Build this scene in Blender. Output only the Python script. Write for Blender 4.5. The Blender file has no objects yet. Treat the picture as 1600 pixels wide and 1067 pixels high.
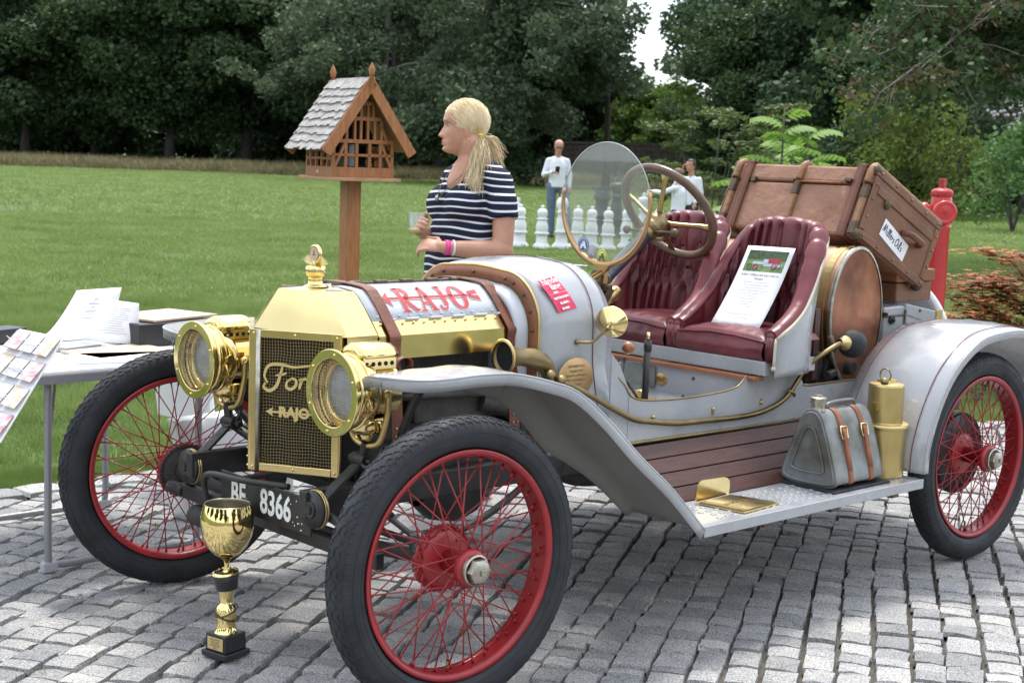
import bpy, bmesh, math, random
import numpy as np
from mathutils import Vector, Matrix, Euler, noise
random.seed(7); RS = np.random.RandomState(11)
sc = bpy.context.scene; COL = sc.collection
PI = math.pi; R = math.radians
# ------------------------------------------------------------------ camera (world frame = the car's: +X nose, +Y its left side, Z up)
CP = Vector((2.44756, 3.56379, 1.44591)); YAW, PIT, ROL = -2.31381, -0.124675, 0.034944; FPX = 2313.6
fw = Vector((math.cos(PIT)*math.cos(YAW), math.cos(PIT)*math.sin(YAW), math.sin(PIT)))
r0 = fw.cross(Vector((0, 0, 1))).normalized(); u0 = r0.cross(fw)
rt = math.cos(ROL)*r0 + math.sin(ROL)*u0; up = -math.sin(ROL)*r0 + math.cos(ROL)*u0
cd = bpy.data.cameras.new('camera'); cam = bpy.data.objects.new('camera', cd); COL.objects.link(cam)
cam.matrix_world = Matrix(((rt.x, up.x, -fw.x, CP.x), (rt.y, up.y, -fw.y, CP.y), (rt.z, up.z, -fw.z, CP.z), (0, 0, 0, 1)))
cd.sensor_width = 36; cd.lens = FPX/1600*36; cd.clip_start = .05; cd.clip_end = 2000
cd.dof.use_dof = True; cd.dof.focus_distance = 4.6; cd.dof.aperture_fstop = 9.0
sc.camera = cam
# ------------------------------------------------------------------ daylight: thin cloud, high sun behind the car
SUN = Vector((-.30, -.27, 1.0)).normalized()
w = bpy.data.worlds.new('World'); sc.world = w; w.use_nodes = True; nt = w.node_tree; nt.nodes.clear()
def wn(t): return nt.nodes.new(t)
sky = wn('ShaderNodeTexSky'); sky.sky_type = 'NISHITA'; sky.sun_disc = False
sky.sun_elevation = math.asin(SUN.z); sky.sun_rotation = math.atan2(SUN.x, SUN.y); sky.dust_density = 2.0; sky.air_density = 1.0
tc = wn('ShaderNodeTexCoord'); nz = wn('ShaderNodeTexNoise'); nz.inputs['Scale'].default_value = 2.2; nz.inputs['Detail'].default_value = 5
cr = wn('ShaderNodeValToRGB'); cr.color_ramp.elements[0].position = .38; cr.color_ramp.elements[1].position = .62
mx = wn('ShaderNodeMix'); mx.data_type = 'RGBA'; mx.inputs[7].default_value = (8.6, 9.1, 9.8, 1)
mm = wn('ShaderNodeMath'); mm.operation = 'MULTIPLY_ADD'; mm.inputs[1].default_value = .45; mm.inputs[2].default_value = .45
bg = wn('ShaderNodeBackground'); bg.inputs[1].default_value = .15; wo = wn('ShaderNodeOutputWorld')
nt.links.new(tc.outputs['Generated'], nz.inputs['Vector']); nt.links.new(nz.outputs[0], cr.inputs[0]); nt.links.new(cr.outputs[0], mm.inputs[0])
nt.links.new(mm.outputs[0], mx.inputs[0]); nt.links.new(sky.outputs[0], mx.inputs[6]); nt.links.new(mx.outputs[2], bg.inputs[0]); nt.links.new(bg.outputs[0], wo.inputs[0])
sl = bpy.data.lights.new('sun', 'SUN'); sl.energy = 2.5; sl.angle = R(15); sl.color = (1, .96, .9)
so = bpy.data.objects.new('sun', sl); COL.objects.link(so); so.rotation_euler = SUN.to_track_quat('Z', 'Y').to_euler(); so.location = (0, 0, 30)
sc.view_settings.view_transform = 'Standard'; sc.view_settings.look = 'None'; sc.view_settings.gamma = 1
sc.view_settings.exposure = 0.70
sc.render.engine = 'CYCLES'; sc.cycles.max_bounces = 8; sc.cycles.transparent_max_bounces = 12
# ------------------------------------------------------------------ helpers
def dep(px, py, D):
    "point seen at pixel (1600 wide) at distance D along the lens axis"
    return CP + D*(fw + rt*((px-800)/FPX) - up*((py-533.5)/FPX))
def grd(px, D, z=0):
    p = dep(px, 245, D); return Vector((p.x, p.y, z))
def V(*a): return Vector(a)
class MB:
    def __init__(s): s.v = []; s.f = []; s.sm = []; s.mi = []; s.cur = 0
    def add(s, vs, fs, sm=False):
        n = len(s.v); s.v += [tuple(v) for v in vs]; s.f += [tuple(i+n for i in f) for f in fs]; s.sm += [sm]*len(fs); s.mi += [s.cur]*len(fs); return s
    def box(s, c, sz, rot=None, taper=1.0):
        c = Vector(c); h = Vector(sz)/2; m = rot if isinstance(rot, Matrix) else (Euler(rot).to_matrix() if rot else Matrix.Identity(3))
        vs = []
        for z in (-1, 1):
            t = taper if z > 0 else 1
            for x, y in ((-1, -1), (1, -1), (1, 1), (-1, 1)): vs.append(c+m@Vector((x*h.x*t, y*h.y*t, z*h.z)))
        return s.add(vs, [(3, 2, 1, 0), (4, 5, 6, 7), (0, 1, 5, 4), (1, 2, 6, 5), (2, 3, 7, 6), (3, 0, 4, 7)])
    def loft(s, rings, closed=True, caps=True, sm=True, loop=False):
        n = len(rings[0]); vs = [p for r in rings for p in r]; fs = []
        m = len(rings); kk = n if closed else n-1
        for i in range(m if loop else m-1):
            a = i*n; b = ((i+1) % m)*n
            for j in range(kk): k = (j+1) % n; fs.append((a+j, a+k, b+k, b+j))
        s.add(vs, fs, sm)
        if caps and closed and not loop:
            q = len(s.v)-len(vs); s.f += [tuple(q+n-1-i for i in range(n)), tuple(q+(m-1)*n+i for i in range(n))]; s.sm += [False]*2; s.mi += [s.cur]*2
        return s
    def tube(s, path, r, n=8, closed=False, caps=True, sm=True):
        P = [Vector(p) for p in path]; m = len(P); rr = r if isinstance(r, (list, tuple)) else [r]*m
        T = []
        for i in range(m):
            a = P[(i-1) % m] if (closed or i) else P[0]; b = P[(i+1) % m] if (closed or i < m-1) else P[-1]
            t = b-a; T.append(t.normalized() if t.length > 1e-9 else Vector((0, 0, 1)))
        u = T[0].orthogonal().normalized(); rings = []
        for i in range(m):
            u = u-T[i]*u.dot(T[i]); u = u.normalized() if u.length > 1e-6 else T[i].orthogonal().normalized(); v = T[i].cross(u)
            rings.append([P[i]+(u*math.cos(2*PI*j/n)+v*math.sin(2*PI*j/n))*rr[i] for j in range(n)])
        return s.loft(rings, True, caps and not closed, sm, closed)
    def cyl(s, a, b, r, r1=None, n=16, sm=True): return s.tube([a, b], [r, r if r1 is None else r1], n, sm=sm)
    def lathe(s, prof, o=(0, 0, 0), ax=(0, 0, 1), n=28, sm=True, caps=False):
        o = Vector(o); ax = Vector(ax).normalized(); u = ax.orthogonal().normalized() if abs(ax.z) > .99 else ax.cross(Vector((0, 0, 1))).normalized(); v = ax.cross(u)
        rings = [[o+ax*h+(u*math.cos(2*PI*j/n)+v*math.sin(2*PI*j/n))*r for j in range(n)] for r, h in prof]
        return s.loft(rings, True, caps, sm)
    def hlathe(s, prof, o=(0, 0, 0), ax=(0, 0, 1), n=48):
        for a, b in zip(prof, prof[1:]): s.lathe([a, b], o, ax, n)
        return s
    def ball(s, c, r, n=12, m=8, rot=None):
        c = Vector(c); r = (r, r, r) if not hasattr(r, '__len__') else r; M = rot or Matrix.Identity(3); rings = []
        for i in range(m+1):
            a = PI*i/m; q = max(math.sin(a), .001)
            rings.append([c+M@Vector((r[0]*q*math.cos(2*PI*j/n), r[1]*q*math.sin(2*PI*j/n), -r[2]*math.cos(a))) for j in range(n)])
        return s.loft(rings, True, False, True)
    def prism(s, poly, o, e1, e2, e3, th, sm=False):
        "2D polygon poly in the plane (e1,e2) at o, thickness th along e3"
        o = Vector(o); e1 = Vector(e1); e2 = Vector(e2); e3 = Vector(e3); n = len(poly)
        a = [o+e1*x+e2*y for x, y in poly]; b = [p+e3*th for p in a]
        s.add(a+b, [tuple(range(n-1, -1, -1)), tuple(range(n, 2*n))]+[(i, (i+1) % n, n+(i+1) % n, n+i) for i in range(n)])
        return s
    def grid(s, rows, sm=True): return s.loft(rows, False, False, sm)
    def build(s, name, mat, parent=None, bev=0, solid=0, sub=0, wl=None, auto=None):
        if wl is None and parent is not None: wl = wloc(parent)
        if wl is None: wl = Vector((0, 0, 0))
        me = bpy.data.meshes.new(name); me.from_pydata([(x-wl[0], y-wl[1], z-wl[2]) for x, y, z in s.v], [], s.f)
        me.polygons.foreach_set('use_smooth', s.sm)
        mats = mat if isinstance(mat, (list, tuple)) else [mat]
        for m in mats: me.materials.append(m)
        if len(mats) > 1: me.polygons.foreach_set('material_index', s.mi)
        me.update(); o = bpy.data.objects.new(name, me); COL.objects.link(o)
        if parent is not None: o.parent = parent
        else: o.location = wl
        if solid: md = o.modifiers.new('s', 'SOLIDIFY'); md.thickness = solid; md.offset = 0
        if bev: md = o.modifiers.new('b', 'BEVEL'); md.width = bev; md.segments = 2; md.limit_method = 'ANGLE'; md.angle_limit = R(40)
        if sub: md = o.modifiers.new('d', 'SUBSURF'); md.levels = sub; md.render_levels = sub
        return o
def wloc(o):
    p = Vector(o.location)
    while o.parent: o = o.parent; p = p+Vector(o.location)
    return p
def tag(o, label=None, cat=None, group=None, kind=None):
    if label: o['label'] = label
    if cat: o['category'] = cat
    if group: o['group'] = group
    if kind: o['kind'] = kind
    return o
def thing(name, label, cat, loc=(0, 0, 0), group=None, rz=0):
    o = bpy.data.objects.new(name, None); COL.objects.link(o); o.location = loc; o.rotation_euler = (0, 0, rz); o.empty_display_size = .1
    return tag(o, label, cat, group)
def copy_tree(o, parent=None):
    c = o.copy(); COL.objects.link(c)
    if parent: c.parent = parent
    for ch in list(o.children): copy_tree(ch, c)
    return c
def lerp(a, b, t): return a+(b-a)*t
def catmull(P, k=6, closed=False):
    P = [Vector(p) for p in P]; n = len(P); out = []
    for i in range(n if closed else n-1):
        p0 = P[(i-1) % n] if closed or i else P[0]; p1 = P[i]; p2 = P[(i+1) % n]; p3 = P[(i+2) % n] if closed or i < n-2 else P[-1]
        for j in range(k):
            t = j/k; out.append(.5*((2*p1)+(p2-p0)*t+(2*p0-5*p1+4*p2-p3)*t*t+(3*p1-p0-3*p2+p3)*t**3))
    if not closed: out.append(P[-1])
    return out
def text(s, size, o, e1, e2, mat, parent, name='lettering', ext=.0006, align='CENTER', shear=0, bold=0, squash=1.0):
    cu = bpy.data.curves.new('t', 'FONT'); cu.body = s; cu.size = size; cu.align_x = align; cu.align_y = 'CENTER'; cu.extrude = ext; cu.shear = shear; cu.offset = bold; cu.resolution_u = 3
    cu.space_line = 1.0
    t = bpy.data.objects.new('t', cu); COL.objects.link(t); dg = bpy.context.evaluated_depsgraph_get()
    me = bpy.data.meshes.new_from_object(t.evaluated_get(dg)); bpy.data.objects.remove(t); bpy.data.curves.remove(cu)
    e1 = Vector(e1).normalized(); e2 = Vector(e2).normalized(); e3 = e1.cross(e2); wl = wloc(parent); o = Vector(o)
    for v in me.vertices: c = v.co.copy(); v.co = o+e1*(c.x*squash)+e2*c.y+e3*c.z-wl
    me.materials.clear(); me.materials.append(mat); ob = bpy.data.objects.new(name, me); COL.objects.link(ob); ob.parent = parent
    return ob
# ------------------------------------------------------------------ materials
def mat(name, col, rough=.5, metal=0, var=0, vs=8, bump=0, bs=60, coat=0, trans=0, spec=.5, col2=None, rvar=0, sheen=0, det=5, aniso=None, stretch=None, bd=.01):
    m = bpy.data.materials.new(name); m.use_nodes = True; t = m.node_tree; b = t.nodes['Principled BSDF']
    b.inputs['Roughness'].default_value = rough; b.inputs['Metallic'].default_value = metal; b.inputs['Coat Weight'].default_value = coat; b.inputs['Coat Roughness'].default_value = .08
    b.inputs['Specular IOR Level'].default_value = spec
    b.inputs['Base Color'].default_value = (*col, 1)
    need = var or col2 or bump or rvar
    if need:
        g = t.nodes.new('ShaderNodeTexCoord'); src = g.outputs['Object']
        if stretch:
            mp = t.nodes.new('ShaderNodeMapping'); mp.inputs['Scale'].default_value = stretch; t.links.new(src, mp.inputs[0]); src = mp.outputs[0]
    if var or col2:
        n = t.nodes.new('ShaderNodeTexNoise'); n.inputs['Scale'].default_value = vs; n.inputs['Detail'].default_value = det; t.links.new(src, n.inputs['Vector'])
        r = t.nodes.new('ShaderNodeValToRGB'); r.color_ramp.elements[0].position = .3; r.color_ramp.elements[1].position = .7
        c2 = col2 or tuple(c*(1-var) for c in col); c1 = col if col2 else tuple(min(1, c*(1+var)) for c in col)
        r.color_ramp.elements[0].color = (*c2, 1); r.color_ramp.elements[1].color = (*c1, 1)
        t.links.new(n.outputs[0], r.inputs[0]); t.links.new(r.outputs[0], b.inputs['Base Color'])
    if rvar:
        n2 = t.nodes.new('ShaderNodeTexNoise'); n2.inputs['Scale'].default_value = vs*1.7; n2.inputs['Detail'].default_value = 6; t.links.new(src, n2.inputs['Vector'])
        q = t.nodes.new('ShaderNodeMapRange'); q.inputs[1].default_value = .3; q.inputs[2].default_value = .7; q.inputs[3].default_value = max(0, rough-rvar); q.inputs[4].default_value = rough+rvar
        t.links.new(n2.outputs[0], q.inputs[0]); t.links.new(q.outputs[0], b.inputs['Roughness'])
    if bump:
        n3 = t.nodes.new('ShaderNodeTexNoise'); n3.inputs['Scale'].default_value = bs; n3.inputs['Detail'].default_value = 4; t.links.new(src, n3.inputs['Vector'])
        bp = t.nodes.new('ShaderNodeBump'); bp.inputs['Strength'].default_value = bump; bp.inputs['Distance'].default_value = bd; t.links.new(n3.outputs[0], bp.inputs['Height']); t.links.new(bp.outputs[0], b.inputs['Normal'])
    return m
def leafmat(name, c1, c2, tr=.25, vs=.6):
    m = bpy.data.materials.new(name); m.use_nodes = True; t = m.node_tree; b = t.nodes['Principled BSDF']; b.inputs['Roughness'].default_value = .55; b.inputs['Specular IOR Level'].default_value = .35
    g = t.nodes.new('ShaderNodeTexCoord'); n = t.nodes.new('ShaderNodeTexNoise'); n.inputs['Scale'].default_value = vs; n.inputs['Detail'].default_value = 6; n.inputs['Roughness'].default_value = .75
    r = t.nodes.new('ShaderNodeValToRGB'); r.color_ramp.elements[0].position = .3; r.color_ramp.elements[1].position = .7; r.color_ramp.elements[0].color = (*c1, 1); r.color_ramp.elements[1].color = (*c2, 1)
    tl = t.nodes.new('ShaderNodeBsdfTranslucent'); ms = t.nodes.new('ShaderNodeMixShader'); ms.inputs[0].default_value = tr; o = t.nodes['Material Output']
    t.links.new(g.outputs['Object'], n.inputs['Vector']); t.links.new(n.outputs[0], r.inputs[0]); t.links.new(r.outputs[0], b.inputs['Base Color']); t.links.new(r.outputs[0], tl.inputs[0])
    t.links.new(b.outputs[0], ms.inputs[1]); t.links.new(tl.outputs[0], ms.inputs[2]); t.links.new(ms.outputs[0], o.inputs[0])
    return m
def glass(name, col=(1, 1, 1), rough=0, milky=0, gloss=0, haze=0):
    m = bpy.data.materials.new(name); m.use_nodes = True; t = m.node_tree; t.nodes.clear(); o = t.nodes.new('ShaderNodeOutputMaterial')
    g = t.nodes.new('ShaderNodeBsdfGlossy'); g.inputs['Roughness'].default_value = .02; tr = t.nodes.new('ShaderNodeBsdfTransparent'); tr.inputs[0].default_value = (*col, 1)
    f = t.nodes.new('ShaderNodeFresnel'); f.inputs[0].default_value = 1.45; ge = t.nodes.new('ShaderNodeNewGeometry'); m0 = t.nodes.new('ShaderNodeMath'); m0.operation = 'MULTIPLY_ADD'; m0.inputs[1].default_value = -2; m0.inputs[2].default_value = 1; pw = t.nodes.new('ShaderNodeMath'); pw.operation = 'POWER'; pw.inputs[0].default_value = 1.45; t.links.new(ge.outputs['Backfacing'], m0.inputs[0]); t.links.new(m0.outputs[0], pw.inputs[1]); t.links.new(pw.outputs[0], f.inputs[0]); ms = t.nodes.new('ShaderNodeMixShader')
    ad = t.nodes.new('ShaderNodeMath'); ad.inputs[1].default_value = gloss; t.links.new(f.outputs[0], ad.inputs[0]); t.links.new(ad.outputs[0], ms.inputs[0]); t.links.new(tr.outputs[0], ms.inputs[1]); t.links.new(g.outputs[0], ms.inputs[2]); last = ms
    if haze:
        g2 = t.nodes.new('ShaderNodeBsdfGlossy'); g2.inputs['Roughness'].default_value = .45; m4 = t.nodes.new('ShaderNodeMixShader'); m4.inputs[0].default_value = haze; t.links.new(ms.outputs[0], m4.inputs[1]); t.links.new(g2.outputs[0], m4.inputs[2]); last = m4
    if milky:
        d = t.nodes.new('ShaderNodeBsdfDiffuse'); d.inputs[0].default_value = (.8, .85, .85, 1); m2 = t.nodes.new('ShaderNodeMixShader'); m2.inputs[0].default_value = milky
        tt = t.nodes.new('ShaderNodeBsdfTranslucent'); m3 = t.nodes.new('ShaderNodeMixShader'); t.links.new(d.outputs[0], m3.inputs[1]); t.links.new(tt.outputs[0], m3.inputs[2])
        t.links.new(ms.outputs[0], m2.inputs[1]); t.links.new(m3.outputs[0], m2.inputs[2]); last = m2
    t.links.new(last.outputs[0], o.inputs[0]); return m
M = {}
M['paint'] = mat('grey_paint', (.345, .355, .375), .31, var=.10, vs=7, coat=.8, bump=.05, bs=6, rvar=.14, det=9)
M['paintw'] = mat('pale_hood_paint', (.50, .52, .56), .35, var=.05, vs=5, coat=.4, bump=.03, bs=9)
M['under'] = mat('dark_fender_underside', (.22, .215, .20), .6, var=.12, vs=4, bump=.1, bs=30)  # lower face of the front fenders: darker and browner than the body grey
M['brass'] = mat('polished_brass', (.82, .66, .31), .17, 1, var=.05, vs=6, bump=.05, bs=7, rvar=.05)
M['brassm'] = mat('satin_brass', (.58, .45, .20), .36, 1, var=.12, vs=9, rvar=.08, bump=.05, bs=40)
M['brassd'] = mat('tarnished_brass', (.27, .205, .105), .45, 1, var=.25, vs=12, rvar=.1)
M['gold'] = mat('trophy_gold', (.93, .76, .33), .06, 1, bump=.02, bs=5)
M['copper'] = mat('aged_copper', (.46, .20, .12), .42, .9, col2=(.16, .075, .055), vs=8, rvar=.12, bump=.15, bs=14, det=8)
M['copperb'] = mat('brushed_copper_tank', (.60, .37, .24), .35, 1, var=.15, vs=8, rvar=.08)
M['nickel'] = mat('worn_nickel', (.42, .40, .34), .38, 1, var=.3, vs=30)
M['chrome'] = mat('chrome', (.8, .8, .8), .12, 1)
M['rubber'] = mat('tyre_rubber', (.022, .024, .028), .62, var=.3, vs=14, bump=.12, bs=120, spec=.35, rvar=.1)
M['red'] = mat('red_wheel_paint', (.30, .016, .020), .38, var=.18, vs=12, coat=.15, rvar=.1)
M['black'] = mat('black_iron_enamel', (.018, .018, .019), .42, var=.3, vs=14, bump=.1, bs=40, rvar=.15)
M['grime'] = mat('oily_iron', (.035, .032, .03), .6, var=.4, vs=18, bump=.3, bs=50)
M['white'] = mat('white_lettering_paint', (.75, .75, .72), .5, var=.08, vs=60)
M['leather'] = mat('burgundy_leather', (.080, .009, .014), .37, col2=(.165, .024, .032), vs=6, bump=.35, bs=38, rvar=.1, det=6, bd=.004)
M['button'] = mat('burgundy_button', (.07, .01, .015), .4)
M['piping'] = mat('cream_piping', (.50, .46, .36), .7, var=.1)
M['strap'] = mat('brown_strap_leather', (.15, .05, .026), .5, var=.22, vs=14, bump=.2, bs=70)
M['tan'] = mat('tan_leather', (.25, .085, .038), .5, var=.2, vs=20, bump=.2, bs=80)
M['band'] = mat('rust_brown_band', (.21, .075, .03), .5, var=.2, vs=14, bump=.1, bs=60)
M['trunk'] = mat('brown_trunk_canvas', (.215, .095, .050), .55, col2=(.34, .175, .110), vs=5, bump=.5, bs=16, rvar=.1, det=9, bd=.02)
M['trunkd'] = mat('dark_brown_trunk_side', (.13, .05, .024), .42, col2=(.21, .085, .04), vs=6, bump=.2, bs=30, rvar=.1, det=8)
M['slat'] = mat('trunk_wood_slat', (.26, .125, .055), .5, var=.25, vs=10, stretch=(1, 6, 6), bump=.2, bs=50)
M['fit'] = mat('dark_trunk_fitting', (.10, .07, .045), .45, .6, var=.3, vs=30)
M['mahog'] = mat('mahogany_plank', (.082, .027, .018), .42, col2=(.045, .016, .012), vs=10, stretch=(1.2, 12, 12), bump=.15, bs=70, rvar=.08)
M['sill'] = mat('varnished_sill_wood', (.30, .10, .035), .3, var=.2, vs=10, stretch=(9, 1, 9), coat=.4)
M['wheelwood'] = mat('steering_rim_wood', (.115, .062, .035), .38, var=.25, vs=14, coat=.3)
M['wood'] = mat('larch_wood', (.34, .135, .045), .55, var=.25, vs=9, stretch=(7, 7, 1), bump=.2, bs=60)
M['wood2'] = mat('pale_larch_board', (.44, .25, .13), .6, var=.2, vs=9, stretch=(1, 7, 7), bump=.15, bs=60)
M['shingle'] = mat('weathered_shingle', (.44, .42, .40), .8, col2=(.24, .225, .21), vs=22, stretch=(1, 1, 1), bump=.4, bs=50)
M['zinc'] = mat('old_grey_can_metal', (.27, .29, .30), .45, .35, col2=(.10, .095, .075), vs=9, bump=.35, bs=18, rvar=.15, det=10)
M['alu'] = mat('table_frame_grey', (.30, .31, .33), .4, .4)
M['tabletop'] = mat('table_top_white', (.68, .68, .68), .45)
M['paper'] = mat('white_paper', (.80, .80, .82), .7)
M['paper2'] = mat('kraft_paper', (.55, .42, .30), .7, var=.08)
M['ink'] = mat('grey_ink', (.10, .10, .12), .7)
M['inkl'] = mat('pale_grey_ink', (.42, .42, .48), .7)
M['blackplastic'] = mat('black_plastic', (.02, .021, .024), .35)
M['whiteplastic'] = mat('white_plastic', (.72, .73, .74), .35)
M['chessw'] = mat('chess_white_plastic', (.74, .75, .76), .4)
M['chessb'] = mat('chess_black_plastic', (.03, .035, .04), .4)
M['hyd'] = mat('hydrant_red_paint', (.52, .030, .030), .38, var=.08, vs=8, coat=.3, rvar=.08)
M['hydd'] = mat('hydrant_dark_red', (.38, .022, .026), .45, var=.1)
M['skin'] = mat('skin', (.50, .262, .172), .48, var=.13, vs=14, bump=.12, bs=90, det=8, bd=.003)
M['skin'].node_tree.nodes['Principled BSDF'].inputs['Subsurface Weight'].default_value = .05; M['skin'].node_tree.nodes['Principled BSDF'].inputs['Subsurface Radius'].default_value = (.02, .008, .004)
M['lip'] = mat('lip_skin', (.42, .14, .12), .45)
M['glass'] = glass('clear_glass', (.97, .985, .975), milky=.045)
M['screen'] = glass('windscreen_glass', (.97, .98, .975), gloss=.02, haze=.10)
M['reflector'] = mat('silvered_reflector', (.86, .89, .93), .30, 1)
M['hole'] = mat('dark_hole', (.006, .006, .006), .9)
# ================================================================== SETTING: ground, cobbles, lawn
def edge_y(x):
    "y of the kerb line between paving and lawn"
    pts = [(-14, 3.6), (-9, .9), (-5.4, -.86), (-3.2, -1.75), (-.9, -2.28), (-.3, -2.32), (1.2, -2.30), (8, -1.7)]
    for (a, ya), (b, yb) in zip(pts, pts[1:]):
        if x <= b: 
            t = max(0, min(1, (x-a)/(b-a))); return ya+(yb-ya)*t
    return pts[-1][1]
M['soil'] = mat('earth_under_lawn', (.10, .165, .035), .9, col2=(.035, .05, .018), vs=1.2)
M['joint'] = mat('dark_joint_sand', (.095, .085, .068), .95, var=.35, vs=20, bump=.6, bs=90)
def granite(nm):
    m = bpy.data.materials.new(nm); m.use_nodes = True; t = m.node_tree; b = t.nodes['Principled BSDF']; b.inputs['Roughness'].default_value = .78; b.inputs['Specular IOR Level'].default_value = .4
    g = t.nodes.new('ShaderNodeNewGeometry'); P = g.outputs['Position']
    def n(scale, det=3, rough=.6):
        q = t.nodes.new('ShaderNodeTexNoise'); q.inputs['Scale'].default_value = scale; q.inputs['Detail'].default_value = det; q.inputs['Roughness'].default_value = rough; t.links.new(P, q.inputs['Vector']); return q
    def ramp(src, a, b_, c1, c2):
        r = t.nodes.new('ShaderNodeValToRGB'); r.color_ramp.elements[0].position = a; r.color_ramp.elements[1].position = b_; r.color_ramp.elements[0].color = (*c1, 1); r.color_ramp.elements[1].color = (*c2, 1); t.links.new(src, r.inputs[0]); return r
    sp = ramp(n(190, 3, .8).outputs[0], .40, .60, (.155, .155, .157), (.50, .495, .485))
    bl = ramp(n(4.5, 5).outputs[0], .35, .65, (.80, .80, .82), (1.08, 1.06, 1.02))
    mm = t.nodes.new('ShaderNodeMix'); mm.data_type = 'RGBA'; mm.blend_type = 'MULTIPLY'; mm.inputs[0].default_value = 1
    t.links.new(sp.outputs[0], mm.inputs[6]); t.links.new(bl.outputs[0], mm.inputs[7])
    at = t.nodes.new('ShaderNodeAttribute'); at.attribute_name = 'tone'; oi = t.nodes.new('ShaderNodeObjectInfo')
    lt = t.nodes.new('ShaderNodeMath'); lt.operation = 'LESS_THAN'; lt.inputs[1].default_value = .05; t.links.new(at.outputs['Fac'], lt.inputs[0])
    ma = t.nodes.new('ShaderNodeMath'); ma.operation = 'MULTIPLY_ADD'; t.links.new(lt.outputs[0], ma.inputs[0]); t.links.new(oi.outputs['Random'], ma.inputs[1]); t.links.new(at.outputs['Fac'], ma.inputs[2])
    mr = t.nodes.new('ShaderNodeMapRange'); mr.inputs[3].default_value = .68; mr.inputs[4].default_value = 1.22; t.links.new(ma.outputs[0], mr.inputs[0])
    hs = t.nodes.new('ShaderNodeHueSaturation'); t.links.new(mm.outputs[2], hs.inputs['Color']); t.links.new(mr.outputs[0], hs.inputs['Value'])
    mh = t.nodes.new('ShaderNodeMapRange'); mh.inputs[3].default_value = .2; mh.inputs[4].default_value = 1.6; t.links.new(ma.outputs[0], mh.inputs[0]); t.links.new(mh.outputs[0], hs.inputs['Saturation'])
    t.links.new(hs.outputs[0], b.inputs['Base Color'])
    b1 = t.nodes.new('ShaderNodeBump'); b1.inputs['Strength'].default_value = .9; b1.inputs['Distance'].default_value = .0035; t.links.new(n(80, 6, .7).outputs[0], b1.inputs['Height'])
    b2 = t.nodes.new('ShaderNodeBump'); b2.inputs['Strength'].default_value = .5; b2.inputs['Distance'].default_value = .002; t.links.new(n(300, 2).outputs[0], b2.inputs['Height']); t.links.new(b1.outputs[0], b2.inputs['Normal']); t.links.new(b2.outputs[0], b.inputs['Normal'])
    return m
M['granite'] = granite('grey_granite')
ground = MB().add([(-700, -700, -.06), (700, -700, -.06), (700, 700, -.06), (-700, 700, -.06)], [(0, 1, 2, 3)]).build('ground', M['soil']); tag(ground, kind='structure')
# paving bed
xs = np.linspace(-14, 8, 45); mb = MB(); mb.grid([[(x, edge_y(x)+.02, -.027) for x in xs], [(x, 9, -.027) for x in xs]], False)
pav = mb.build('cobbled_pavement', M['joint']); tag(pav, kind='structure')
CA = R(31.5); cu, su = math.cos(CA), math.sin(CA)
def stone_variant(seed):
    rs = np.random.RandomState(seed); g = [-.5, -.455, 0, .455, .5]; P = np.zeros((5, 5, 3))
    for i, a in enumerate(g):
        for j, b in enumerate(g):
            e = (i in (0, 4))+(j in (0, 4)); x, y = a, b
            if e == 2: x *= .955; y *= .955
            ang = math.atan2(b, a)
            P[i, j] = (x+rs.uniform(-.03, .03), y+rs.uniform(-.045, .045)*(1.0 if e else .5), (-1.0 if j in (0, 4) else -.55 if i in (0, 4) else (-.10 if (i in (1, 3) and j in (1, 3)) else -.02))+(rs.uniform(-.05, .05) if not e else 0))
    V_ = P.reshape(-1, 3); F = [(i*5+j, (i+1)*5+j, (i+1)*5+j+1, i*5+j+1) for i in range(4) for j in range(4)]
    return V_, F
SV = [stone_variant(i) for i in range(24)]
SMF = [False]*16
stones = []      # (x, y, ang, L, W, dz, tilt, variant)
rs = np.random.RandomState(5)
row = -7.2
def bend(u, v):  # paving lines wander a little
    return v+.035*math.sin(u*.7+v*.3)+.012*math.sin(u*2.3+v*5)
while row < 7.5:
    wr = rs.uniform(.094, .118); u = -12+rs.uniform(0, .1)
    while u < 6.5:
        L = rs.choice([.06, .075, .09, .105, .125], p=[.10, .24, .30, .22, .14])*rs.uniform(.92, 1.12)
        uc = u+L/2; vc = bend(uc, row+wr/2)+rs.normal(0, .0025); x = uc*cu-vc*su; y = uc*su+vc*cu; u += L
        if x > 3.2 or x < -9.5 or y > 2.8 or y < edge_y(x)+.2: continue
        q = Vector((x, y, 0))-CP; D = q.dot(fw); px = 800+FPX*q.dot(rt)/D if D > .5 else 9999
        if D < .8 or not (-1500 < px < 2700): continue
        stones.append((x, y, CA+rs.normal(0, .035), L-.0025, wr*rs.uniform(.93, .985), rs.uniform(-.008, .005), rs.normal(0, .028), rs.normal(0, .028), rs.randint(24), D, px, 533.5-FPX*q.dot(up)/D))
    row += wr
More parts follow.
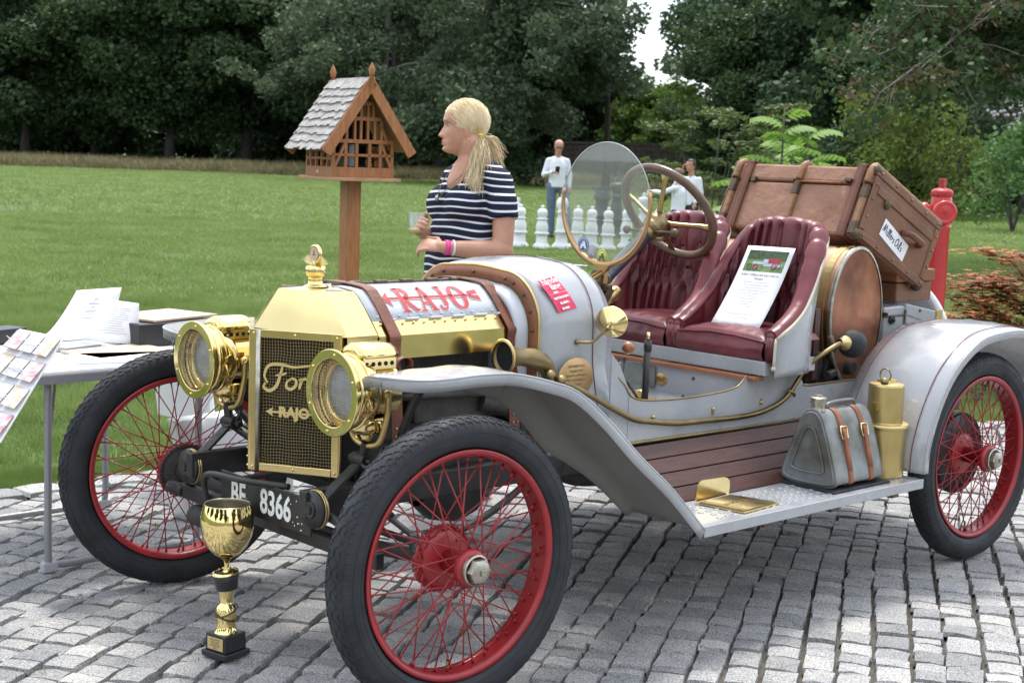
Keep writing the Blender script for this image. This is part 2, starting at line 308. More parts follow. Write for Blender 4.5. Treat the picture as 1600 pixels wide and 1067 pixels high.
# a course of larger flat stones along the grass
xx = -9.0
while xx < 4.2:
    L = rs.uniform(.16, .26); yc = edge_y(xx+L/2)+.10; an = math.atan2(edge_y(xx+L)-edge_y(xx), L)
    q = Vector((xx, yc, 0))-CP; D = q.dot(fw)
    stones.append((xx+L/2, yc, an, L/math.cos(an)-.008, .17, .004, 0, 0, rs.randint(24), D, 800+FPX*q.dot(rt)/D, 533.5-FPX*q.dot(up)/D)); xx += L
vis = sorted([s for s in stones if 0 < s[10] < 1600 and s[11] < 1090], key=lambda s: s[9])[:285]; vset = set(id(s) for s in vis)
smesh = []
for k, (v_, f_) in enumerate(SV):
    me = bpy.data.meshes.new('cobblestone'); me.from_pydata([tuple(a*np.array([1, 1, .034])) for a in v_], [], f_); me.polygons.foreach_set('use_smooth', SMF); me.materials.append(M['granite']); smesh.append(me)
vs_ = []; fs_ = []
for s in stones:
    x, y, a, L, W_, dz, t1, t2, k, *_ = s
    if id(s) in vset:
        o = bpy.data.objects.new('cobblestone', smesh[k]); COL.objects.link(o); o.location = (x, y, dz); o.rotation_euler = (t1, t2, a); o.scale = (L, W_, 1); o.parent = pav
    else:
        m = Matrix.Translation((x, y, dz)) @ Euler((t1, t2, a)).to_matrix().to_4x4() @ Matrix.Diagonal((L, W_, .034, 1)); A = np.array(m)
        n0 = len(vs_)*25; vs_.append(SV[k][0] @ A[:3, :3].T+A[:3, 3]); fs_ += [tuple(i+n0 for i in f) for f in SV[k][1]]
me = bpy.data.meshes.new('distant_cobblestones'); me.from_pydata(np.concatenate(vs_).tolist(), [], fs_); me.polygons.foreach_set('use_smooth', SMF*len(vs_)); ta = me.attributes.new('tone', 'FLOAT', 'POINT'); ta.data.foreach_set('value', np.repeat(np.random.RandomState(4).uniform(.1, 1, len(vs_)), 25).astype(np.float32)); me.materials.append(M['granite'])
o = bpy.data.objects.new('distant_cobblestones', me); COL.objects.link(o); o.parent = pav; tag(o, kind='stuff')
# ---- lawn
lawn = MB(); xs = np.linspace(-14, 8, 45)
lawn.grid([[(x, -140, -.03) for x in xs], [(x, edge_y(x)+.02, -.03) for x in xs]], False)
lawn.add([(-240, -140, -.031), (-14, -140, -.031), (-14, 60, -.031), (-240, 60, -.031)], [(0, 1, 2, 3)])
lawn = lawn.build('lawn', M['soil']); tag(lawn, kind='structure')
def grassmat(nm, c1, c2, c3, tr=.3):
    m = leafmat(nm, c1, c2, tr, .9); t = m.node_tree; m.node_tree.nodes['Principled BSDF'].inputs['Roughness'].default_value = .5
    g = t.nodes.new('ShaderNodeNewGeometry'); n = [x for x in t.nodes if x.type == 'TEX_NOISE'][0]; t.links.new(g.outputs['Position'], n.inputs['Vector'])
    r = [x for x in t.nodes if x.type == 'VALTORGB'][0]; e = r.color_ramp.elements.new(.5); e.color = (*c3, 1); n.inputs['Scale'].default_value = .8
    return m
M['grass'] = grassmat('lawn_grass', (.130, .195, .045), (.285, .350, .115), (.195, .275, .075), .42)
M['drygrass'] = leafmat('dry_tall_grass', (.13, .12, .055), (.24, .21, .10), .3, 2)
def gn_scatter(name, patch_v, patch_f, pts, mt, label, cat, kind='stuff'):
    "one object: its mesh holds the tuft and the points it is set on; geometry nodes lay the tuft on the points"
    n = len(patch_v); me = bpy.data.meshes.new(name); me.from_pydata(list(patch_v)+[p[:3] for p in pts], [], patch_f); me.materials.append(mt)
    a = me.attributes.new('is_pt', 'FLOAT', 'POINT'); a.data.foreach_set('value', [0.0]*n+[1.0]*len(pts))
    a = me.attributes.new('turn', 'FLOAT_VECTOR', 'POINT'); a.data.foreach_set('vector', [0.0]*(3*n)+[c for p in pts for c in (0, 0, p[3])])
    a = me.attributes.new('sized', 'FLOAT_VECTOR', 'POINT'); a.data.foreach_set('vector', [1.0]*(3*n)+[c for p in pts for c in (p[4], p[4], p[5])])
    o = bpy.data.objects.new(name, me); COL.objects.link(o); tag(o, label, cat, kind=kind)
    g = bpy.data.node_groups.new(name, 'GeometryNodeTree'); g.interface.new_socket('Geometry', in_out='INPUT', socket_type='NodeSocketGeometry'); g.interface.new_socket('Geometry', in_out='OUTPUT', socket_type='NodeSocketGeometry')
    N = g.nodes.new; gi = N('NodeGroupInput'); go = N('NodeGroupOutput'); sp = N('GeometryNodeSeparateGeometry'); sp.domain = 'POINT'
    def attr(nm, dt): q = N('GeometryNodeInputNamedAttribute'); q.data_type = dt; q.inputs[0].default_value = nm; return q
    at = attr('is_pt', 'FLOAT'); cp = N('FunctionNodeCompare'); cp.data_type = 'FLOAT'; cp.operation = 'GREATER_THAN'; cp.inputs[1].default_value = .5
    L = g.links.new; L(at.outputs[0], cp.inputs[0]); L(cp.outputs[0], sp.inputs['Selection']); L(gi.outputs[0], sp.inputs[0])
    ip = N('GeometryNodeInstanceOnPoints'); tu = attr('turn', 'FLOAT_VECTOR'); sz = attr('sized', 'FLOAT_VECTOR')
    L(sp.outputs[0], ip.inputs['Points']); L(sp.outputs[1], ip.inputs['Instance']); L(tu.outputs[0], ip.inputs['Rotation']); L(sz.outputs[0], ip.inputs['Scale']); L(ip.outputs[0], go.inputs[0])
    o.modifiers.new('scatter', 'NODES').node_group = g; return o
def blades(n, half, h0, h1, w_, rs, lean=.35):
    vs = []; fs = []
    for i in range(n):
        x, y = rs.uniform(-half, half, 2); h = rs.uniform(h0, h1); a = rs.uniform(0, 2*PI); d = rs.uniform(0, 2*PI); l = rs.uniform(0, lean)*h*1.3; ww = w_*rs.uniform(.7, 1.3)/2
        dx, dy = math.cos(a)*ww, math.sin(a)*ww; k = len(vs)
        vs += [(x-dx, y-dy, 0), (x+dx, y+dy, 0), (x+dx*.7+l*.35*math.cos(d), y+dy*.7+l*.35*math.sin(d), h*.6), (x-dx*.7+l*.35*math.cos(d), y-dy*.7+l*.35*math.sin(d), h*.6), (x+l*math.cos(d), y+l*math.sin(d), h)]
        fs += [(k, k+1, k+2, k+3), (k+3, k+2, k+4)]
    return vs, fs
pts = []; rs = np.random.RandomState(3)
def inview(x, y, m=.0, sx=1):
    q = Vector((x, y, 0))-CP; D = q.dot(fw)
    return D > 2 and (-1500 if D < 30 else -500) < 800+FPX*q.dot(rt)/D < (2700 if D < 30 else 2000), D
def scat(step, D0, D1, s, sh, marg):
    lo = CP+fw*D1
    R0 = int(D1*1.5/step)
    for i in range(-R0, R0):
        for j in range(-R0, R0):
            x = i*step+rs.uniform(-.3, .3)*step; y = j*step+rs.uniform(-.3, .3)*step
            ok, D = inview(x, y)
            if ok and D0 <= D < D1 and (x < -14 or y < edge_y(x)-marg): pts.append((x, y, -.035, rs.randint(4)*PI/2+rs.uniform(-.3, .3), s, sh*rs.uniform(.8, 1.15)))
scat(.5, 3.5, 14, .62, 1.0, .32); scat(1.1, 14, 30, 1.5, 1.15, .6); scat(3.0, 30, 86, 4, 1.7, 2)
for x in np.arange(-9, 4.5, .11):
    for k in range(3): pts.append((x+rs.uniform(-.05, .05), edge_y(x)-.03-.11*k+rs.uniform(-.03, .03), -.035, rs.uniform(0, 6), .16, rs.uniform(.55, .9)))
pv, pf = blades(1500, .5, .035, .085, .0065, np.random.RandomState(2), .9)
gn_scatter('lawn_grass', pv, pf, pts, M['grass'], 'short mown green grass covering the whole lawn', 'grass')
# grass in the joints
rs = np.random.RandomState(9); jp = []
for s in stones:
    if rs.rand() < .10 and 0 < s[10] < 1650: jp.append((s[0]+rs.uniform(-.05, .05), s[1]+rs.uniform(-.05, .05), -.03, rs.uniform(0, 6), .035*rs.uniform(.5, 1), rs.uniform(.4, .75)))
gn_scatter('joint_weeds', *blades(30, .5, .03, .06, .08, np.random.RandomState(4), 1.0), jp, M['grass'], 'tiny tufts of grass growing in the cobble joints', 'weeds')
# tall dry grass at the far edge
rs = np.random.RandomState(8); dp = []
for px in np.arange(-150, 1180, 2.2):
    for k in range(3):
        D = rs.uniform(76, 90) - (18 if px > 1000 else 0)*rs.rand(); p = grd(px+rs.uniform(-2, 2), D); dp.append((p.x, p.y, 0, rs.uniform(0, 6), 1.2, rs.uniform(.25, .7)))
gn_scatter('dry_meadow_strip', *blades(60, .5, .5, 1.25, .03, np.random.RandomState(6), .5), dp, M['drygrass'], 'tall dry brown grass along the far edge of the lawn', 'dry grass')
# ================================================================== THE CAR
car = thing('vintage_car', 'open grey 1910s speedster with brass nose, red wire wheels and burgundy bucket seats', 'car', (0, 0, 0))
TR, WR = .7123, .390
RR = .3028
# ---- wheels
def make_wheel(loc, st, side, drum='red'):
    "axle along local Y, outboard = +Y*side"
    W_ = MB(); prof = [(.290, -.018), (.286, -.028), (.296, -.034), (RR+.002, -.0365), (RR+.002, -.031), (RR-.008, -.027), (RR-.014, 0), (RR-.008, .027), (RR+.002, .031), (RR+.002, .0365), (.296, .034), (.286, .028), (.290, .018), (.2865, 0), (.290, -.018)]
    W_.lathe(prof, n=96, ax=(0, 1, 0)); wh = W_.build('wheel', M['red'], car); wh.location = loc; wh.rotation_euler = (0, 0, -st+(0 if side > 0 else PI))
    def part(mb, nm, m, **k): o = mb.build(nm, m, None, wl=Vector((0, 0, 0)), **k); o.parent = wh; return o
    # tyre
    t = MB(); pr = []
    for i in range(29):
        a = -PI*.93+2*PI*.93*i/28; ca, sa = math.cos(a), math.sin(a)
        pr.append((.3445+.0445*math.copysign(abs(ca)**.9, ca), .0465*math.copysign(abs(sa)**.85, sa)))
    t.lathe(pr, n=128, ax=(0, 1, 0))
    # tread: zigzag ribs that make the diamond pattern, and shoulder loops
    NP = 46
    def surf(th, a, h=0):
        ca, sa = math.cos(a), math.sin(a); r = .3445+(.0445+h)*math.copysign(abs(ca)**.9, ca); y = (.0465+h)*math.copysign(abs(sa)**.85, sa)
        return Vector((r*math.cos(th), y, r*math.sin(th)))
    def ridge(pts, w_=.0022, h=.0024):
        rg = []
        m = len(pts)
        for i, (th, a) in enumerate(pts):
            p = surf(th, a); q0 = surf(*pts[i-1]); q1 = surf(*pts[(i+1) % m]); tg = (q1-q0).normalized(); n = (surf(th, a, .01)-p).normalized(); b = tg.cross(n)
            rg.append([p-b*w_-n*.001, p-b*w_*.7+n*h, p+b*w_*.7+n*h, p+b*w_-n*.001])
        t.loft(rg, False, False, False, True)
    for a0, a1, ph in ((-.30, .02, 0), (.30, -.02, 0), (.36, .78, 0), (-.36, -.78, 0), (.80, .40, 0), (-.80, -.40, 0)):
        pts = []
        for k in range(NP):
            f = 2*PI/NP
            pts += [(k*f, a0), (k*f+f*.18, a0), (k*f+f*.5, a1), (k*f+f*.68, a1)]
        ridge(pts)
    for s in (-1, 1):
        for k in range(NP*2):
            th = (k+.5)*PI/NP; rg = []
            for a in np.linspace(.86, 1.22, 4):
                p = surf(th, s*a); n = (surf(th, s*a, .01)-p).normalized(); tg = Vector((-math.sin(th), 0, math.cos(th)))
                hh = .0016*(1.25-a)/.36; rg.append([p-tg*.0035-n*.0005, p-tg*.002+n*hh, p+tg*.002+n*hh, p+tg*.0035-n*.0005])
            t.loft(rg, False, False, False)
        for a in (1.45, 1.95): ridge([(2*PI*i/96, s*a) for i in range(96)], .0014, .0009)
    part(t, 'tyre', M['rubber'])
    # hub, drum
    h = MB(); h.lathe([(.026, -.05), (.030, -.05), (.030, .045), (.048, .052), (.050, .058), (.050, .068), (.044, .074), (.030, .076), (.001, .076)], n=32, ax=(0, 1, 0)); part(h, 'hub', M['red'])
    c = MB(); c.hlathe([(.040, .076), (.041, .088), (.037, .091)], n=32, ax=(0, 1, 0)); c.lathe([(.036, .091), (.034, .105), (.028, .108)], n=6, ax=(0, 1, 0), sm=False); c.lathe([(.028, .108), (.020, .113), (.001, .114)], n=24, ax=(0, 1, 0))
    c.box((0, .116, 0), (.016, .006, .016)); part(c, 'hub_cap', M['nickel'], bev=.001)
    d = MB(); d.lathe([(.001, -.032), (.030, -.030), (.066, -.034), (.078, -.040), (.084, -.050), (.088, -.052), (.088, -.064), (.078, -.067), (.001, -.067)], n=48, ax=(0, 1, 0))
    for k in range(30):
        a = 2*PI*k/30; d.box((.0885*math.cos(a), -.057, .0885*math.sin(a)), (.006, .008, .009), Euler((0, -a, 0)).to_matrix())
    for k in range(6):
        a = 2*PI*k/6; d.ball((.058*math.cos(a), -.034, .058*math.sin(a)), .006, 8, 6)
    part(d, 'brake_drum', M['red'])
    b = MB(); b.lathe([(.001, -.075), (.070, -.075), (.076, -.070), (.080, -.062)], n=48, ax=(0, 1, 0))
    for k in range(40):
        a = 2*PI*k/40; b.box((.082*math.cos(a), -.071, .082*math.sin(a)), (.009, .012, .007), Euler((0, -a, 0)).to_matrix())
    b.cyl((0, -.10, 0), (0, -.07, 0), .035, .04, 20); part(b, 'backing_plate', M['grime'])
    v = MB(); v.cyl((.29*math.cos(-1.5), 0, .29*math.sin(-1.5)), (.262*math.cos(-1.5), 0, .262*math.sin(-1.5)), .0045, .0035, 8); v.cyl((.262*math.cos(-1.5), 0, .262*math.sin(-1.5)), (.250*math.cos(-1.5), 0, .250*math.sin(-1.5)), .0028, .0028, 8); part(v, 'valve_stem', M['brassd'])
    # spokes: crossed, from outer flange and from drum flange
    def spoke_mesh(r0, y0, lead):
        s = MB(); a = Vector((r0*math.cos(lead), y0, r0*math.sin(lead))); e = Vector((.2875, 0.006 if y0 > 0 else -.006, 0)); s.cyl(a, e, .0021, .0021, 6); d_ = (e-a).normalized(); s.cyl(e-d_*.018, e-d_*.002, .0032, .0045, 6)
        me = bpy.data.meshes.new('spoke'); me.from_pydata(s.v, [], s.f); me.polygons.foreach_set('use_smooth', s.sm); me.materials.append(M['red']); return me
    return wh
def spokes_mesh(r0, y0, lead):
    s = MB(); a = Vector((r0*math.cos(lead), y0, r0*math.sin(lead))); e = Vector((.2875, .006 if y0 > 0 else -.006, 0)); s.cyl(a, e, .0021, .0021, 5); d_ = (e-a).normalized(); s.cyl(e-d_*.018, e-d_*.002, .0030, .0045, 5)
    me = bpy.data.meshes.new('spoke'); me.from_pydata(s.v, [], s.f); me.polygons.foreach_set('use_smooth', s.sm); me.materials.append(M['red']); return me
fl = make_wheel((0, TR, WR), .0414, 1)
SM = [spokes_mesh(.042, .062, 1.25), spokes_mesh(.042, .062, -1.25), spokes_mesh(.070, -.044, 1.15), spokes_mesh(.070, -.044, -1.15)]
for k in range(56):
    o = bpy.data.objects.new('spoke', SM[(k % 4)]); COL.objects.link(o); o.parent = fl; o.rotation_euler = (0, 2*PI*(k+.25*(k % 2))/56, 0)
for loc, st, s in (((0, -TR, WR), .1729, -1), ((-2.54, TR, WR), 0, 1), ((-2.54, -TR, WR), 0, -1)):
    c = copy_tree(fl, car); c.location = loc; c.rotation_euler = (0, 0 if s > 0 else .4, -st+(0 if s > 0 else PI))
    if s < 0: c.rotation_euler = (0, 0, -st+PI)
# rear brake pack seen through the near rear wheel
b = MB(); b.lathe([(.03, -.10), (.15, -.10), (.155, -.06), (.15, -.05), (.03, -.05)], (-2.54, TR, WR), (0, 1, 0), 48, caps=True); b.build('rear_brake_drum', M['black'], car)
# ---- chassis
m = MB()
for s in (-1, 1): m.box((-1.45, s*.30, .49), (3.3, .035, .075))
for x in (-.05, -1.0, -2.0, -2.95): m.box((x, 0, .49), (.05, .57, .06))
m.build('chassis_frame', M['black'], car, bev=.004)
m = MB(); m.tube([(.0, -.64, .385), (.0, -.52, .37), (.03, -.3, .36), (.03, .3, .36), (.0, .52, .37), (.0, .64, .385)], .021, 8)
m.build('front_axle', M['grime'], car)
for s in (-1, 1):
    m = MB(); m.cyl((0, s*.60, .33), (0, s*.60, .45), .022, .022, 14); m.cyl((0, s*.56, .385), (0, s*.66, .39), .030, .030, 14); m.box((-.06, s*.60, .36), (.14, .03, .03)); m.cyl((-.12, s*.60, .345), (-.12, s*.60, .38), .014, n=10); m.build('steering_knuckle', M['grime'], car)
m = MB(); m.cyl((-.12, -.6, .355), (-.12, .6, .355), .011, n=10); m.build('tie_rod', M['black'], car)
m = MB(); pr = [(.03, s*abs(t)*.56, .42+.10*(1-t*t)) for t in (0,) for s in (1,)]
for k in range(4):
    L = .54-.10*k; m.tube([(.0, -L+2*L*i/12, .42+.085*(1-((-L+2*L*i/12)/.54)**2)+.011*k) for i in range(13)], .009, 6)
for s in (-1, 1): m.cyl((0, s*.54, .36), (0, s*.54, .43), .014, n=10)
m.build('leaf_spring', M['grime'], car)
m = MB(); m.box((.115, .03, .372), (.03, 1.02, .045)); m.cyl((.12, -.55, .37), (.12, -.46, .37), .02, .02, 12); m.build('front_crossbar', M['black'], car, bev=.004)
# friction shock absorbers
for s in (-1, 1):
    t = MB(); t.lathe([(.001, .0), (.045, .0), (.052, .004), (.052, .010), (.046, .012), (.052, .014), (.052, .024), (.001, .028)], (.165, s*.328, .479), (1, 0, 0), 36); t.cyl((.185, s*.328, .479), (.203, s*.328, .479), .014, .012, 6, sm=False); t.cyl((.19, s*.328, .479), (.198, s*.328, .479), .024, .022, 20)
    sh = t.build('shock_absorber', M['black'], car)
    q = MB(); q.lathe([(.0525, .0105), (.055, .012), (.0525, .0135)], (.165, s*.328, .479), (1, 0, 0), 36); q.lathe([(.0525, .001), (.0545, .004), (.0525, .007)], (.165, s*.328, .479), (1, 0, 0), 36); q.build('brass_ring', M['brassm'], sh)
    q = MB(); a = Vector((.185, s*.328, .479)); e = Vector((.03, s*.335, .60)); dr = (e-a).normalized(); q.loft([[a+Vector((0, 0, 1)).cross(dr).normalized()*w_*k1+Vector((0, 0, h_)) for k1, h_ in ((-1, -.006), (1, -.006), (1, .006), (-1, .006))] for a, w_ in ((a, .022), (e, .017))], sm=False); q.cyl(e-V(0, .03, 0), e+V(0, .03, 0), .022, n=14); q.cyl(e-V(0, .05, 0), e+V(0, .05, 0), .011, n=10)
    q.build('shock_arm', M['black'], sh, bev=.002)
    q = MB(); a2 = Vector((.10, s*.46, .40)); q.tube([a+V(-.02, 0, 0), (a+a2)/2+V(0, 0, .01), a2], [.016, .014, .018], 8); q.build('lower_shock_arm', M['black'], sh)
# bumper-like hoop and hanging strap beside the plate
m = MB(); m.tube(catmull([(.20, -.19, .40), (.215, -.185, .47), (.215, -.14, .495), (.20, 0, .50), (.15, .16, .505)], 6), .0095, 8); m.build('starting_handle_guard', M['black'], car)
m = MB(); m.box((.14, -.30, .40), (.006, .022, .17), (0, .1, 0)); m.build('hanging_bracket', M['grime'], car)
m = MB(); m.lathe([(.001, 0), (.03, .003), (.033, .02), (.033, .22), (.03, .24), (.001, .245)], (.12, -.40, .31), (0, 1, .0), 20); m.build('air_tank', M['grime'], car)
# number plate
m = MB(); m.box((.168, .068, .447), (.006, .462, .105)); pl = m.build('number_plate', M['black'], car, bev=.002)
text('BF', .098, (.1722, -.066, .440), (0, 1, 0), (0, 0, 1), M['white'], pl, 'plate_lettering', bold=.0022, squash=.78)
text('8366', .098, (.1722, .128, .446), (0, 1, 0), (0, 0, 1), M['white'], pl, 'plate_number', bold=.0022, squash=.80)
m = MB(); rs = np.random.RandomState(1)
for k in range(26): 
    y, z = rs.choice([rs.uniform(.20, .285), rs.uniform(-.1, -.02)]), rs.uniform(.402, .49); m.ball((.1715, y, z), (.0006, rs.uniform(.001, .004), rs.uniform(.001, .003)), 6, 4)
tag(m.build('paint_chips', M['white'], pl), kind='stuff')
# ---- radiator: V shaped core with brass frames and wire mesh
AX, AZ0, AZ1 = .178, .530, .936; BY, BX = .232, .032
core = MB(); core.prism([(AX-.03, 0), (BX-.02, BY-.01), (-.06, BY-.01), (-.06, -BY+.01), (BX-.02, -BY+.01)], (0, 0, AZ0+.01), (1, 0, 0), (0, 1, 0), (0, 0, 1), AZ1-AZ0-.02); rad = core.build('radiator_core', M['hole'], car)
f_ = MB()
for z in np.arange(AZ0+.02, AZ1-.01, .0085):
    f_.add([(AX-.024, 0, z), (BX-.014, BY-.01, z), (BX-.014, BY-.01, z+.0012), (AX-.024, 0, z+.0012)], [(0, 1, 2, 3)]); f_.add([(AX-.024, 0, z), (BX-.014, -BY+.01, z), (BX-.014, -BY+.01, z+.0012), (AX-.024, 0, z+.0012)], [(0, 1, 2, 3)])
tag(f_.build('radiator_fins', M['grime'], rad), kind='stuff')
rod = MB(); rod.cyl((AX-.012, .022, AZ0), (AX-.012, .022, AZ1), .008, n=10); rod.build('grille_rod', M['nickel'], rad)
for s in (-1, 1):
    e1 = (Vector((BX, s*BY, 0))-Vector((AX, 0, 0))); LW = e1.length; e1.normalize(); e2 = V(0, 0, 1); n = e1.cross(e2)*(1 if s > 0 else -1)
    if n.x < 0: n = -n
    o = Vector((AX, 0, AZ0)); H_ = AZ1-AZ0
    fr = MB(); b_ = .022
    def bar(u0_, u1, v0, v1): fr.loft([[o+e1*u+e2*v_+n*d for u, d in ((u0_, -.012), (u1, -.012), (u1, .004), (u0_, .004))] for v_ in (v0, v1)], sm=False)
    bar(.001, b_, 0, H_); bar(LW-b_, LW, 0, H_); bar(b_, LW-b_, 0, b_); bar(b_, LW-b_, H_-b_, H_)
    bar(LW, LW+.004, 0, H_)
    g = fr.build('grille_frame', M['brass'], car, bev=.0015)
    sc_ = MB()
    for u in (.011, LW/2, LW-.011):
        for v_ in (.011, H_-.011): sc_.ball(o+e1*u+e2*v_+n*.004, .0042, 8, 6)
    sc_.build('screws', M['brass'], g)
    wm = MB(); rs = np.random.RandomState(4)
    wob = lambda u, v_: .0016*math.sin(u*70+v_*23)+.0014*math.sin(v_*61+u*17)
    for u in np.arange(b_, LW-b_+.001, .0088):
        wm.tube([o+e1*(u+wob(v_, u))+e2*v_+n*(-.003) for v_ in np.linspace(b_-.002, H_-b_+.002, 10)], .00062, 3, caps=False)
    for v_ in np.arange(b_, H_-b_, .0088):
        wm.tube([o+e1*u+e2*(v_+wob(u, v_))+n*(-.002) for u in np.linspace(b_-.002, LW-b_+.002, 8)], .00062, 3, caps=False)
    tag(wm.build('grille_mesh', M['brassm'], g), kind='stuff')
    if s > 0:
        NN, OO, E1 = n, o, e1
        gg = g
# maker script on the mesh: brush strokes as flat ribbons
def stroke(mb, pts, o, e1, e2, n, w_, th=.0016, k=6, taper=True):
    P = catmull([(a, b, 0) for a, b in pts], k); m = len(P)
    for side in (0,):
        rg = []
        for i, p in enumerate(P):
            a = P[max(i-1, 0)]; b = P[min(i+1, m-1)]; t = (b-a); t = t.normalized() if t.length > 1e-9 else Vector((1, 0, 0)); q = Vector((-t.y, t.x, 0))
            ww = w_/2*((.45+.55*math.sin(PI*min(max(i/(m-1), .08), .92))) if taper else 1)
            if not taper: pass
            L_ = p+q*ww; R_ = p-q*ww
            rg.append([o+e1*L_.x+e2*L_.y, o+e1*R_.x+e2*R_.y, o+e1*R_.x+e2*R_.y+n*th, o+e1*L_.x+e2*L_.y+n*th])
        mb.loft(rg, True, True, False)
M['goldpaint'] = mat('gold_script', (.72, .55, .25), .4, .6)
m = MB(); S = .034; o_ = OO+E1*.075+V(0, 0, .245)+NN*.001
def ST(pts, w_=.010): stroke(m, [(a*S, b*S) for a, b in pts], o_, E1, V(0, 0, 1), NN, w_)
ST([(-.6, .3), (-.9, .9), (-.5, 1.75), (.6, 1.9), (1.8, 1.75), (3.3, 2.0)], .009)          # F crossbar swoosh
ST([(.75, 1.85), (.55, 1.1), (.2, .1), (-.4, -.35), (-.95, -.1), (-.8, .3)], .010)
ST([(.1, .95), (.6, 1.05), (1.1, 1.2)], .007)
ST([(1.5, .75), (1.15, .5), (1.1, .05), (1.5, -.1), (1.9, .2), (1.95, .65), (1.55, .8), (1.4, .6)], .009)
ST([(2.2, .7), (2.45, .75), (2.3, .2), (2.25, -.05)], .009); ST([(2.35, .5), (2.7, .85), (2.95, .7)], .007)
ST([(3.9, .6), (3.5, .75), (3.2, .35), (3.35, -.05), (3.8, .1), (4.0, .6), (4.15, 1.6)], .009); ST([(4.15, 1.6), (3.95, .4), (4.1, -.05), (4.4, .15)], .008)
m.build('maker_script', M['goldpaint'], gg)
m = MB(); S = .030; o_ = OO+E1*.062+V(0, 0, .155)+NN*.001
stroke(m, [(0, .018), (.145, .018)], o_, E1, V(0, 0, 1), NN, .006, taper=False)
m.add([o_+E1*a+V(0, 0, b)+NN*.0015 for a, b in ((-.012, .018), (.012, .032), (.006, .018), (.012, .004))], [(0, 1, 2, 3)]); m.add([o_+E1*a+V(0, 0, b)+NN*.0015 for a, b in ((.14, .026), (.158, .030), (.158, .006), (.14, .010))], [(0, 1, 2, 3)])
m.build('grille_arrow', M['goldpaint'], gg)
text('RAJO', .040, o_+E1*.075+V(0, 0, .018)+NN*.002, E1, (0, 0, 1), M['goldpaint'], gg, 'grille_lettering', bold=.0022)
# nose cap and hood
def hoodsec(x, w_=1.0, top=0, zlow=.856):
    h = [(0, 1.048+top), (.05, 1.047+top), (.108, 1.0425+top), (.135, 1.026+top), (.165, .999+top*.6), (.20, .9615+top*.3), (.236, .922), (.238, .905), (.238, zlow)]
    return [(x, -y*w_, z) for y, z in reversed(h[1:])]+[(x, y*w_, z) for y, z in h]
m = MB()
top = [(-.005, .125, 1.045)]
A = {'at': (.088, 0, 1.047), 'ab': (.166, 0, .944)}
for s in (-1, 1):
    tA = [(.088, 0, 1.047), (-.002, s*.112, 1.044)]; bA = [(.168, 0, .938), (.014, s*.236, .926)]
    # front facet, crease to the side
    rows = []
    for i in range(7):
        t = i/6; rows.append([Vector(tA[0]).lerp(Vector(bA[0]), t), Vector(tA[0]).lerp(Vector(bA[0]), t).lerp(Vector(tA[1]).lerp(Vector(bA[1]), t), .5)+V(.006, s*.004, .004)*math.sin(PI*t), Vector(tA[1]).lerp(Vector(bA[1]), t)])
    m.grid(rows if s > 0 else [r[::-1] for r in rows], True)
nose = m.build('radiator_nose', M['brass'], car)
m = MB()
for s in (-1, 1):
    f0 = [(-.002, s*.112, 1.044), (.014, s*.236, .926), (.014, s*.238, .80)]
    f1 = [(-.096, s*.112, 1.040), (-.090, s*.238, .922), (-.090, s*.238, .80)]
    rr_ = [(-.002, 0, 1.049), (-.096, 0, 1.049)]
    m.add([rr_[0], f0[0], f1[0], rr_[1]], [(0, 1, 2, 3) if s > 0 else (3, 2, 1, 0)])
    m.add([(.088, 0, 1.047), f0[0], rr_[0]], [(0, 1, 2) if s > 0 else (2, 1, 0)])
    hs_ = [(y, z) for y, z in ((.112, 1.0405), (.135, 1.026), (.165, .999), (.20, .9615), (.238, .922))]; m.grid([[V(*f0[0]).lerp(V(*f0[1]), i/4) for i in range(5)], [V(-.094, s*y, z+.001) for y, z in hs_]], True); m.add([f0[1], f0[2], f1[2], f1[1]], [(0, 1, 2, 3)])
m.build('radiator_shell', M['brass'], car)
m = MB(); m.box((-.04, .236, .925), (.11, .004, .006)); m.build('shell_seam_bead', M['brassm'], nose)
# mid grey bonnet between shell and cowl
x0, x1 = -.097, -.640
def strip(js, x0, x1, nx=7):
    rows = []
    for i in range(nx+1):
        x = lerp(x0, x1, i/nx); sec = hoodsec(x); rows.append([sec[8+j] for j in js])
    return rows
m = MB(); 
for s in (1, -1):
    rows = [[(p[0], p[1]*s, p[2]) for p in r] for r in strip([0, 1, 2, 3, 4, 5], x0, x1)]; m.grid(rows, True)
bon = m.build('bonnet_top', M['paintw'], car, solid=.003)
for s in (-1, 1):
    m = MB()
    rows = [[(p[0], p[1]*s, p[2]) for p in r] for r in strip([5, 6], x0, x1)]; m.grid(rows, False); rows = [[(p[0], p[1]*s, p[2]) for p in r] for r in strip([6, 8], x0, x1)]; m.grid(rows, False)
    bs_ = m.build('bonnet_side', M['brass'], car, solid=.003)
# hinge knuckles along the grey/brass joint, rivets
m = MB(); n_ = V(0, .78, .62)
for s in (1, -1):
    for i in range(6):
        x = -.155-.088*i; m.box((x, s*.2025, .963), (.046, .005, .014), Euler((s*-.88, 0, 0)).to_matrix())
m.build('bonnet_hinge', M['paintw'], bon, bev=.001)
m = MB()
for i in range(13):
    x = -.12-.04*i
    for s in (1, -1): m.ball((x, s*.196, .9735), .0036, 7, 5); 
m.build('grey_rivets', M['paintw'], bon)
m = MB()
for i in range(13):
    for s in (1, -1): m.ball((-.12-.04*i, s*.2125, .9545), .0040, 7, 5)
m.build('brass_rivets', M['brass'], bs_)
m = MB(); m.cyl((-.10, 0, 1.051), (-.64, 0, 1.051), .006, n=8)
for i in range(5): m.cyl((-.15-.1*i, 0, 1.052), (-.20-.1*i, 0, 1.052), .0085, n=8)
m.build('centre_hinge', M['fit'], bon)
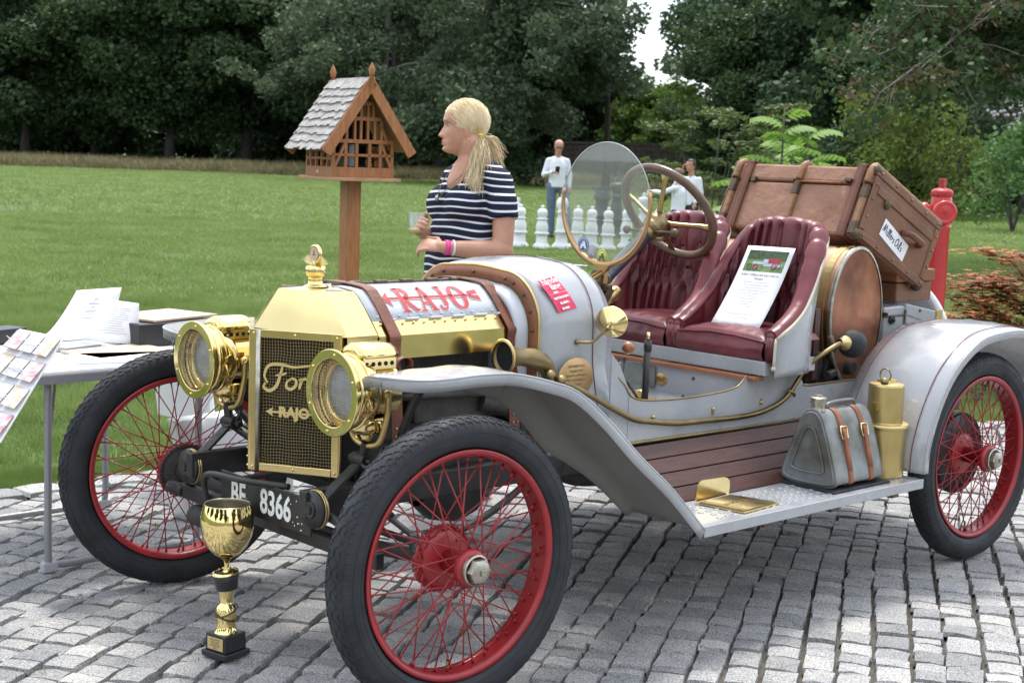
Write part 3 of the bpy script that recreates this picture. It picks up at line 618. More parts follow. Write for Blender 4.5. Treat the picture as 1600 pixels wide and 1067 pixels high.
# RAJO lettering with the arrow through it, lying on the sloped bonnet
M['redletter'] = mat('red_letter_paint', (.42, .045, .05), .45, var=.15, vs=20)
M['pinkline'] = mat('letter_outline_paint', (.72, .50, .50), .5)
def bsurf(u, v):  # u along the car to the rear, v from the crown edge downwards 0..1 over the sloped face
    a = Vector((0, .125, 1.0365)); b = Vector((0, .196, .972)); 
    P = [Vector((0, .108, 1.0425)), Vector((0, .135, 1.026)), Vector((0, .165, .999)), Vector((0, .184, .979))]; t = v*3; i = min(int(t), 2); p = P[i].lerp(P[i+1], t-i)
    return Vector((-.228-u, p.y, p.z))+Vector((0, .55, .6))*.0042
def glyph(mb, polys, off, h=0):
    for poly in polys:
        # triangulated by a fan over short strips: polys are quads lists
        pts = [bsurf(off+x, 1-y)+Vector((0, .6, .7))*h for x, y in poly]; mb.add(pts, [tuple(range(len(pts)))])
def seg(x0, y0, x1, y1, w0, w1=None, n=5):
    w1 = w0 if w1 is None else w1; out = []; hx = .066
    for i in range(n):
        t0, t1 = i/n, (i+1)/n; xa, ya, xb, yb = lerp(x0, x1, t0), lerp(y0, y1, t0), lerp(x0, x1, t1), lerp(y0, y1, t1); wa, wb = lerp(w0, w1, t0), lerp(w0, w1, t1)
        d = Vector((xb-xa, (yb-ya)*hx)); d = d.normalized() if d.length else Vector((1, 0)); nx_, ny_ = -d.y, d.x/hx
        out.append([(xa-nx_*wa/2, ya-ny_*wa/2), (xb-nx_*wb/2, yb-ny_*wb/2), (xb+nx_*wb/2, yb+ny_*wb/2), (xa+nx_*wa/2, ya+ny_*wa/2)])
    return out
def arc(cx, cy, rx, ry, a0, a1, w_, n=14, w1=None):
    out = []; hx = .066
    for i in range(n):
        t0, t1 = lerp(a0, a1, i/n), lerp(a0, a1, (i+1)/n); f0 = w_ if w1 is None else w_+(w1-w_)*abs(math.cos(t0)); f1 = w_ if w1 is None else w_+(w1-w_)*abs(math.cos(t1))
        p = lambda t, s, f: (cx+(rx+s*f/2)*math.cos(t), cy+(ry+s*f/2/hx)*math.sin(t))
        out.append([p(t0, -1, f0), p(t0, 1, f0), p(t1, 1, f1), p(t1, -1, f1)])
    return out
def rajo(mb, g=0, h=0):
    W1 = .0155+g
    glyph(mb, seg(.012, 0, .012, 1, W1), 0, h); glyph(mb, seg(-.002-g/2, .04, .028+g/2, .04, .005+g), 0, h); glyph(mb, seg(-.002-g/2, .96, .02, .96, .005+g), 0, h)
    glyph(mb, arc(.022, .74, .017, .21, -PI/2, PI/2, .006+g, w1=.015+g), 0, h); glyph(mb, seg(.024, .5, .052, .06, .014+g, .011+g), 0, h); glyph(mb, seg(.048, .05, .062+g/2, .10, .005+g), 0, h)
    glyph(mb, seg(.098, 1.0, .078, .04, .006+g), 0, h); glyph(mb, seg(.098, 1.0, .120, .04, .016+g), 0, h); glyph(mb, seg(.068-g/2, .04, .088+g/2, .04, .005+g), 0, h); glyph(mb, seg(.108-g/2, .04, .132+g/2, .04, .005+g), 0, h); glyph(mb, seg(.086, .36, .11, .36, .005+g), 0, h)
    glyph(mb, seg(.170, 1, .170, .25, .0155+g), 0, h); glyph(mb, arc(.158, .25, .012, .20, -PI, 0, .007+g), 0, h); glyph(mb, seg(.156-g/2, .96, .182+g/2, .96, .005+g), 0, h)
    glyph(mb, arc(.228, .5, .024, .43, 0, 2*PI, .006+g, 28, .017+g), 0, h)
    glyph(mb, seg(-.036, .55, -.0, .55, .005+g), 0, h); glyph(mb, [[(-.06-g, .55), (-.03, .82+g*9), (-.034, .55), (-.03, .28-g*9)]], 0, h)
    for a, b in ((.02, .09), (.1, .165), (.17, .21), (.215, .245), (.25, .285)): glyph(mb, seg(a, .55, b, .55, .005+g), 0, h)
    glyph(mb, seg(.275-g/2, .62, .312+g, .68, .008+g, .010+g)+seg(.275-g/2, .50, .312+g, .44, .008+g, .010+g), 0, h)
m = MB(); rajo(m, .0035, 0); a = m.build('letter_outline', M['pinkline'], bon); m = MB(); rajo(m, 0, .0010); m.build('bonnet_lettering', M['redletter'], bon)
# bonnet straps
for xs_ in (-.148, -.602):
    m = MB(); sec = hoodsec(0); rg = []
    pts = [Vector((0, p[1], p[2])) for p in sec]; pts = [Vector((0, -.26, .60))]+pts+[Vector((0, .262, .60))]
    P = catmull(pts, 4); c_ = Vector((0, 0, .85)); k_ = len(P)
    for i, p in enumerate(P):
        t = (P[min(i+1, k_-1)]-P[max(i-1, 0)]).normalized(); nn = Vector((0, t.z, -t.y)); nn = nn if nn.dot(p-c_) > 0 else -nn
        a0 = p+nn*.006; a1 = p+nn*.0105
        rg.append([a0+V(xs_+.020, 0, 0), a0+V(xs_-.020, 0, 0), a1+V(xs_-.020, 0, 0), a1+V(xs_+.020, 0, 0)])
    m.loft(rg, True, True, False); st = m.build('bonnet_strap', M['strap'], car, bev=.001)
    m = MB()
    for z in (.635, .66): 
        for dx in (-.009, .009): m.ball((xs_+dx, .273, z), .004, 8, 5)
    m.build('strap_rivets', M['nickel'], st)
# loose strap end curl
m = MB(); rg = []
for i in range(14):
    a = -.6+i*.32; p = V(-.155, .268, .845)+V(math.cos(a)*.028, 0, math.sin(a)*.020); rg.append([p+V(0, -.018, 0), p+V(0, .018, 0)])
m.grid(rg); m.build('strap_end', M['strap'], car, solid=.003)
# engine under bonnet
m = MB(); m.box((-.36, 0, .74), (.48, .30, .30)); m.box((-.36, 0, .55), (.56, .40, .10)); m.box((-.40, .19, .70), (.30, .05, .10)); m.build('engine_block', M['grime'], car, bev=.01)
m = MB()
for z in (.74, .80): m.tube([(-.14, .22, z), (-.30, .24, z), (-.5, .24, z-.01)], .012, 8)
m.tube(catmull([(-.50, .22, .70), (-.62, .24, .66), (-.72, .26, .52), (-.9, .24, .42), (-1.2, .22, .39)]), .028, 12); m.build('exhaust_pipe', M['grime'], car)
m = MB(); m.box((-1.55, -.05, .43), (1.0, .42, .05)); m.lathe([(.05, 0), (.085, .02), (.085, .48), (.05, .5)], (-1.15, .12, .40), (-1, 0, 0), 20); m.build('silencer', M['grime'], car)
m = MB(); m.lathe([(.05, 0), (.10, .06), (.115, .14), (.10, .20), (.03, .24)], (-.35, .10, .42), (-1, 0, 0), 24); m.tube([(-.6, 0, .42), (-2.54, 0, .39)], .03, 12); m.lathe([(.03, -.12), (.11, -.05), (.13, 0), (.11, .05), (.03, .12)], (-2.54, 0, WR), (0, 1, 0), 28); m.cyl((-2.54, -.66, WR), (-2.54, .66, WR), .03, n=14)
m.build('transmission_and_rear_axle', M['grime'], car)
m = MB()
for k in range(4):
    L = .54-.1*k; m.tube([(-2.62, -L+2*L*i/12, .42+.12*(1-((-L+2*L*i/12)/.54)**2)+.011*k) for i in range(13)], .010, 6)
m.build('rear_leaf_spring', M['grime'], car)
for s in (-1, 1):
    m = MB(); m.tube(catmull([(-.70, s*.26, .45), (-.35, s*.42, .40), (-.02, s*.5, .37)]), .011, 8); m.build('radius_rod', M['grime'], car)
    m = MB(); m.tube(catmull([(-.12, s*.30, .50), (-.02, s*.44, .66), (.0, s*.54, .81), (-.04, s*.58, .845)]), .012, 8); m.build('fender_stay', M['black'], car)
# filler cap with winged thermometer
m = MB(); m.lathe([(.040, 0), (.030, .004), (.022, .008), (.022, .030), (.029, .032), (.030, .056), (.026, .060), (.001, .062)], (-.040, 0, 1.048), (0, 0, 1), 24, caps=True); fc = m.build('filler_cap', M['brass'], car)
m = MB(); o_ = V(-.038, 0, 1.142)
m.lathe([(.001, -.007), (.024, -.007), (.028, -.004), (.028, .004), (.024, .007), (.021, .0045), (.001, .0045)], o_, (1, 0, 0), 28); m.cyl((-.038, 0, 1.108), (-.038, 0, 1.118), .008, n=10); m.build('thermometer', M['brass'], fc)
m = MB(); m.lathe([(.001, 0), (.020, 0)], o_+V(.0052, 0, 0), (1, 0, 0), 24); m.build('thermometer_face', M['paper2'], fc)
m = MB(); m.box(o_+V(.006, 0, -.002), (.001, .012, .003)); m.box(o_+V(.006, 0, .006), (.001, .003, .010)); m.build('thermometer_marks', M['ink'], fc)
m = MB()
for s in (-1, 1):
    for k in range(5):
        a = .20+.20*k; L = .052-.005*k; c_ = V(-.038, s*.012, 1.108+.002*k); e = c_+V(0, s*math.cos(a*.8)*L, math.sin(a*.8)*L*.62+.006); m.loft([[c_+V(.003, 0, -.004), c_+V(-.003, 0, -.004), c_+V(-.003, 0, .004), c_+V(.003, 0, .004)], [e+V(.001, 0, -.002), e+V(-.001, 0, -.002), e+V(-.001, 0, .002), e+V(.001, 0, .002)]])
m.build('wings', M['brass'], fc)
# ---- headlights
LX, LY, LZ = .149, .357, .799
def headlight(s):
    c = V(LX, s*LY, LZ); m = MB(); ax = (-1, 0, 0)
    m.hlathe([(.098, .006), (.100, .012), (.100, .022)], c, ax, 56); m.lathe([(.100, .022), (.105, .026), (.106, .034), (.101, .038)], c, ax, 56); m.hlathe([(.101, .038), (.101, .050), (.105, .052), (.105, .058), (.099, .060)], c, ax, 56); m.lathe([(.099, .060), (.096, .085), (.084, .102), (.074, .107)], c, ax, 56); m.hlathe([(.074, .107), (.074, .180), (.068, .186), (.064, .190), (.001, .192)], c, ax, 56)
    hl = m.build('headlight', M['brass'], car)
    m = MB(); m.hlathe([(.092, .004), (.0925, -.003), (.094, -.004), (.1165, -.004), (.1185, -.002), (.1185, .003), (.1165, .005), (.092, .004)], c, ax, 72); rg = m.build('stone_guard', M['brass'], hl)
    m = MB()
    for k in range(6):
        a = 2*PI*k/6+.4; m.ball(c+V(.0045, math.cos(a)*.105, math.sin(a)*.105), .0042, 8, 5)
    tag(m.build('guard_rivets', M['brass'], rg), kind='stuff')
    m = MB()
    for k in range(-11, 12):
        u = k*.0082; L = math.sqrt(max(.0935**2-u*u, 0)); q = .0014
        m.tube([c+V(0, u+q*math.sin(v_*60+k), v_) for v_ in np.linspace(-L, L, 8)], .00065, 3, caps=False); m.tube([c+V(.001, v_, u+q*math.sin(v_*55-k)) for v_ in np.linspace(-L, L, 8)], .00065, 3, caps=False)
    tag(m.build('guard_mesh', M['nickel'], rg), kind='stuff')
    m = MB(); m.lathe([(.100, .034), (.088, .036), (.080, .030), (.074, .034), (.073, .044)], c, ax, 48); m.build('lens_bezel', M['brass'], hl)
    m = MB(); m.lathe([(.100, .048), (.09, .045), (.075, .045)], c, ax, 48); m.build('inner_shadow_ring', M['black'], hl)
    m = MB(); m.lathe([(.001, .125), (.02, .120), (.045, .100), (.062, .072), (.074, .046)], c, ax, 40); m.build('reflector', M['reflector'], hl)
    m = MB(); m.lathe([(.001, .034), (.03, .036), (.055, .040), (.0745, .046)], c, ax, 36)
    m.build('lens', M['lens'], hl)
    m = MB(); m.cyl(c+V(-.06, 0, 0), c+V(-.05, 0, .0), .008, n=8); m.ball(c+V(-.055, 0, .012), (.006, .006, .012), 8, 6); m.build('burner', M['paper'], hl)
    # chimney: domed hood over a box with a row of round vents
    m = MB(); xa, xb = -.055, -.175
    prof = [(.062, .02), (.060, .055), (.058, .068)]
    m.box(c+V(-.118, 0, .078), (.112, .108, .034)); ch = m.build('vent_box', M['brass'], hl, bev=.002)
    m = MB(); rows = []
    for i in range(11):
        a = PI*i/10; rows.append([c+V(x, math.cos(a)*.060*f, .094+math.sin(a)*.036*f) for x, f in ((-.052, .3), (-.060, .8), (-.075, 1), (-.160, 1), (-.178, .92), (-.180, .55))])
    m.grid(rows); m.build('chimney_dome', M['brass'], hl, solid=.002)
    m = MB()
    for k in range(5): m.cyl(c+V(-.074-.021*k, s*.0, .078)+V(0, -.0552, 0), c+V(-.074-.021*k, 0, .078)+V(0, .0552, 0), .0062, n=12)
    m.build('vent_holes', M['hole'], ch)
    m = MB(); m.lathe([(.050, 0), (.054, .01), (.054, .03), (.045, .045), (.03, .05)], c+V(-.118, 0, -.072), (0, 0, -1), 28, caps=True); m.cyl(c+V(-.118, 0, -.12), c+V(-.118, 0, -.145), .02, .012, 12); m.build('burner_cup', M['brass'], hl)
    m = MB()
    for yy in (-.072, .072): m.box(c+V(-.118, yy, 0), (.016, .012, .05)); m.cyl(c+V(-.118, yy*.95, 0), c+V(-.118, yy*1.32, 0), .008, n=12); m.lathe([(.014, 0), (.014, .008), (.001, .010)], c+V(-.118, yy*1.25, 0), (0, 1 if yy > 0 else -1, 0), 16)
    m.tube(catmull([c+V(-.118, .092, 0), c+V(-.118, .09, -.06), c+V(-.118, .05, -.145), c+V(-.118, -.05, -.145), c+V(-.118, -.09, -.06), c+V(-.118, -.092, 0)]), .009, 8); m.build('fork_bracket', M['brassm'], hl)
    m = MB(); m.cyl(c+V(-.06, .100, .012), c+V(-.06, .108, .012), .012, n=12); m.box(c+V(-.06, .100, .0), (.03, .012, .010)); m.tube([c+V(-.045, .105, -.005), c+V(-.05, .112, -.03), c+V(-.06, .108, -.05)], .003, 6); m.build('latch', M['brass'], hl)
    m = MB(); m.tube(catmull([c+V(-.118, 0, -.145), c+V(-.12, -s*.02, -.20), c+V(-.16, -s*.09, -.25), c+V(-.2, -s*.13, -.30)]), .014, 10); m.build('lamp_post', M['black'], hl)
    m = MB(); m.tube(catmull([c+V(-.14, .03, -.10), c+V(-.13, .05, -.17), c+V(-.10, .03, -.21), c+V(-.12, -.03, -.20), c+V(-.16, -.08*s, -.22)]), .007, 8); m.build('gas_hose', M['blackplastic'], hl)
    return hl
ml = bpy.data.materials.new('fluted_lens_glass'); ml.use_nodes = True; t = ml.node_tree; b = t.nodes['Principled BSDF']; b.inputs['Base Color'].default_value = (.9, .95, 1, 1); b.inputs['Roughness'].default_value = .08; b.inputs['Transmission Weight'].default_value = .75; b.inputs['IOR'].default_value = 1.4
g = t.nodes.new('ShaderNodeTexCoord'); wv = t.nodes.new('ShaderNodeTexWave'); wv.bands_direction = 'Y'; wv.inputs['Scale'].default_value = 28; wv.inputs['Distortion'].default_value = 3; bp = t.nodes.new('ShaderNodeBump'); bp.inputs['Strength'].default_value = .8; bp.inputs['Distance'].default_value = .004
t.links.new(g.outputs['Object'], wv.inputs[0]); t.links.new(wv.outputs[0], bp.inputs['Height']); t.links.new(bp.outputs[0], b.inputs['Normal']); M['lens'] = ml
for s in (1, -1): headlight(s)
# ---- front fenders: crowned strip with rolled outer lip and an inner skirt
FO = catmull([(.121, .535, .862), (.119, .565, .864), (.110, .615, .866), (.090, .650, .867), (.055, .674, .868), (0, .686, .870), (-.09, .690, .873), (-.20, .702, .869), (-.30, .735, .846), (-.39, .755, .812), (-.48, .782, .735), (-.567, .800, .647), (-.626, .801, .598), (-.747, .802, .503), (-.897, .803, .362)], 4)
def fender(s):
    m = MB(); rows = []; n = len(FO); lip = []
    for i, p in enumerate(FO):
        f = i/(n-1); a = FO[max(i-1, 0)]; b = FO[min(i+1, n-1)]; t = V(b.x-a.x, 0, b.z-a.z).normalized(); nn = V(t.z, 0, -t.x); nn = nn if nn.z > 0 else -nn
        if i < 16: nn = V(0, 0, 1)
        yi = lerp(.475, .515, min(1, max(0, f-.2)*1.4)); yo = p.y; sk = .012+.06*min(1, max(0, f-.25)*4)*min(1, (1-f)*4+.15); q0 = V(p.x, 0, p.z)
        row = [q0-nn*.031+V(0, yo-.002, 0), q0-nn*.005+V(0, yo, 0), q0+V(0, yo-.003, 0), q0+V(0, yo-.012, 0)+nn*.001]
        for k in (.15, .3, .5, .7, .85, 1.0): row.append(q0+V(0, lerp(yo-.012, yi, k), 0)+nn*(.004*math.sin(PI*k)*min(1, f*8)+.0015*math.sin(11*k+60*f)*min(1, f*5))-V(0, 0, .004*k*(1-f)))
        row += [q0-nn*sk*.5+V(0, yi-.012, 0), q0-nn*sk+V(0, yi-.020, 0)]
        rows.append([(q.x, q.y*s, q.z) for q in row])
    r0_ = rows[0]; m.grid([[(x-.002, y, z-.031) for x, y, z in r0_], [(x+.001, y, z-.006) for x, y, z in r0_]]+rows)
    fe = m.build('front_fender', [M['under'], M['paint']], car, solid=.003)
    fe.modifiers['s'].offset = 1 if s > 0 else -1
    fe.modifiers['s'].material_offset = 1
    m = MB(); m.tube([V(*r0_[-3])]+[V(*r[2]) for r in rows], .0035, 6); m.build('rolled_edge', M['paint'], fe)
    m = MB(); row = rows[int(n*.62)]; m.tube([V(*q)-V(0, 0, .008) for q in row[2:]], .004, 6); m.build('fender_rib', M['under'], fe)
    return fe
for s in (1, -1): fender(s)
# rear fenders
RP = catmull([(-2.060, 0, .392), (-2.066, 0, .484), (-2.117, 0, .616), (-2.214, 0, .746), (-2.373, 0, .843), (-2.55, 0, .868), (-2.72, 0, .862), (-2.92, 0, .81), (-3.06, 0, .71), (-3.12, 0, .60)], 4)
M['pinstripe'] = mat('dark_red_pinstripe', (.16, .02, .03), .5)
def rfender(s):
    m = MB(); rows = []; n = len(RP); pin = []; pin2 = []
    for i, p in enumerate(RP):
        a = RP[max(i-1, 0)]; b = RP[min(i+1, n-1)]; t = (b-a).normalized(); nn = Vector((-t.z, 0, t.x)) if False else Vector((t.z, 0, -t.x)); c_ = Vector((-2.54, 0, .39)); nn = nn if nn.dot(p-c_) > 0 else -nn
        f = i/(n-1); yi = .44
        row = [p-nn*.030+V(0, .803, 0), p-nn*.004+V(0, .804, 0), p+V(0, .797, 0)]
        for k in (.12, .25, .4, .6, .8, 1.0): row.append(p+V(0, lerp(.797, yi, k), 0)+nn*(.014*math.sin(PI*k)))
        row += [p-nn*.05+V(0, yi-.004, 0)]
        rows.append([(q.x, q.y*s, q.z) for q in row]); pin.append(p+V(0, s*.755, 0)+nn*.0105); pin2.append(p+V(0, s*.475, 0)+nn*.006)
    m.grid(rows); fe = m.build('rear_fender', M['paint'], car, solid=.004)
    m = MB(); m.tube([V(*r[1]) for r in rows], .0042, 6); m.build('rolled_edge', M['paint'], fe)
    for P in (pin, pin2): m = MB(); m.tube(P, .0016, 4); m.build('pinstripe', M['pinstripe'], fe)
for s in (1, -1): rfender(s)
# running boards with lip, valance planks
for s in (1, -1):
    m = MB(); m.box((-1.482, s*.675, .368), (1.17, .25, .012)); m.box((-1.480, s*.801, .358), (1.176, .004, .034)); rb = m.build('running_board', M['paint'], car, bev=.002)
    m = MB(); 
    for k in range(3): m.box((-1.2-.35*k, s*.55, .345), (.04, .50, .03))
    m.build('board_bracket', M['fit'], rb)
    for k in range(4):
        t0, t1 = k/4, (k+1)/4; ya, yb = lerp(.552, .405, t0), lerp(.552, .405, t1); za, zb = lerp(.372, .535, t0), lerp(.372, .535, t1)
        m = MB(); d_ = Vector((0, (yb-ya), zb-za)); ln = d_.length; d_.normalize(); a = math.atan2(d_.z, d_.y)
        m.box((-1.485, s*(ya+yb)/2, (za+zb)/2), (1.18, ln-.004, .012), Euler((a if s > 0 else -a, 0, 0)).to_matrix() if s > 0 else Euler((-a, 0, 0)).to_matrix()); m.build('plank', M['mahog'], rb, bev=.0015)
# embossed pattern on board, step plate with kick plate
m = MB()
for i in range(26):
    for j in range(5):
        m.ball((-1.02-.038*i-.018*(j % 2), .60+.038*j, .3745), (.011, .011, .0022), 8, 4)
tag(m.build('tread_bumps', M['paint'], car), kind='stuff')
m = MB(); m.prism([(-.0, 0), (-.028, .168), (-.225, .150), (-.178, -.012)], (-1.092, .600, .3765), (1, 0, 0), (0, 1, 0), (0, 0, 1), .0035); sp_ = m.build('step_plate', M['brassm'], car)
m = MB()
for k in range(17):
    t = (k+.5)/17; a = Vector((-1.096, .604, .382)).lerp(Vector((-1.120, .762, .382)), t); b = Vector((-1.268, .592, .382)).lerp(Vector((-1.312, .746, .382)), t); m.tube([a, b], .0030, 5)
tag(m.build('step_ribs', M['brassd'], sp_), kind='stuff')
text('RUCKSTELL', .026, (-1.20, .676, .3845), (-1, -.05, 0), (.0, -1, 0), M['brassd'], sp_, 'step_lettering', bold=.001)
m = MB(); pr = [(0, 0), (.172, 0), (.176, .030), (.172, .046), (.160, .056), (.140, .061), (.03, .066), (.012, .060), (.002, .048), (-.003, .03)]; m.prism(pr, (-1.096, .594, .382), (-1, -.06, 0), (0, 0, 1), (0, -1, 0), .004); m.build('kick_plate', M['brass'], car)
# ---- cowl
def arch(x, w_, zt, zb, r, wb=None, nz=6):
    wb = w_ if wb is None else wb; pts = []
    for i in range(nz): 
        t = i/nz; pts.append((x, lerp(wb, w_, min(1, t*1.6)), lerp(zb, zt-r, t)))
    for i in range(13):
        a = PI/2*i/12; pts.append((x, w_-r*1.02+r*1.02*math.cos(a), zt-r+r*(.93+.07*math.sin(a))*math.sin(a) if False else zt-r+r*math.sin(a)))
    pts += [(x, (w_-r)*.5, zt+.006), (x, 0, zt+.009)]
    return pts+[(x, -p[1], p[2]) for p in reversed(pts[:-1])]
ZB = .545
m = MB(); rows = [arch(-.662, .300, 1.086, ZB+.02, .16), arch(-.70, .303, 1.094, ZB, .165), arch(-.78, .306, 1.106, ZB, .17, .325), arch(-.88, .306, 1.110, ZB, .18, .355), arch(-.94, .304, 1.106, ZB, .185, .372)]
# rear edge of the cowl leans back towards its foot
last = [(p[0]-.018-(1.10-p[2])*.05, p[1], p[2]-.004) for p in arch(-.95, .302, 1.100, ZB, .19, .385)]
rows.append(last); m.grid(rows); cowl = m.build('cowl', M['paint'], car, solid=.004)
m = MB(); m.tube([V(*p) for p in arch(-.660, .301, 1.088, ZB+.02, .16)], .005, 6); m.build('brass_beading', M['brassm'], cowl)
m = MB(); a = arch(-.655, .300, 1.085, ZB+.02, .16); b = arch(-.652, .264, 1.048, ZB+.02, .14); m.grid([a, b]); m.build('leather_band', M['band'], cowl, solid=.006)
m = MB(); c_ = arch(-.648, .262, 1.046, ZB+.1, .14); rr_ = []
for j, (sx, f) in enumerate(((-.650, 1), (-.645, .985), (-.62, .965), (-.612, .94), (-.618, .90), (-.64, .86))): rr_.append([(sx, p[1]*f, .62+(p[2]-.62)*(1-(1-f)*.62)) for p in c_])
m.grid(rr_); m.build('cowl_front_panel', M['paintw'], cowl, solid=.003)
m = MB()
for k in (2, 6, 9, 12, 15, 17, 20, 23, 26, 29, 33):
    p = Vector(arch(-.648, .283, 1.066, ZB+.02, .15)[k]); m.ball(p, .006, 8, 5)
tag(m.build('cowl_screws', M['fit'], cowl), kind='stuff')
m = MB()
for k in (8, 10, 12, 14, 15, 18, 21, 23, 25): p = Vector(arch(-.640, .247, 1.030, ZB+.1, .13)[k]); m.ball(p, .0055, 8, 5)
tag(m.build('panel_bolts', M['fit'], cowl), kind='stuff')
m = MB(); m.tube([V(p[0]-.88+.0-(1.1-p[2])*.04, p[1]*1.006+(.002 if p[1] > 0 else -.002), p[2]+.0035) for p in arch(0, .306, 1.110, ZB, .18, .353)], .0015, 4); m.build('pinstripe', M['pinstripe'], cowl)
# sticker, plaque
M['pink'] = mat('pink_sticker', (.68, .035, .10), .45)
def cowlpt(x, s_):  # s_: height on the near shoulder
    pts = arch(x, .306, 1.106, ZB, .17, .33); pts = [p for p in pts if p[1] > 0]; pts.sort(key=lambda p: p[2])
    for a, b in zip(pts, pts[1:]):
        if a[2] <= s_ <= b[2]: t = (s_-a[2])/(b[2]-a[2]); return Vector((x, lerp(a[1], b[1], t), s_))
    return Vector(pts[-1])
m = MB(); rows = []
for i in range(7):
    rows.append([cowlpt(lerp(-.690, -.772, j/4)-.045*i/6, lerp(1.060, .965, i/6)+.012*(j/4))+V(0, .0045, .0038) for j in range(5)])
m.grid(rows); stk = m.build('sticker', M['pink'], cowl)
q = lambda a, b: (rows[int(b*6)][int(a*4)])
e1 = (rows[2][4]-rows[2][0]).normalized(); e2 = (rows[0][2]-rows[6][2]).normalized()
def stxt(s, size, i, dx=0): text(s, size, (rows[i][2]+rows[min(i+1, 6)][2])/2+(e1.cross(e2)).normalized()*.0035+e1*dx, e1, e2, M['white'], stk, 'sticker_lettering', bold=.0006, ext=.0002)
stxt('h\u00e4nde', .030, 0); stxt('l\u00e4ng', .030, 1, .006); stxt('2022', .010, 2, -.01); stxt('MOTOR SHOW', .010, 3); stxt('KLASIKA', .010, 4); stxt('BE HERE', .009, 5, -.006)
m = MB(); m.tube([rows[3][0]+e2*.006+V(0, .004, .003), rows[3][4]+e2*.006+V(0, .004, .003)], .0006, 4); m.build('sticker_line', M['white'], stk)
M['plaque'] = mat('engraved_brass_plaque', (.50, .32, .14), .42, .7, var=.15, vs=30)
m = MB(); pc = V(-.795, .334, .763); m.lathe([(.001, .001), (.070, .001), (.073, -.001)], (0, 0, 0), (0, 1, 0), 40)
m.v = [(pc.x+x*1.06, pc.y+y, pc.z+z*.9) for x, y, z in m.v]; plq = m.build('brass_plaque', M['plaque'], cowl)
for i, (s_, z) in enumerate((('BONNEVILLE', .012), ('Imagine 1915', .011), ('Speed Record Winner', .0095), ('Flat Track Champion', .0095), ('Single Seater', .0095), ('Built in England', .0095), ('by the owner', .0095))): text(s_, z, pc+V(0, .003, .040-.0145*i), (-1, 0, 0), (0, 0, 1), M['ink'], plq, 'plaque_lettering', ext=.0002)
# ---- body tub
m = MB()
def side(s):
    y0 = s*.388; poly = [(-.985, .545), (-.985, .70), (-1.015, .683), (-1.18, .668), (-1.36, .669), (-1.50, .678), (-1.545, .695), (-1.575, .72), (-1.88, .72), (-1.885, .690), (-1.905, .664), (-1.94, .657), (-2.42, .657), (-2.42, .70), (-2.50, .72), (-2.95, .72), (-2.95, .60), (-2.55, .60), (-2.05, .545)]
    m = MB(); m.prism(poly, (0, y0, 0), (1, 0, 0), (0, 0, 1), (0, -s, 0), .006); o = m.build('body_side', M['paint'], car); return o
bsd = [side(1), side(-1)]
for s, o in zip((1, -1), bsd):
    m = MB(); m.tube([(-.99, s*.39, .545), (-1.5, s*.392, .541), (-2.06, s*.392, .541)], .006, 8); m.build('bottom_moulding', M['brassd'], o)
    m = MB(); m.tube(catmull([(-.93, s*.384, .765), (-.965, s*.386, .735), (-1.015, s*.388, .688), (-1.18, s*.388, .672), (-1.36, s*.388, .672), (-1.50, s*.388, .681), (-1.55, s*.388, .70), (-1.572, s*.388, .722)], 4), .0032, 6); m.build('copper_edge_bead', M['brassd'], o)
    m = MB(); m.tube([(-1.90, s*.386, .664), (-1.94, s*.386, .659), (-2.42, s*.386, .659)], .005, 6); m.build('deck_edge_bead', M['brassd'], o)
    m = MB()
    for x in (-1.10, -1.40, -1.66): m.box((x, s*.390, .612+.012*(x < -1.5)), (.010, .004, .022)); m.ball((x, s*.391, .622), .007, 8, 6)
    m.build('hose_clips', M['brassm'], o); m.build
m = MB(); m.prism([(-.995, .70), (-.94, .80), (-.90, .84), (-.90, .545), (-.995, .545)], (0, .386, 0), (1, 0, 0), (0, 0, 1), (0, -1, 0), .006); m.build('door_post_panel', M['paint'], bsd[0])
m = MB(); m.box((-1.27, 0, .600), (.66, .76, .012)); m.box((-2.42, 0, .645), (1.06, .765, .010)); fl_ = m.build('body_floor', M['paint'], car)
m = MB(); m.box((-1.602, .0, .655), (.008, .765, .10)); m.build('seat_box_front', M['paint'], car)
m = MB(); m.box((-1.605, .02, .712), (.055, .80, .016)); m.build('wooden_sill', M['sill'], car, bev=.004)
m = MB(); m.box((-1.75, .01, .748), (.29, .86, .050)); m.build('seat_base_panel', M['paint'], car, bev=.003)
m = MB(); m.lathe([(.001, .001), (.030, .001), (.033, -.002)], (0, 0, 0), (1, 0, 0), 32); m.v = [(x-1.595, y-.025, z*.75+.652) for x, y, z in m.v]; ov = m.build('oval_badge', M['plaque'], car); text('MoT', .024, (-1.5925, -.025, .652), (0, 1, 0), (0, 0, 1), M['brassd'], ov, 'badge_lettering', bold=.001)
m = MB()
for y in (.13, .33): m.ball((-1.597, y, .675), .006, 8, 6)
m.build('box_bolts', M['fit'], car)
m = MB(); m.lathe([(.012, 0), (.012, .02), (.018, .022), (.018, .034), (.001, .036)], (-1.40, .06, .606), (0, 0, 1), 16); m.box((-1.40, .06, .607), (.10, .06, .003)); m.build('floor_button', M['brassm'], car)
m = MB(); m.lathe([(.05, 0), (.05, .01), (.034, .012), (.034, .03), (.03, .034), (.03, .044), (.012, .046), (.012, .09), (.02, .095), (.001, .10)], (-1.53, -.25, .606), (0, 0, 1), 24); m.tube([(-1.53, -.25, .69), (-1.55, -.2, .70)], .006, 6); m.build('floor_valve', M['brassd'], car)
m = MB(); m.box((-1.52, -.12, .66), (.10, .06, .10)); m.build('glass_jar', M['glass'], car, bev=.01)
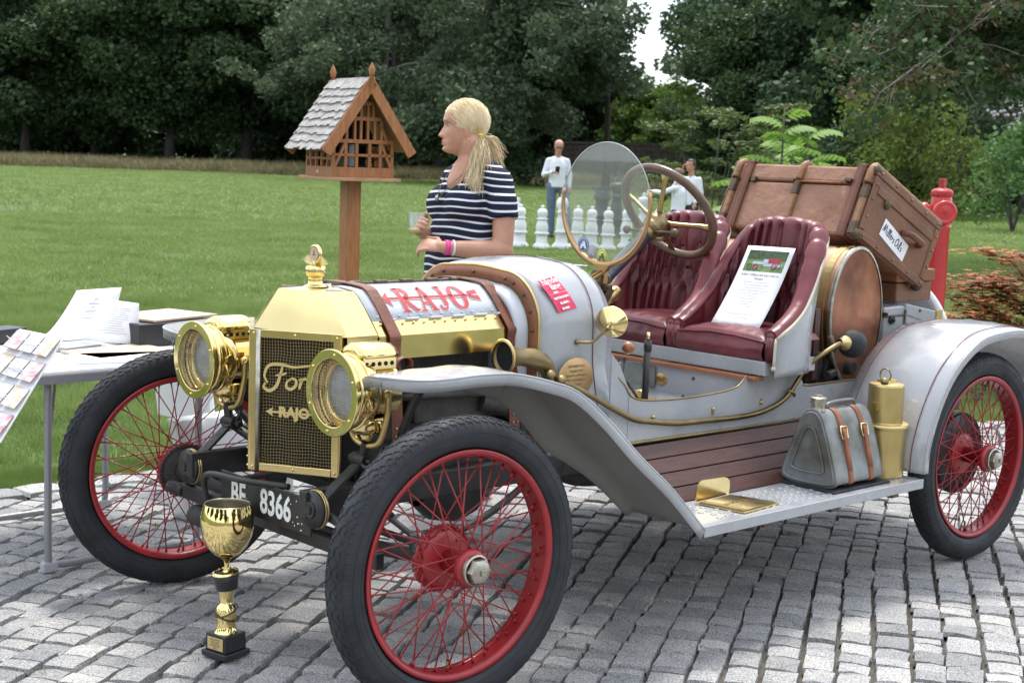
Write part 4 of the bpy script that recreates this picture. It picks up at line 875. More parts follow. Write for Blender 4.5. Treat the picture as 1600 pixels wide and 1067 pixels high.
m = MB(); m.tube([(-1.0, .36, .745), (-1.17, .30, .612)], .005, 6); m.tube([(-1.25, .372, .612), (-1.58, .10, .612)], .004, 6); m.tube([(-1.28, .20, .612), (-1.50, -.05, .612)], .0035, 6); m.build('floor_rods', M['fit'], car)
m = MB(); m.box((-1.592, -.20, .655), (.004, .30, .075)); m.build('dirty_sound_panel', M['zinc'], car)
# levers
m = MB(); m.cyl((-1.035, .275, .64), (-1.090, .262, .80), .008, .007, 10); lv = m.build('gear_lever', M['black'], car); m = MB(); m.ball((-1.105, .262, .832), .0215, 20, 14); m.build('lever_knob', M['sill'], lv)
m = MB(); m.cyl((-1.11, .34, .60), (-1.115, .34, .865), .0115, .0115, 12); m.cyl((-1.115, .34, .83), (-1.115, .34, .862), .013, .013, 12); hb = m.build('hand_brake_lever', M['black'], car); m = MB(); m.cyl((-1.115, .34, .865), (-1.116, .34, .893), .0065, .0055, 10); m.build('lever_button', M['brass'], hb)
# conical mirror back on its arm
m = MB(); d_ = V(.72, .45, -.16).normalized(); c_ = V(-.925, .355, .937); m.lathe([(.050, -.006), (.052, 0), (.050, .004), (.018, .034), (.014, .038), (.001, .040)], c_, d_, 40); mi = m.build('cowl_mirror', M['brass'], car)
m = MB(); m.ball(c_+d_*.044, .008, 10, 8); m.tube([c_+d_*.05, c_+d_*.07+V(0, 0, -.005)], .006, 8); m.tube(catmull([c_+d_*.06, V(-.86, .375, .905), V(-.845, .35, .878), V(-.815, .318, .875)]), .0045, 8); m.ball((-.815, .314, .875), .009, 10, 8); m.build('mirror_arm', M['brassd'], mi)
m = MB(); m.lathe([(.001, -.0065), (.046, -.0065)], c_, d_, 32); m.build('mirror_glass', M['chrome'], mi)
# ---- bulb horn: bell, hose, bulb
m = MB(); hp = catmull([(-.485, .335, .852), (-.52, .335, .850), (-.57, .333, .845), (-.62, .332, .835), (-.665, .330, .812), (-.69, .328, .775), (-.70, .326, .74)], 4); n = len(hp); rad_ = []
for i in range(n):
    f = i/(n-1); rad_.append(.021+.030*max(0, 1-f*3.0)**1.6+.010*math.exp(-((f-.5)/.2)**2))
m.tube(hp, rad_, 28, caps=False); horn = m.build('horn_bell', M['brassd'], car, solid=.002)
m = MB(); m.lathe([(.046, .004), (.0525, .003), (.055, 0), (.0525, -.003)], hp[0], (1, 0, 0), 40); m.build('bell_rim', M['brassm'], horn)
m = MB(); m.lathe([(.001, -.012), (.044, -.010)], hp[0], (1, 0, 0), 28); m.build('bell_gauze', M['hole'], horn)
m = MB()
for p in ((-.655, .362, .79), (-.70, .365, .772)): m.ball(p, (.017, .017, .015), 14, 10)
m.build('horn_union', M['brassd'], horn)
hs = catmull([(-.70, .352, .765), (-.76, .372, .742), (-.84, .392, .70), (-.917, .404, .660), (-1.0, .404, .625), (-1.07, .404, .612), (-1.2, .404, .594), (-1.357, .404, .588), (-1.52, .404, .584), (-1.64, .404, .590), (-1.74, .404, .612), (-1.80, .406, .645), (-1.85, .41, .70), (-1.875, .43, .745), (-1.91, .46, .785), (-1.97, .47, .812), (-2.03, .46, .817)], 14)
# corrugation
hp2 = []; rr_ = []; 
L = 0; D = [0]
for a, b in zip(hs, hs[1:]): L += (b-a).length; D.append(L)
N = int(L/.0042); j = 0
for i in range(N):
    s_ = i*.0042
    while j < len(D)-2 and D[j+1] < s_: j += 1
    t = (s_-D[j])/max(D[j+1]-D[j], 1e-6); hp2.append(hs[j].lerp(hs[j+1], t)); rr_.append(.0098 if i % 2 else .0070)
m = MB(); m.tube(hp2, rr_, 10); m.build('horn_hose', M['brassd'], horn)
m = MB(); e = hs[-1]; dd = V(-1, -.10, -.12).normalized(); m.lathe([(.013, -.03), (.016, -.01), (.024, 0), (.028, .01), (.024, .02)], e, dd, 20); m.build('bulb_collar', M['brassm'], horn)
m = MB(); m.lathe([(.020, .012), (.038, .022), (.050, .048), (.052, .068), (.047, .09), (.032, .108), (.012, .116), (.001, .117)], e, dd, 32); m.build('rubber_bulb', M['rubber'], horn)
m = MB(); m.tube([(-1.97, .452, .822), (-2.0, .46, .80), (-1.985, .45, .785)], .005, 6); m.cyl((-1.99, .43, .84), (-2.0, .44, .79), .010, n=10); m.build('hose_bracket', M['fit'], horn)
m = MB(); a = V(-1.81, .404, .645); m.tube([a+V(.02, .0, .012), a+V(0, .012, .0), a+V(-.02, 0, -.012)], .007, 6); m.build('hose_clamp', M['brassd'], horn)
# ---- bucket seats
def seat(yc):
    hw = .222; xf = -1.625; xb = -1.945
    def path(s):      # s 0..1 round the U from the inner(-y) arm to the outer(+y) arm
        a = PI*(s); q = abs(math.cos(a))**.72*math.copysign(1, math.cos(a)); d_ = abs(math.sin(a))**.60
        return Vector((lerp(xf, xb, d_), yc-hw*q, 0))
    def ztop(s):
        d_ = (1-abs(2*s-1))*(1.22 if s < .5 else 1); return float(np.interp(d_, [0, .03, .10, .20, .30, .40, .50, .60, .75, 1.0], [.858, .885, .915, .955, 1.015, 1.090, 1.150, 1.190, 1.217, 1.228]))
    N = 168; Mv = 22; z0 = .775; cols = []; NCH = 15
    def outn(s): 
        a = path(max(s-.004, 0)); b = path(min(s+.004, 1)); t = (b-a).normalized(); return Vector((t.y, -t.x, 0)) if True else None
    cz = Vector((-1.72, yc, 0)); inner = []; outer = []; rim = []
    for i in range(N+1):
        s = i/N; p = path(s); n = outn(s); n = n if n.dot(p-cz) > 0 else -n; zt = ztop(s); col = []; back = max(0, min(1, (zt-.95)/.25))
        ph = s*NCH
        for j in range(Mv+1):
            t = j/Mv; z = lerp(z0, zt, t)
            # pleats: straight channels on top, diamonds below
            lean = .085*back*max(0, (z-.86)/.4)**1.1
            f1 = abs(math.sin(PI*ph)); blend = max(0, min(1, (z-1.13)/.05))
            # the lower channels zigzag between two button rows at z 1.05 and 1.14
            zz = (z-.975)/.085; sh = .0 if z > 1.15 else .5*abs(((zz+1) % 2)-1) if z > .97 else .5
            if back < .4: sh = 0
            f2 = abs(math.sin(PI*(ph+sh)))*1.0; f3 = abs(math.sin(PI*(ph-sh)))
            f = lerp(min(f2, f3), f1, blend) if back >= .4 and z > .97 else f2
            puff = .034*(f**.42)*(.5+.5*min(1, back*2.5))
            edge = min(1, (1-t)*5); q = p-n*(.018+puff*min(1, t*3+.3))+Vector((-lean, 0, 0))
            q = q+n*(.0); w_ = .0018*noise.noise(Vector((q.x*34, q.y*34, z*22)))+.0012*noise.noise(Vector((q.x*90, q.y*90, z*60)))
            col.append(q-n*w_+Vector((0, 0, z)))
        # roll over the top
        r_ = .026+.007*(f1**.5)*min(1, back*1.4); lean = .085*back*max(0, (zt-.86)/.4)**1.1; c_ = p-n*.014+Vector((-lean, 0, zt))
        for k in range(1, 8):
            a = PI*k/7; col.append(c_-n*r_*1.15*math.cos(a)+Vector((0, 0, r_*.95*math.sin(a))))
        cols.append(col)
    st = thing('seat', None, None); st = None
    m = MB(); m.grid(cols); 
    # close the arm fronts
    for c in (cols[0], cols[-1]):
        k = len(c); cx = sum((v for v in c), Vector())/k; m.add(c+[cx+V(.012, 0, 0)], [(i, i+1, k) for i in range(k-1)]+[(k-1, 0, k)], True)
    for c_, s_ in ((-1, 0), (1, 1)):
        y_ = yc+c_*.212; m.tube([V(-1.634, y_, .772), V(-1.630, y_, .82), V(-1.636, y_, ztop(s_)-.004)], [.024, .026, .022], 14); m.ball((-1.640, y_, ztop(s_)-.002), (.026, .024, .022), 14, 10)
    se = m.build('seat', M['leather'], car)
    m = MB()
    for s in [(k)/NCH for k in range(4, 12)]:
        for z, off in ((1.145, 0), (1.06, .5/NCH)):
            s2 = s+off; i = int(s2*N)
            if ztop(s2) < z+.05 or s2 > .8: continue
            j = int((z-z0)/(ztop(s2)-z0)*Mv); m.ball(cols[i][j]+V(.004, 0, 0), (.005, .0065, .0065), 10, 8)
    tag(m.build('buttons', M['button'], se), kind='stuff')
    # painted shell behind and beside
    m = MB(); rows = []
    for i in range(0, N+1, 3):
        s = i/N; p = path(s); n = outn(s); n = n if n.dot(p-cz) > 0 else -n; zt = ztop(s); back = max(0, min(1, (zt-.95)/.25)); col = []
        for j in range(9):
            z = lerp(.72, zt-.004, j/8); lean = .085*back*max(0, (z-.86)/.4)**1.1; col.append(p+n*.014+Vector((-lean, 0, z)))
        rows.append(col)
    m.grid(rows); m.build('seat_shell', M['paint'], se, solid=.005)
    m = MB(); m.tube([r[-1]+(r[-1]-Vector((cz.x, cz.y, r[-1].z))).normalized()*.006 for r in rows], .0065, 6)
    for r in ((rows[-1],) if yc > 0 else ()): m.tube([r[-1], r[-2]+V(.010, .004, 0), r[4]+V(.014, .006, 0), r[2]+V(.016, .006, .0)], .0055, 6); m.ball(r[2]+V(.016, .006, 0), .009, 10, 8)
    m.build('seat_piping', M['piping'], se)
    # cushion
    m = MB(); n1, n2 = 34, 30; rows = []; hw2 = .196
    def cush(u, v_):  # u front->back, v across
        x = lerp(-1.615, -1.93, u); y = yc+hw2*(2*v_-1); ed = min(u, 1-u, v_, 1-v_); z = .838+.028*min(1, ed*6)**.5+.012*math.sin(PI*v_)
        c1 = abs(math.sin(PI*(v_*7)))**.4 if u > .06 else 1; c1 = c1 if u > .02 else 1
        z += -.006*(1-c1)*min(1, u*8)+.002*noise.noise(Vector((x*20, y*20, 0))); return Vector((x, y, z))
    for i in range(n1+1): rows.append([cush(i/n1, j/n2) for j in range(n2+1)])
    fr = []
    for k in range(8, -1, -1):
        t = k/8; fr.append([Vector((-1.612+.014*math.sin(PI*t)+.004*noise.noise(Vector((j*.35, t*3, yc*5))), yc+hw2*(2*j/n2-1), lerp(.770, .836, t))) for j in range(n2+1)])
    m.grid(fr[::-1]+rows)
    cu_ = m.build('seat_cushion', M['leather'], se)
    m = MB(); m.tube([rows[0][j]+V(.006, 0, .002) for j in range(n2+1)], .0035, 6); m.build('cushion_piping', M['leather'], cu_)
for yc in (.232, -.222): seat(yc)
for o in [o for o in bpy.data.objects if o.name.startswith('seat') and o.type == 'EMPTY']: bpy.data.objects.remove(o)
# ---- steering column and wheel
WC = V(-1.88, -.28, 1.251); AXs = V(-math.cos(R(35)), 0, math.sin(R(35)))
m = MB(); m.cyl(V(-1.15, -.28, .72), WC-AXs*.10, .026, .026, 20); col_ = m.build('steering_column', mat('dark_blue_column', (.03, .04, .06), .3, coat=.4), car)
m = MB(); m.cyl(V(-1.52, -.28, .995), V(-1.55, -.28, 1.017), .032, .032, 20); m.build('column_collar', M['nickel'], col_)
m = MB(); m.cyl(V(-1.30, -.28, .83), V(-1.47, -.28, .957), .034, .034, 20); m.build('column_sleeve', M['blackplastic'], col_)
m = MB(); u = AXs.cross(V(0, 1, 0)).normalized(); v_ = AXs.cross(u)
m.tube([WC+(u*math.cos(a)+v_*math.sin(a))*.200 for a in np.linspace(0, 2*PI, 73)[:-1]], .0165, 14, closed=True); sw = m.build('steering_wheel', M['wheelwood'], car)
m = MB()
for k in range(4):
    a = R(20)+k*PI/2; d_ = u*math.cos(a)+v_*math.sin(a); sd = u*-math.sin(a)+v_*math.cos(a)
    P = [WC-AXs*.055+d_*.015, WC-AXs*.050+d_*.05, WC-AXs*.028+d_*.10, WC-AXs*.006+d_*.15, WC+d_*.190]; rg = []
    for p, w_ in zip(P, (.012, .011, .009, .010, .017)): rg.append([p+sd*w_, p-sd*w_, p-sd*w_*.8-AXs*.007, p+sd*w_*.8-AXs*.007])
    mm_ = MB(); mm_.loft(rg, True, True, True); mm_.build('spoke', M['brassm'], sw)
m.lathe([(.001, -.045), (.020, -.045), (.030, -.052), (.042, -.058), (.046, -.066), (.044, -.074), (.047, -.078), (.047, -.092), (.040, -.098), (.042, -.104), (.040, -.116), (.028, -.124), (.022, -.13)], WC, AXs, 32); m.build('steering_hub', M['brassd'], sw)
m = MB(); c_ = WC-AXs*.125; m.tube([c_+v_*.10, c_-v_*.11], .006, 8); m.ball(c_+v_*.115, .016, 12, 8); m.ball(c_-v_*.125, .018, 12, 8); m.build('throttle_and_spark_levers', M['fit'], sw)
m = MB(); m.lathe([(.028, -.130), (.030, -.134), (.030, -.15), (.022, -.156)], WC, AXs, 24); m.tube([WC-AXs*.14+u*.02+v_*a for a in (-.07, -.04, .0, .04, .06)], .008, 8); m.build('lever_quadrant', M['brassd'], sw)
# ---- monocle windscreen
GC = V(-1.5, -.245, 1.285); gr = .215
m = MB(); m.hlathe([(.001, -.003), (gr, -.003), (gr, .003), (.001, .003)], GC, (1, 0, 0), 96); ws = m.build('windscreen', M['screen'], car)
M['rim'] = mat('glass_edge', (.35, .42, .40), .2, .0); m = MB(); m.tube([GC+V(0, gr*math.cos(a), gr*math.sin(a)) for a in np.linspace(R(-12), R(192), 50)], .0022, 6); m.build('glass_edge', M['rim'], ws)
m = MB(); rg = []
for a in np.linspace(R(168), R(372), 49):
    d_ = V(0, math.cos(a), math.sin(a)); f = max(0, -math.sin(a)); th = .006+.010*f**2; tt = .006+.004*f
    c_ = GC+d_*(gr-.004); e_ = GC+d_*(gr+th); rg.append([c_+V(tt, 0, 0), e_+V(tt*.8, 0, 0), e_-V(tt*.8, 0, 0), c_-V(tt, 0, 0)])
m.loft(rg, True, True, True); m.build('windscreen_frame', mat('coppery_frame', (.50, .30, .15), .35, .85, var=.1), ws)
m = MB(); m.loft([[GC+V(a, b, -gr-.002) for a, b in ((.010, .045), (.010, -.045), (-.010, -.045), (-.010, .045))], [GC+V(a, b, -gr-.03) for a, b in ((.010, .020), (.010, -.020), (-.010, -.020), (-.010, .020))], [GC+V(a, b, -gr-.075) for a, b in ((.012, .016), (.012, -.016), (-.012, -.016), (-.012, .016))]], True, True, False)
m.build('windscreen_foot', bpy.data.materials['coppery_frame'], ws, bev=.002)
m = MB(); m.box((-1.495, -.26, 1.005), (.05, .055, .06), (0, -.6, 0)); m.box((-1.53, -.262, .955), (.035, .05, .06), (0, -.6, 0)); m.cyl((-1.50, -.33, .985), (-1.50, -.2, .985), .012, n=10); m.build('clamp', M['fit'], ws, bev=.004)
m = MB(); m.tube([(-1.49, -.245, 1.04), (-1.36, -.245, .99), (-1.05, -.24, .93)], .006, 8); m.tube([(-1.49, -.225, 1.04), (-1.28, -.20, .965), (-.98, -.16, 1.02)], .0055, 6); m.build('screen_stay', M['brassm'], ws)
m = MB(); m.cyl((-1.48, -.30, 1.055), (-1.46, -.40, 1.052), .004, n=8); m.ball((-1.46, -.405, 1.052), .008, 8, 6); m.ball((-1.465, -.33, 1.035), .013, 10, 8); m.build('adjusting_screw', M['chrome'], ws)
def badge(dy, dz, r, c1, c2):
    m = MB(); c_ = GC+V(.0045, dy, dz); m.lathe([(.001, .0005), (r, .0005), (r, 0)], c_, (1, 0, 0), 28); b_ = m.build('screen_sticker', c1, ws); m = MB(); m.lathe([(r*.86, .0012), (r*.80, .0012)], c_, (1, 0, 0), 28); m.box(c_+V(.0012, 0, -.002), (.0004, r*.9, r*.35)); m.box(c_+V(.0013, .003, .006), (.0004, r*.45, r*.4)); m.ball(c_+V(.001, -r*.35, -.010), (.0008, r*.2, r*.2), 10, 6); m.ball(c_+V(.001, r*.35, -.010), (.0008, r*.2, r*.2), 10, 6); m.build('sticker_emblem', c2, b_)
badge(-.098, -.155, .028, mat('blue_sticker', (.10, .16, .35), .5), M['paper']); badge(-.055, -.178, .026, mat('grey_sticker', (.38, .37, .40), .5), M['inkl']); badge(-.002, -.192, .027, mat('yellow_sticker', (.60, .62, .12), .5), M['ink'])
m = MB(); m.cyl((-1.50, -.20, .905), (-1.42, -.11, .93), .026, .026, 24); 
m = MB(); d_ = V(.80, .10, -.28).normalized(); a = V(-1.47, -.22, .925); m.lathe([(.022, -.10), (.026, -.09), (.026, .0), (.022, .0), (.020, -.04)], a+d_*.0, d_, 24); m.build('brass_dash_lamp', M['brassm'], car)
for o in (col_, sw, ws): o.location = Vector(o.location)+V(.120, .110, .005)
# ---- oval copper tank on black cradles
m = MB(); TC = V(-2.255, 0, .893); rx, rz = .165, .258
def ov(y, f=1.0, n=56): return [TC+V(rx*f*math.cos(2*PI*i/n), y, rz*(1-(1-f)*rx/rz)*math.sin(2*PI*i/n)) for i in range(n)]
m.loft([ov(-.35), ov(.343)], True, False, True); tk = m.build('fuel_tank', M['copperb'], car)
for s in (1, -1): m = MB(); m.loft([ov(s*.343), ov(s*.352), ov(s*.354, .95), ov(s*.350, .9), [TC+V(rx*.6*math.cos(2*PI*i/56), s*.3535, rz*.6*math.sin(2*PI*i/56)) for i in range(56)], [TC+V(rx*.01*math.cos(2*PI*i/56), s*.354, rz*.01*math.sin(2*PI*i/56)) for i in range(56)]], True, False, True); m.build('tank_end', M['copper'], tk)
for y in (-.28, 0, .305): m = MB(); m.loft([[TC+(p-TC).normalized()*0+V((p-TC).x*k, (p-TC).y, (p-TC).z*k)+V(0, dy, 0) for p in ov(y)] for k, dy in ((1.0, -.014), (1.012, -.014), (1.012, .014), (1.0, .014))], True, False, False); m.build('brass_tank_strap', M['brassm'], tk)
m = MB(); m.loft([[TC+V((p-TC).x*k, (p-TC).y, (p-TC).z*k) for p in ov(y)] for k, y in ((1.0, .340), (1.018, .342), (1.018, .354), (1.0, .357), (.97, .357))], True, False, True); m.build('tank_rim', M['nickel'], tk)
m = MB(); m.lathe([(.035, 0), (.035, .03), (.042, .032), (.042, .05), (.03, .055), (.001, .056)], (-2.20, -.10, 1.145), (0, 0, 1), 24); m.build('tank_cap', M['brass'], tk)
for y in (.29, -.29):
    m = MB(); poly = [(-2.06, .66), (-2.10, .68), (-2.13, .74), (-2.13, .80), (-2.17, .72), (-2.25, .672), (-2.33, .71), (-2.385, .79), (-2.41, .86), (-2.425, .86), (-2.42, .76), (-2.44, .70), (-2.50, .665), (-2.50, .655), (-2.06, .655)]
    m.prism(poly, (0, y, 0), (1, 0, 0), (0, 0, 1), (0, .04, 0), 1.0); m.build('tank_cradle', M['black'], tk, bev=.004)
m = MB(); m.tube([(-2.08, .36, .68), (-2.3, .30, .70), (-2.46, .30, .672)], .018, 8); m.cyl((-2.22, .38, .70), (-2.22, .33, .70), .026, n=16); m.box((-2.05, .28, .70), (.10, .10, .08)); m.box((-2.03, .30, .755), (.05, .10, .03)); m.build('black_fittings', M['black'], tk, bev=.004)
m = MB()
for k in range(9): m.lathe([(.017, 0), (.02, .006), (.017, .012)], (-2.045, .30, .74+.016*k), (0, 0, 1), 10)
m.build('ribbed_black_coil', M['blackplastic'], tk)
m = MB(); m.box((-2.02, 0, .80), (.03, .70, .26)); m.build('wooden_bulkhead', M['mahog'], car)
# ---- locker behind the tank with sloping lid
m = MB(); poly = [(-2.46, .655), (-2.46, .915), (-2.58, .918), (-2.83, .872), (-2.83, .655)]; m.prism(poly, (0, -.34, 0), (1, 0, 0), (0, 0, 1), (0, 1, 0), .68); lk = m.build('rear_locker', M['paint'], car, bev=.008)
m = MB(); poly = [(-2.60, .882), (-2.60, .925), (-2.86, .878), (-2.87, .815)]; m.prism(poly, (0, -.345, 0), (1, 0, 0), (0, 0, 1), (0, 1, 0), .69); ld = m.build('locker_lid', M['paint'], lk, bev=.004)
m = MB(); m.tube([(-2.452, .342, .88), (-2.59, .343, .88)], .004, 6); m.box((-2.455, .3, .89), (.004, .12, .012)); m.cyl((-2.60, .34, .66), (-2.60, .345, .90), .005, n=8); m.build('locker_rods', M['fit'], lk)
m = MB()
for z in (.865, .80, .735): m.cyl((-2.505, .338, z), (-2.505, .352, z), .016, n=14); m.ball((-2.505, .355, z), .008, 8, 6)
m.build('locker_knobs', M['blackplastic'], lk)
m = MB(); m.box((-2.84, .346, .865), (.045, .006, .05)); m.box((-2.86, .348, .84), (.02, .006, .03)); m.build('lid_corner_bracket', M['brassm'], ld)
m = MB(); m.ball((-2.70, .346, .893), .006, 8, 6); m.build('lid_bolt', M['fit'], ld)
m = MB(); DC = V(-2.95, 0, .694); m.lathe([(.001, -.05), (.30, -.05), (.335, -.03), (.338, 0), (.33, .012), (.31, .016), (.001, .012)], DC, (1, 0, 0), 72); sc2 = m.build('spare_wheel_cover', M['paint'], car)
m = MB(); m.tube([DC+V(.0125, .315*math.cos(a), .315*math.sin(a)) for a in np.linspace(0, 2*PI, 73)[:-1]], .002, 4, closed=True); m.build('pinstripe', M['pinstripe'], sc2)
# ---- brass gas generator on the running board
m = MB(); gc = V(-2.0, .672, .375)
m.hlathe([(.001, 0), (.074, 0), (.076, .004), (.076, .170), (.084, .172)], gc, (0, 0, 1), 56); m.lathe([(.084, .172), (.087, .177), (.086, .183), (.082, .187)], gc, (0, 0, 1), 56); m.hlathe([(.082, .187), (.063, .189), (.062, .192), (.062, .318), (.060, .325), (.034, .331), (.032, .340), (.001, .342)], gc, (0, 0, 1), 56); gg_ = m.build('gas_generator', M['brassm'], car)
m = MB(); m.tube([gc+V(.012+.0, .0, .342)+V(0, .022*math.cos(a), .022*math.sin(a)+.014) for a in np.linspace(0, 2*PI, 17)[:-1]], .0028, 6, closed=True); m.lathe([(.014, 0), (.014, .012), (.001, .016)], gc+V(.03, .01, .333), (0, 0, 1), 14); m.build('generator_cap', M['brassd'], gg_)
m = MB(); m.tube([gc+V(.07, -.05, .182), gc+V(.05, -.075, .182), gc+V(.04, -.08, .18)], .005, 6); m.box(gc+V(.066, .0, .25), (.010, .02, .03)); m.build('generator_clip', M['brassm'], gg_)
# ================================================================== THINGS ON AND BY THE CAR
# travelling trunk strapped on its back edge over the tank
ty = .335; Pf = V(-2.36, 0, 1.452); Pb = V(-2.205, 0, 1.205); ex = (V(-2.822, 0, 1.236)-Pf); LL = ex.length; ex.normalize(); ez = V(-ex.z, 0, ex.x); ez = ez if ez.z > 0 else -ez
HH = .285; o_ = Pf-ez*HH  # o_: front lower edge; ex: to the rear, ez: up normal of the lid
tr = thing('travel_trunk', 'big brown canvas travel trunk with wood slats tilted over the copper tank', 'trunk', o_)
def tp(a, y, h): return o_+ex*a+V(0, y, 0)+ez*h
def tbox(m, a0, a1, y0, y1, h0, h1): m.loft([[tp(a0, y0, h), tp(a1, y0, h), tp(a1, y1, h), tp(a0, y1, h)] for h in (h0, h1)], True, True, False)
TM = Matrix((ex, V(0, 1, 0), ez)).transposed()
split = .075    # lid depth measured from the rear-top: the lid is the upper part of the front face
m = MB(); tbox(m, .003, LL-.003, -ty, ty, 0, HH-split-.002); m.build('trunk_body', M['trunk'], tr, bev=.012)
m = MB(); tbox(m, 0, LL, -ty-.002, ty+.002, HH-split+.002, HH); lid = m.build('trunk_lid', M['trunk'], tr, bev=.012)
for s in (1, -1):
    m = MB(); m.loft([[tp(a, s*(ty+.002), h) for a, h in ((.012, .012), (LL-.012, .012), (LL-.012, HH-.012), (.012, HH-.012))], [tp(a, s*(ty+.006), h) for a, h in ((.02, .02), (LL-.02, .02), (LL-.02, HH-.02), (.02, HH-.02))]], True, True, False)
    en = m.build('trunk_end', M['trunkd'], tr)
    for a0, a1, h0, h1 in ((.0, LL, .0, .034), (.0, LL, HH-.034, HH), (.0, .034, .034, HH-.034), (LL-.034, LL, .034, HH-.034), (.034, LL-.034, HH-split-.020, HH-split+.016)):
        m = MB(); m.loft([[tp(a, s*(ty+.005), h) for a, h in ((a0, h0), (a1, h0), (a1, h1), (a0, h1))], [tp(a, s*(ty+.012), h) for a, h in ((a0+.003, h0+.003), (a1-.003, h0+.003), (a1-.003, h1-.003), (a0+.003, h1-.003))]], True, True, False); m.build('edge_binding', M['trunkd'], en, bev=.002)
    m = MB()
    for a in (.03, .14, .26, .38, LL-.03):
        for h in (.016, HH-.016): m.ball(tp(a, s*(ty+.013), h), .0055, 8, 5)
    for h in (.09, .16, .22): m.ball(tp(.016, s*(ty+.013), h), .0055, 8, 5); m.ball(tp(LL-.016, s*(ty+.013), h), .0055, 8, 5)
    tag(m.build('binding_nails', M['brassd'], en), kind='stuff')
    m = MB(); m.tube(catmull([tp(.27, s*(ty+.01), .135), tp(.285, s*(ty+.04), .135), tp(.33, s*(ty+.045), .135), tp(.375, s*(ty+.04), .135), tp(.39, s*(ty+.01), .135)]), .013, 8); m.build('end_handle', M['strap'], en)
    m = MB(); m.lathe([(.020, 0), (.020, .008), (.014, .012), (.001, .012)], tp(.12, s*(ty+.006), .185), (0, s, 0), 16); m.build('end_button', M['fit'], en)
    for a in (.012, LL-.012):
        for h in (.012, HH-.012): m = MB(); m.ball(tp(a, s*(ty-.010), h), (.026, .024, .026), 14, 10); m.build('corner_cap', M['fit'], tr)
# label
m = MB(); lc = tp(.235, ty+.0075, .088); aa = R(-8); d1 = (ex*math.cos(aa)+ez*math.sin(aa)); d2 = (ez*math.cos(aa)-ex*math.sin(aa))
m.add([lc+d1*a+d2*b for a, b in ((-.10, -.036), (.10, -.036), (.10, .036), (-.10, .036))], [(3, 2, 1, 0)]); lab = m.build('paper_label', M['paper'], tr)
m = MB(); n_ = V(0, 1, 0); S = .030
def LS(pts, off, w_=.0042): stroke(m, [((a+off)*S, b*S) for a, b in pts], lc-d1*.090-d2*.012, d1, d2, n_, w_, .0007, 5, False)
LS([(0, 0), (.25, 1.1), (.3, .1), (.65, 1.1), (.75, 0)], 0)                                    # M
LS([(0, .55), (.08, 0), (.2, .05)], 1.0); LS([(.0, .0), (.22, .9), (.12, 1.05), (.02, .8), (.05, .05), (.2, .05)], 1.32); LS([(.0, .0), (.22, .9), (.12, 1.05), (.02, .8), (.05, .05), (.2, .05)], 1.66)
LS([(0, .25), (.25, .4), (.15, .6), (0, .3), (.1, 0), (.3, .1)], 2.0); LS([(0, 0), (.05, .5), (.15, .4), (.3, .5)], 2.42); LS([(.25, .5), (.05, .4), (.25, .15), (.1, -.02), (0, .05)], 2.8)
LS([(.35, 1.05), (.0, .6), (.1, .0), (.45, .1), (.6, .7), (.35, 1.05), (.2, .9)], 3.45); LS([(0, .55), (.08, 0), (.2, .05)], 4.2); LS([(.0, .0), (.22, .9), (.12, 1.05), (.02, .8), (.05, .05), (.2, .05)], 4.5); LS([(.25, .5), (.05, .4), (.25, .15), (.1, -.02), (0, .05)], 4.9)
m.ball(lc-d1*.090-d2*.012+d1*1.08*S+d2*.8*S+n_*.001, .0018, 6, 4); m.build('label_script', M['ink'], lab)
# wooden slats over the front (two halves) and their metal ends, leather straps
for y in (-.315, -.0, .318):
    m = MB(); m.loft([[tp(0, y+dy, h)-ex*q*.013 for dy, q in ((-.016, 0), (-.010, 1), (.010, 1), (.016, 0))] for h in (.004, HH-split-.004)], True, True, False); s1 = m.build('trunk_slat', M['slat'], tr, bev=.003)
    m = MB(); pts_ = [tp(0, y, HH-split+.006)-ex*.006, tp(.0, y, HH-.02)-ex*.006, tp(.012, y, HH)+ez*.006-ex*.002, tp(.06, y, HH)+ez*.008, tp(LL-.01, y, HH)+ez*.008]; m.tube(catmull(pts_, 4), .014, 8); m.build('lid_slat', M['slat'], lid)
    for h in (.03, HH-split-.03): m = MB(); m.loft([[tp(0, y+dy, hh)-ex*q*.0155 for dy, q in ((-.018, 0), (-.012, 1), (.012, 1), (.018, 0))] for hh in (h-.026, h+.026)], True, True, False); m.build('slat_ferrule', M['fit'], s1, bev=.002)
for y in (-.262, .272):
    m = MB(); rg = []
    for p in catmull([tp(.10, y, 0)-ez*.004, tp(.01, y, 0)-ez*.004, tp(0, y, .01)-ex*.006, tp(0, y, .14)-ex*.007, tp(0, y, HH-.012)-ex*.007, tp(.012, y, HH)+ez*.005, tp(.2, y, HH)+ez*.005, tp(LL, y, HH)+ez*.005], 4): rg.append([p-V(0, .019, 0), p+V(0, .019, 0)])
    m.grid(rg); m.build('trunk_strap', M['strap'], tr, solid=.004)
m = MB(); m.tube([tp(-.004, -.03, HH-split), tp(-.004, .20, HH-split)], .0055, 6); m.build('torn_lid_edge', M['tan'], tr)
m = MB(); m.box(tp(-.004, -.02, HH-split), (.03, .012, .008), TM); m.box(tp(-.004, .235, HH-split+.01), (.03, .03, .012), TM); m.box(tp(-.003, -.22, HH-split), (.02, .02, .02), TM); m.build('trunk_catches', M['fit'], tr)
# flat wooden case under it
cs = thing('wooden_case', 'flat brown wooden case wedged under the tilted travel trunk', 'case', (-2.70, 0, .925))
m = MB(); m.box((-2.705, .01, .965), (.25, .60, .075)); m.build('case_body', M['trunkd'], cs, bev=.006); m = MB(); m.box((-2.70, .01, 1.03), (.27, .62, .048)); m.build('case_lid', M['band'], cs, bev=.006); m = MB(); m.box((-2.66, .322, 1.005), (.05, .006, .03)); m.build('case_latch', M['fit'], cs)
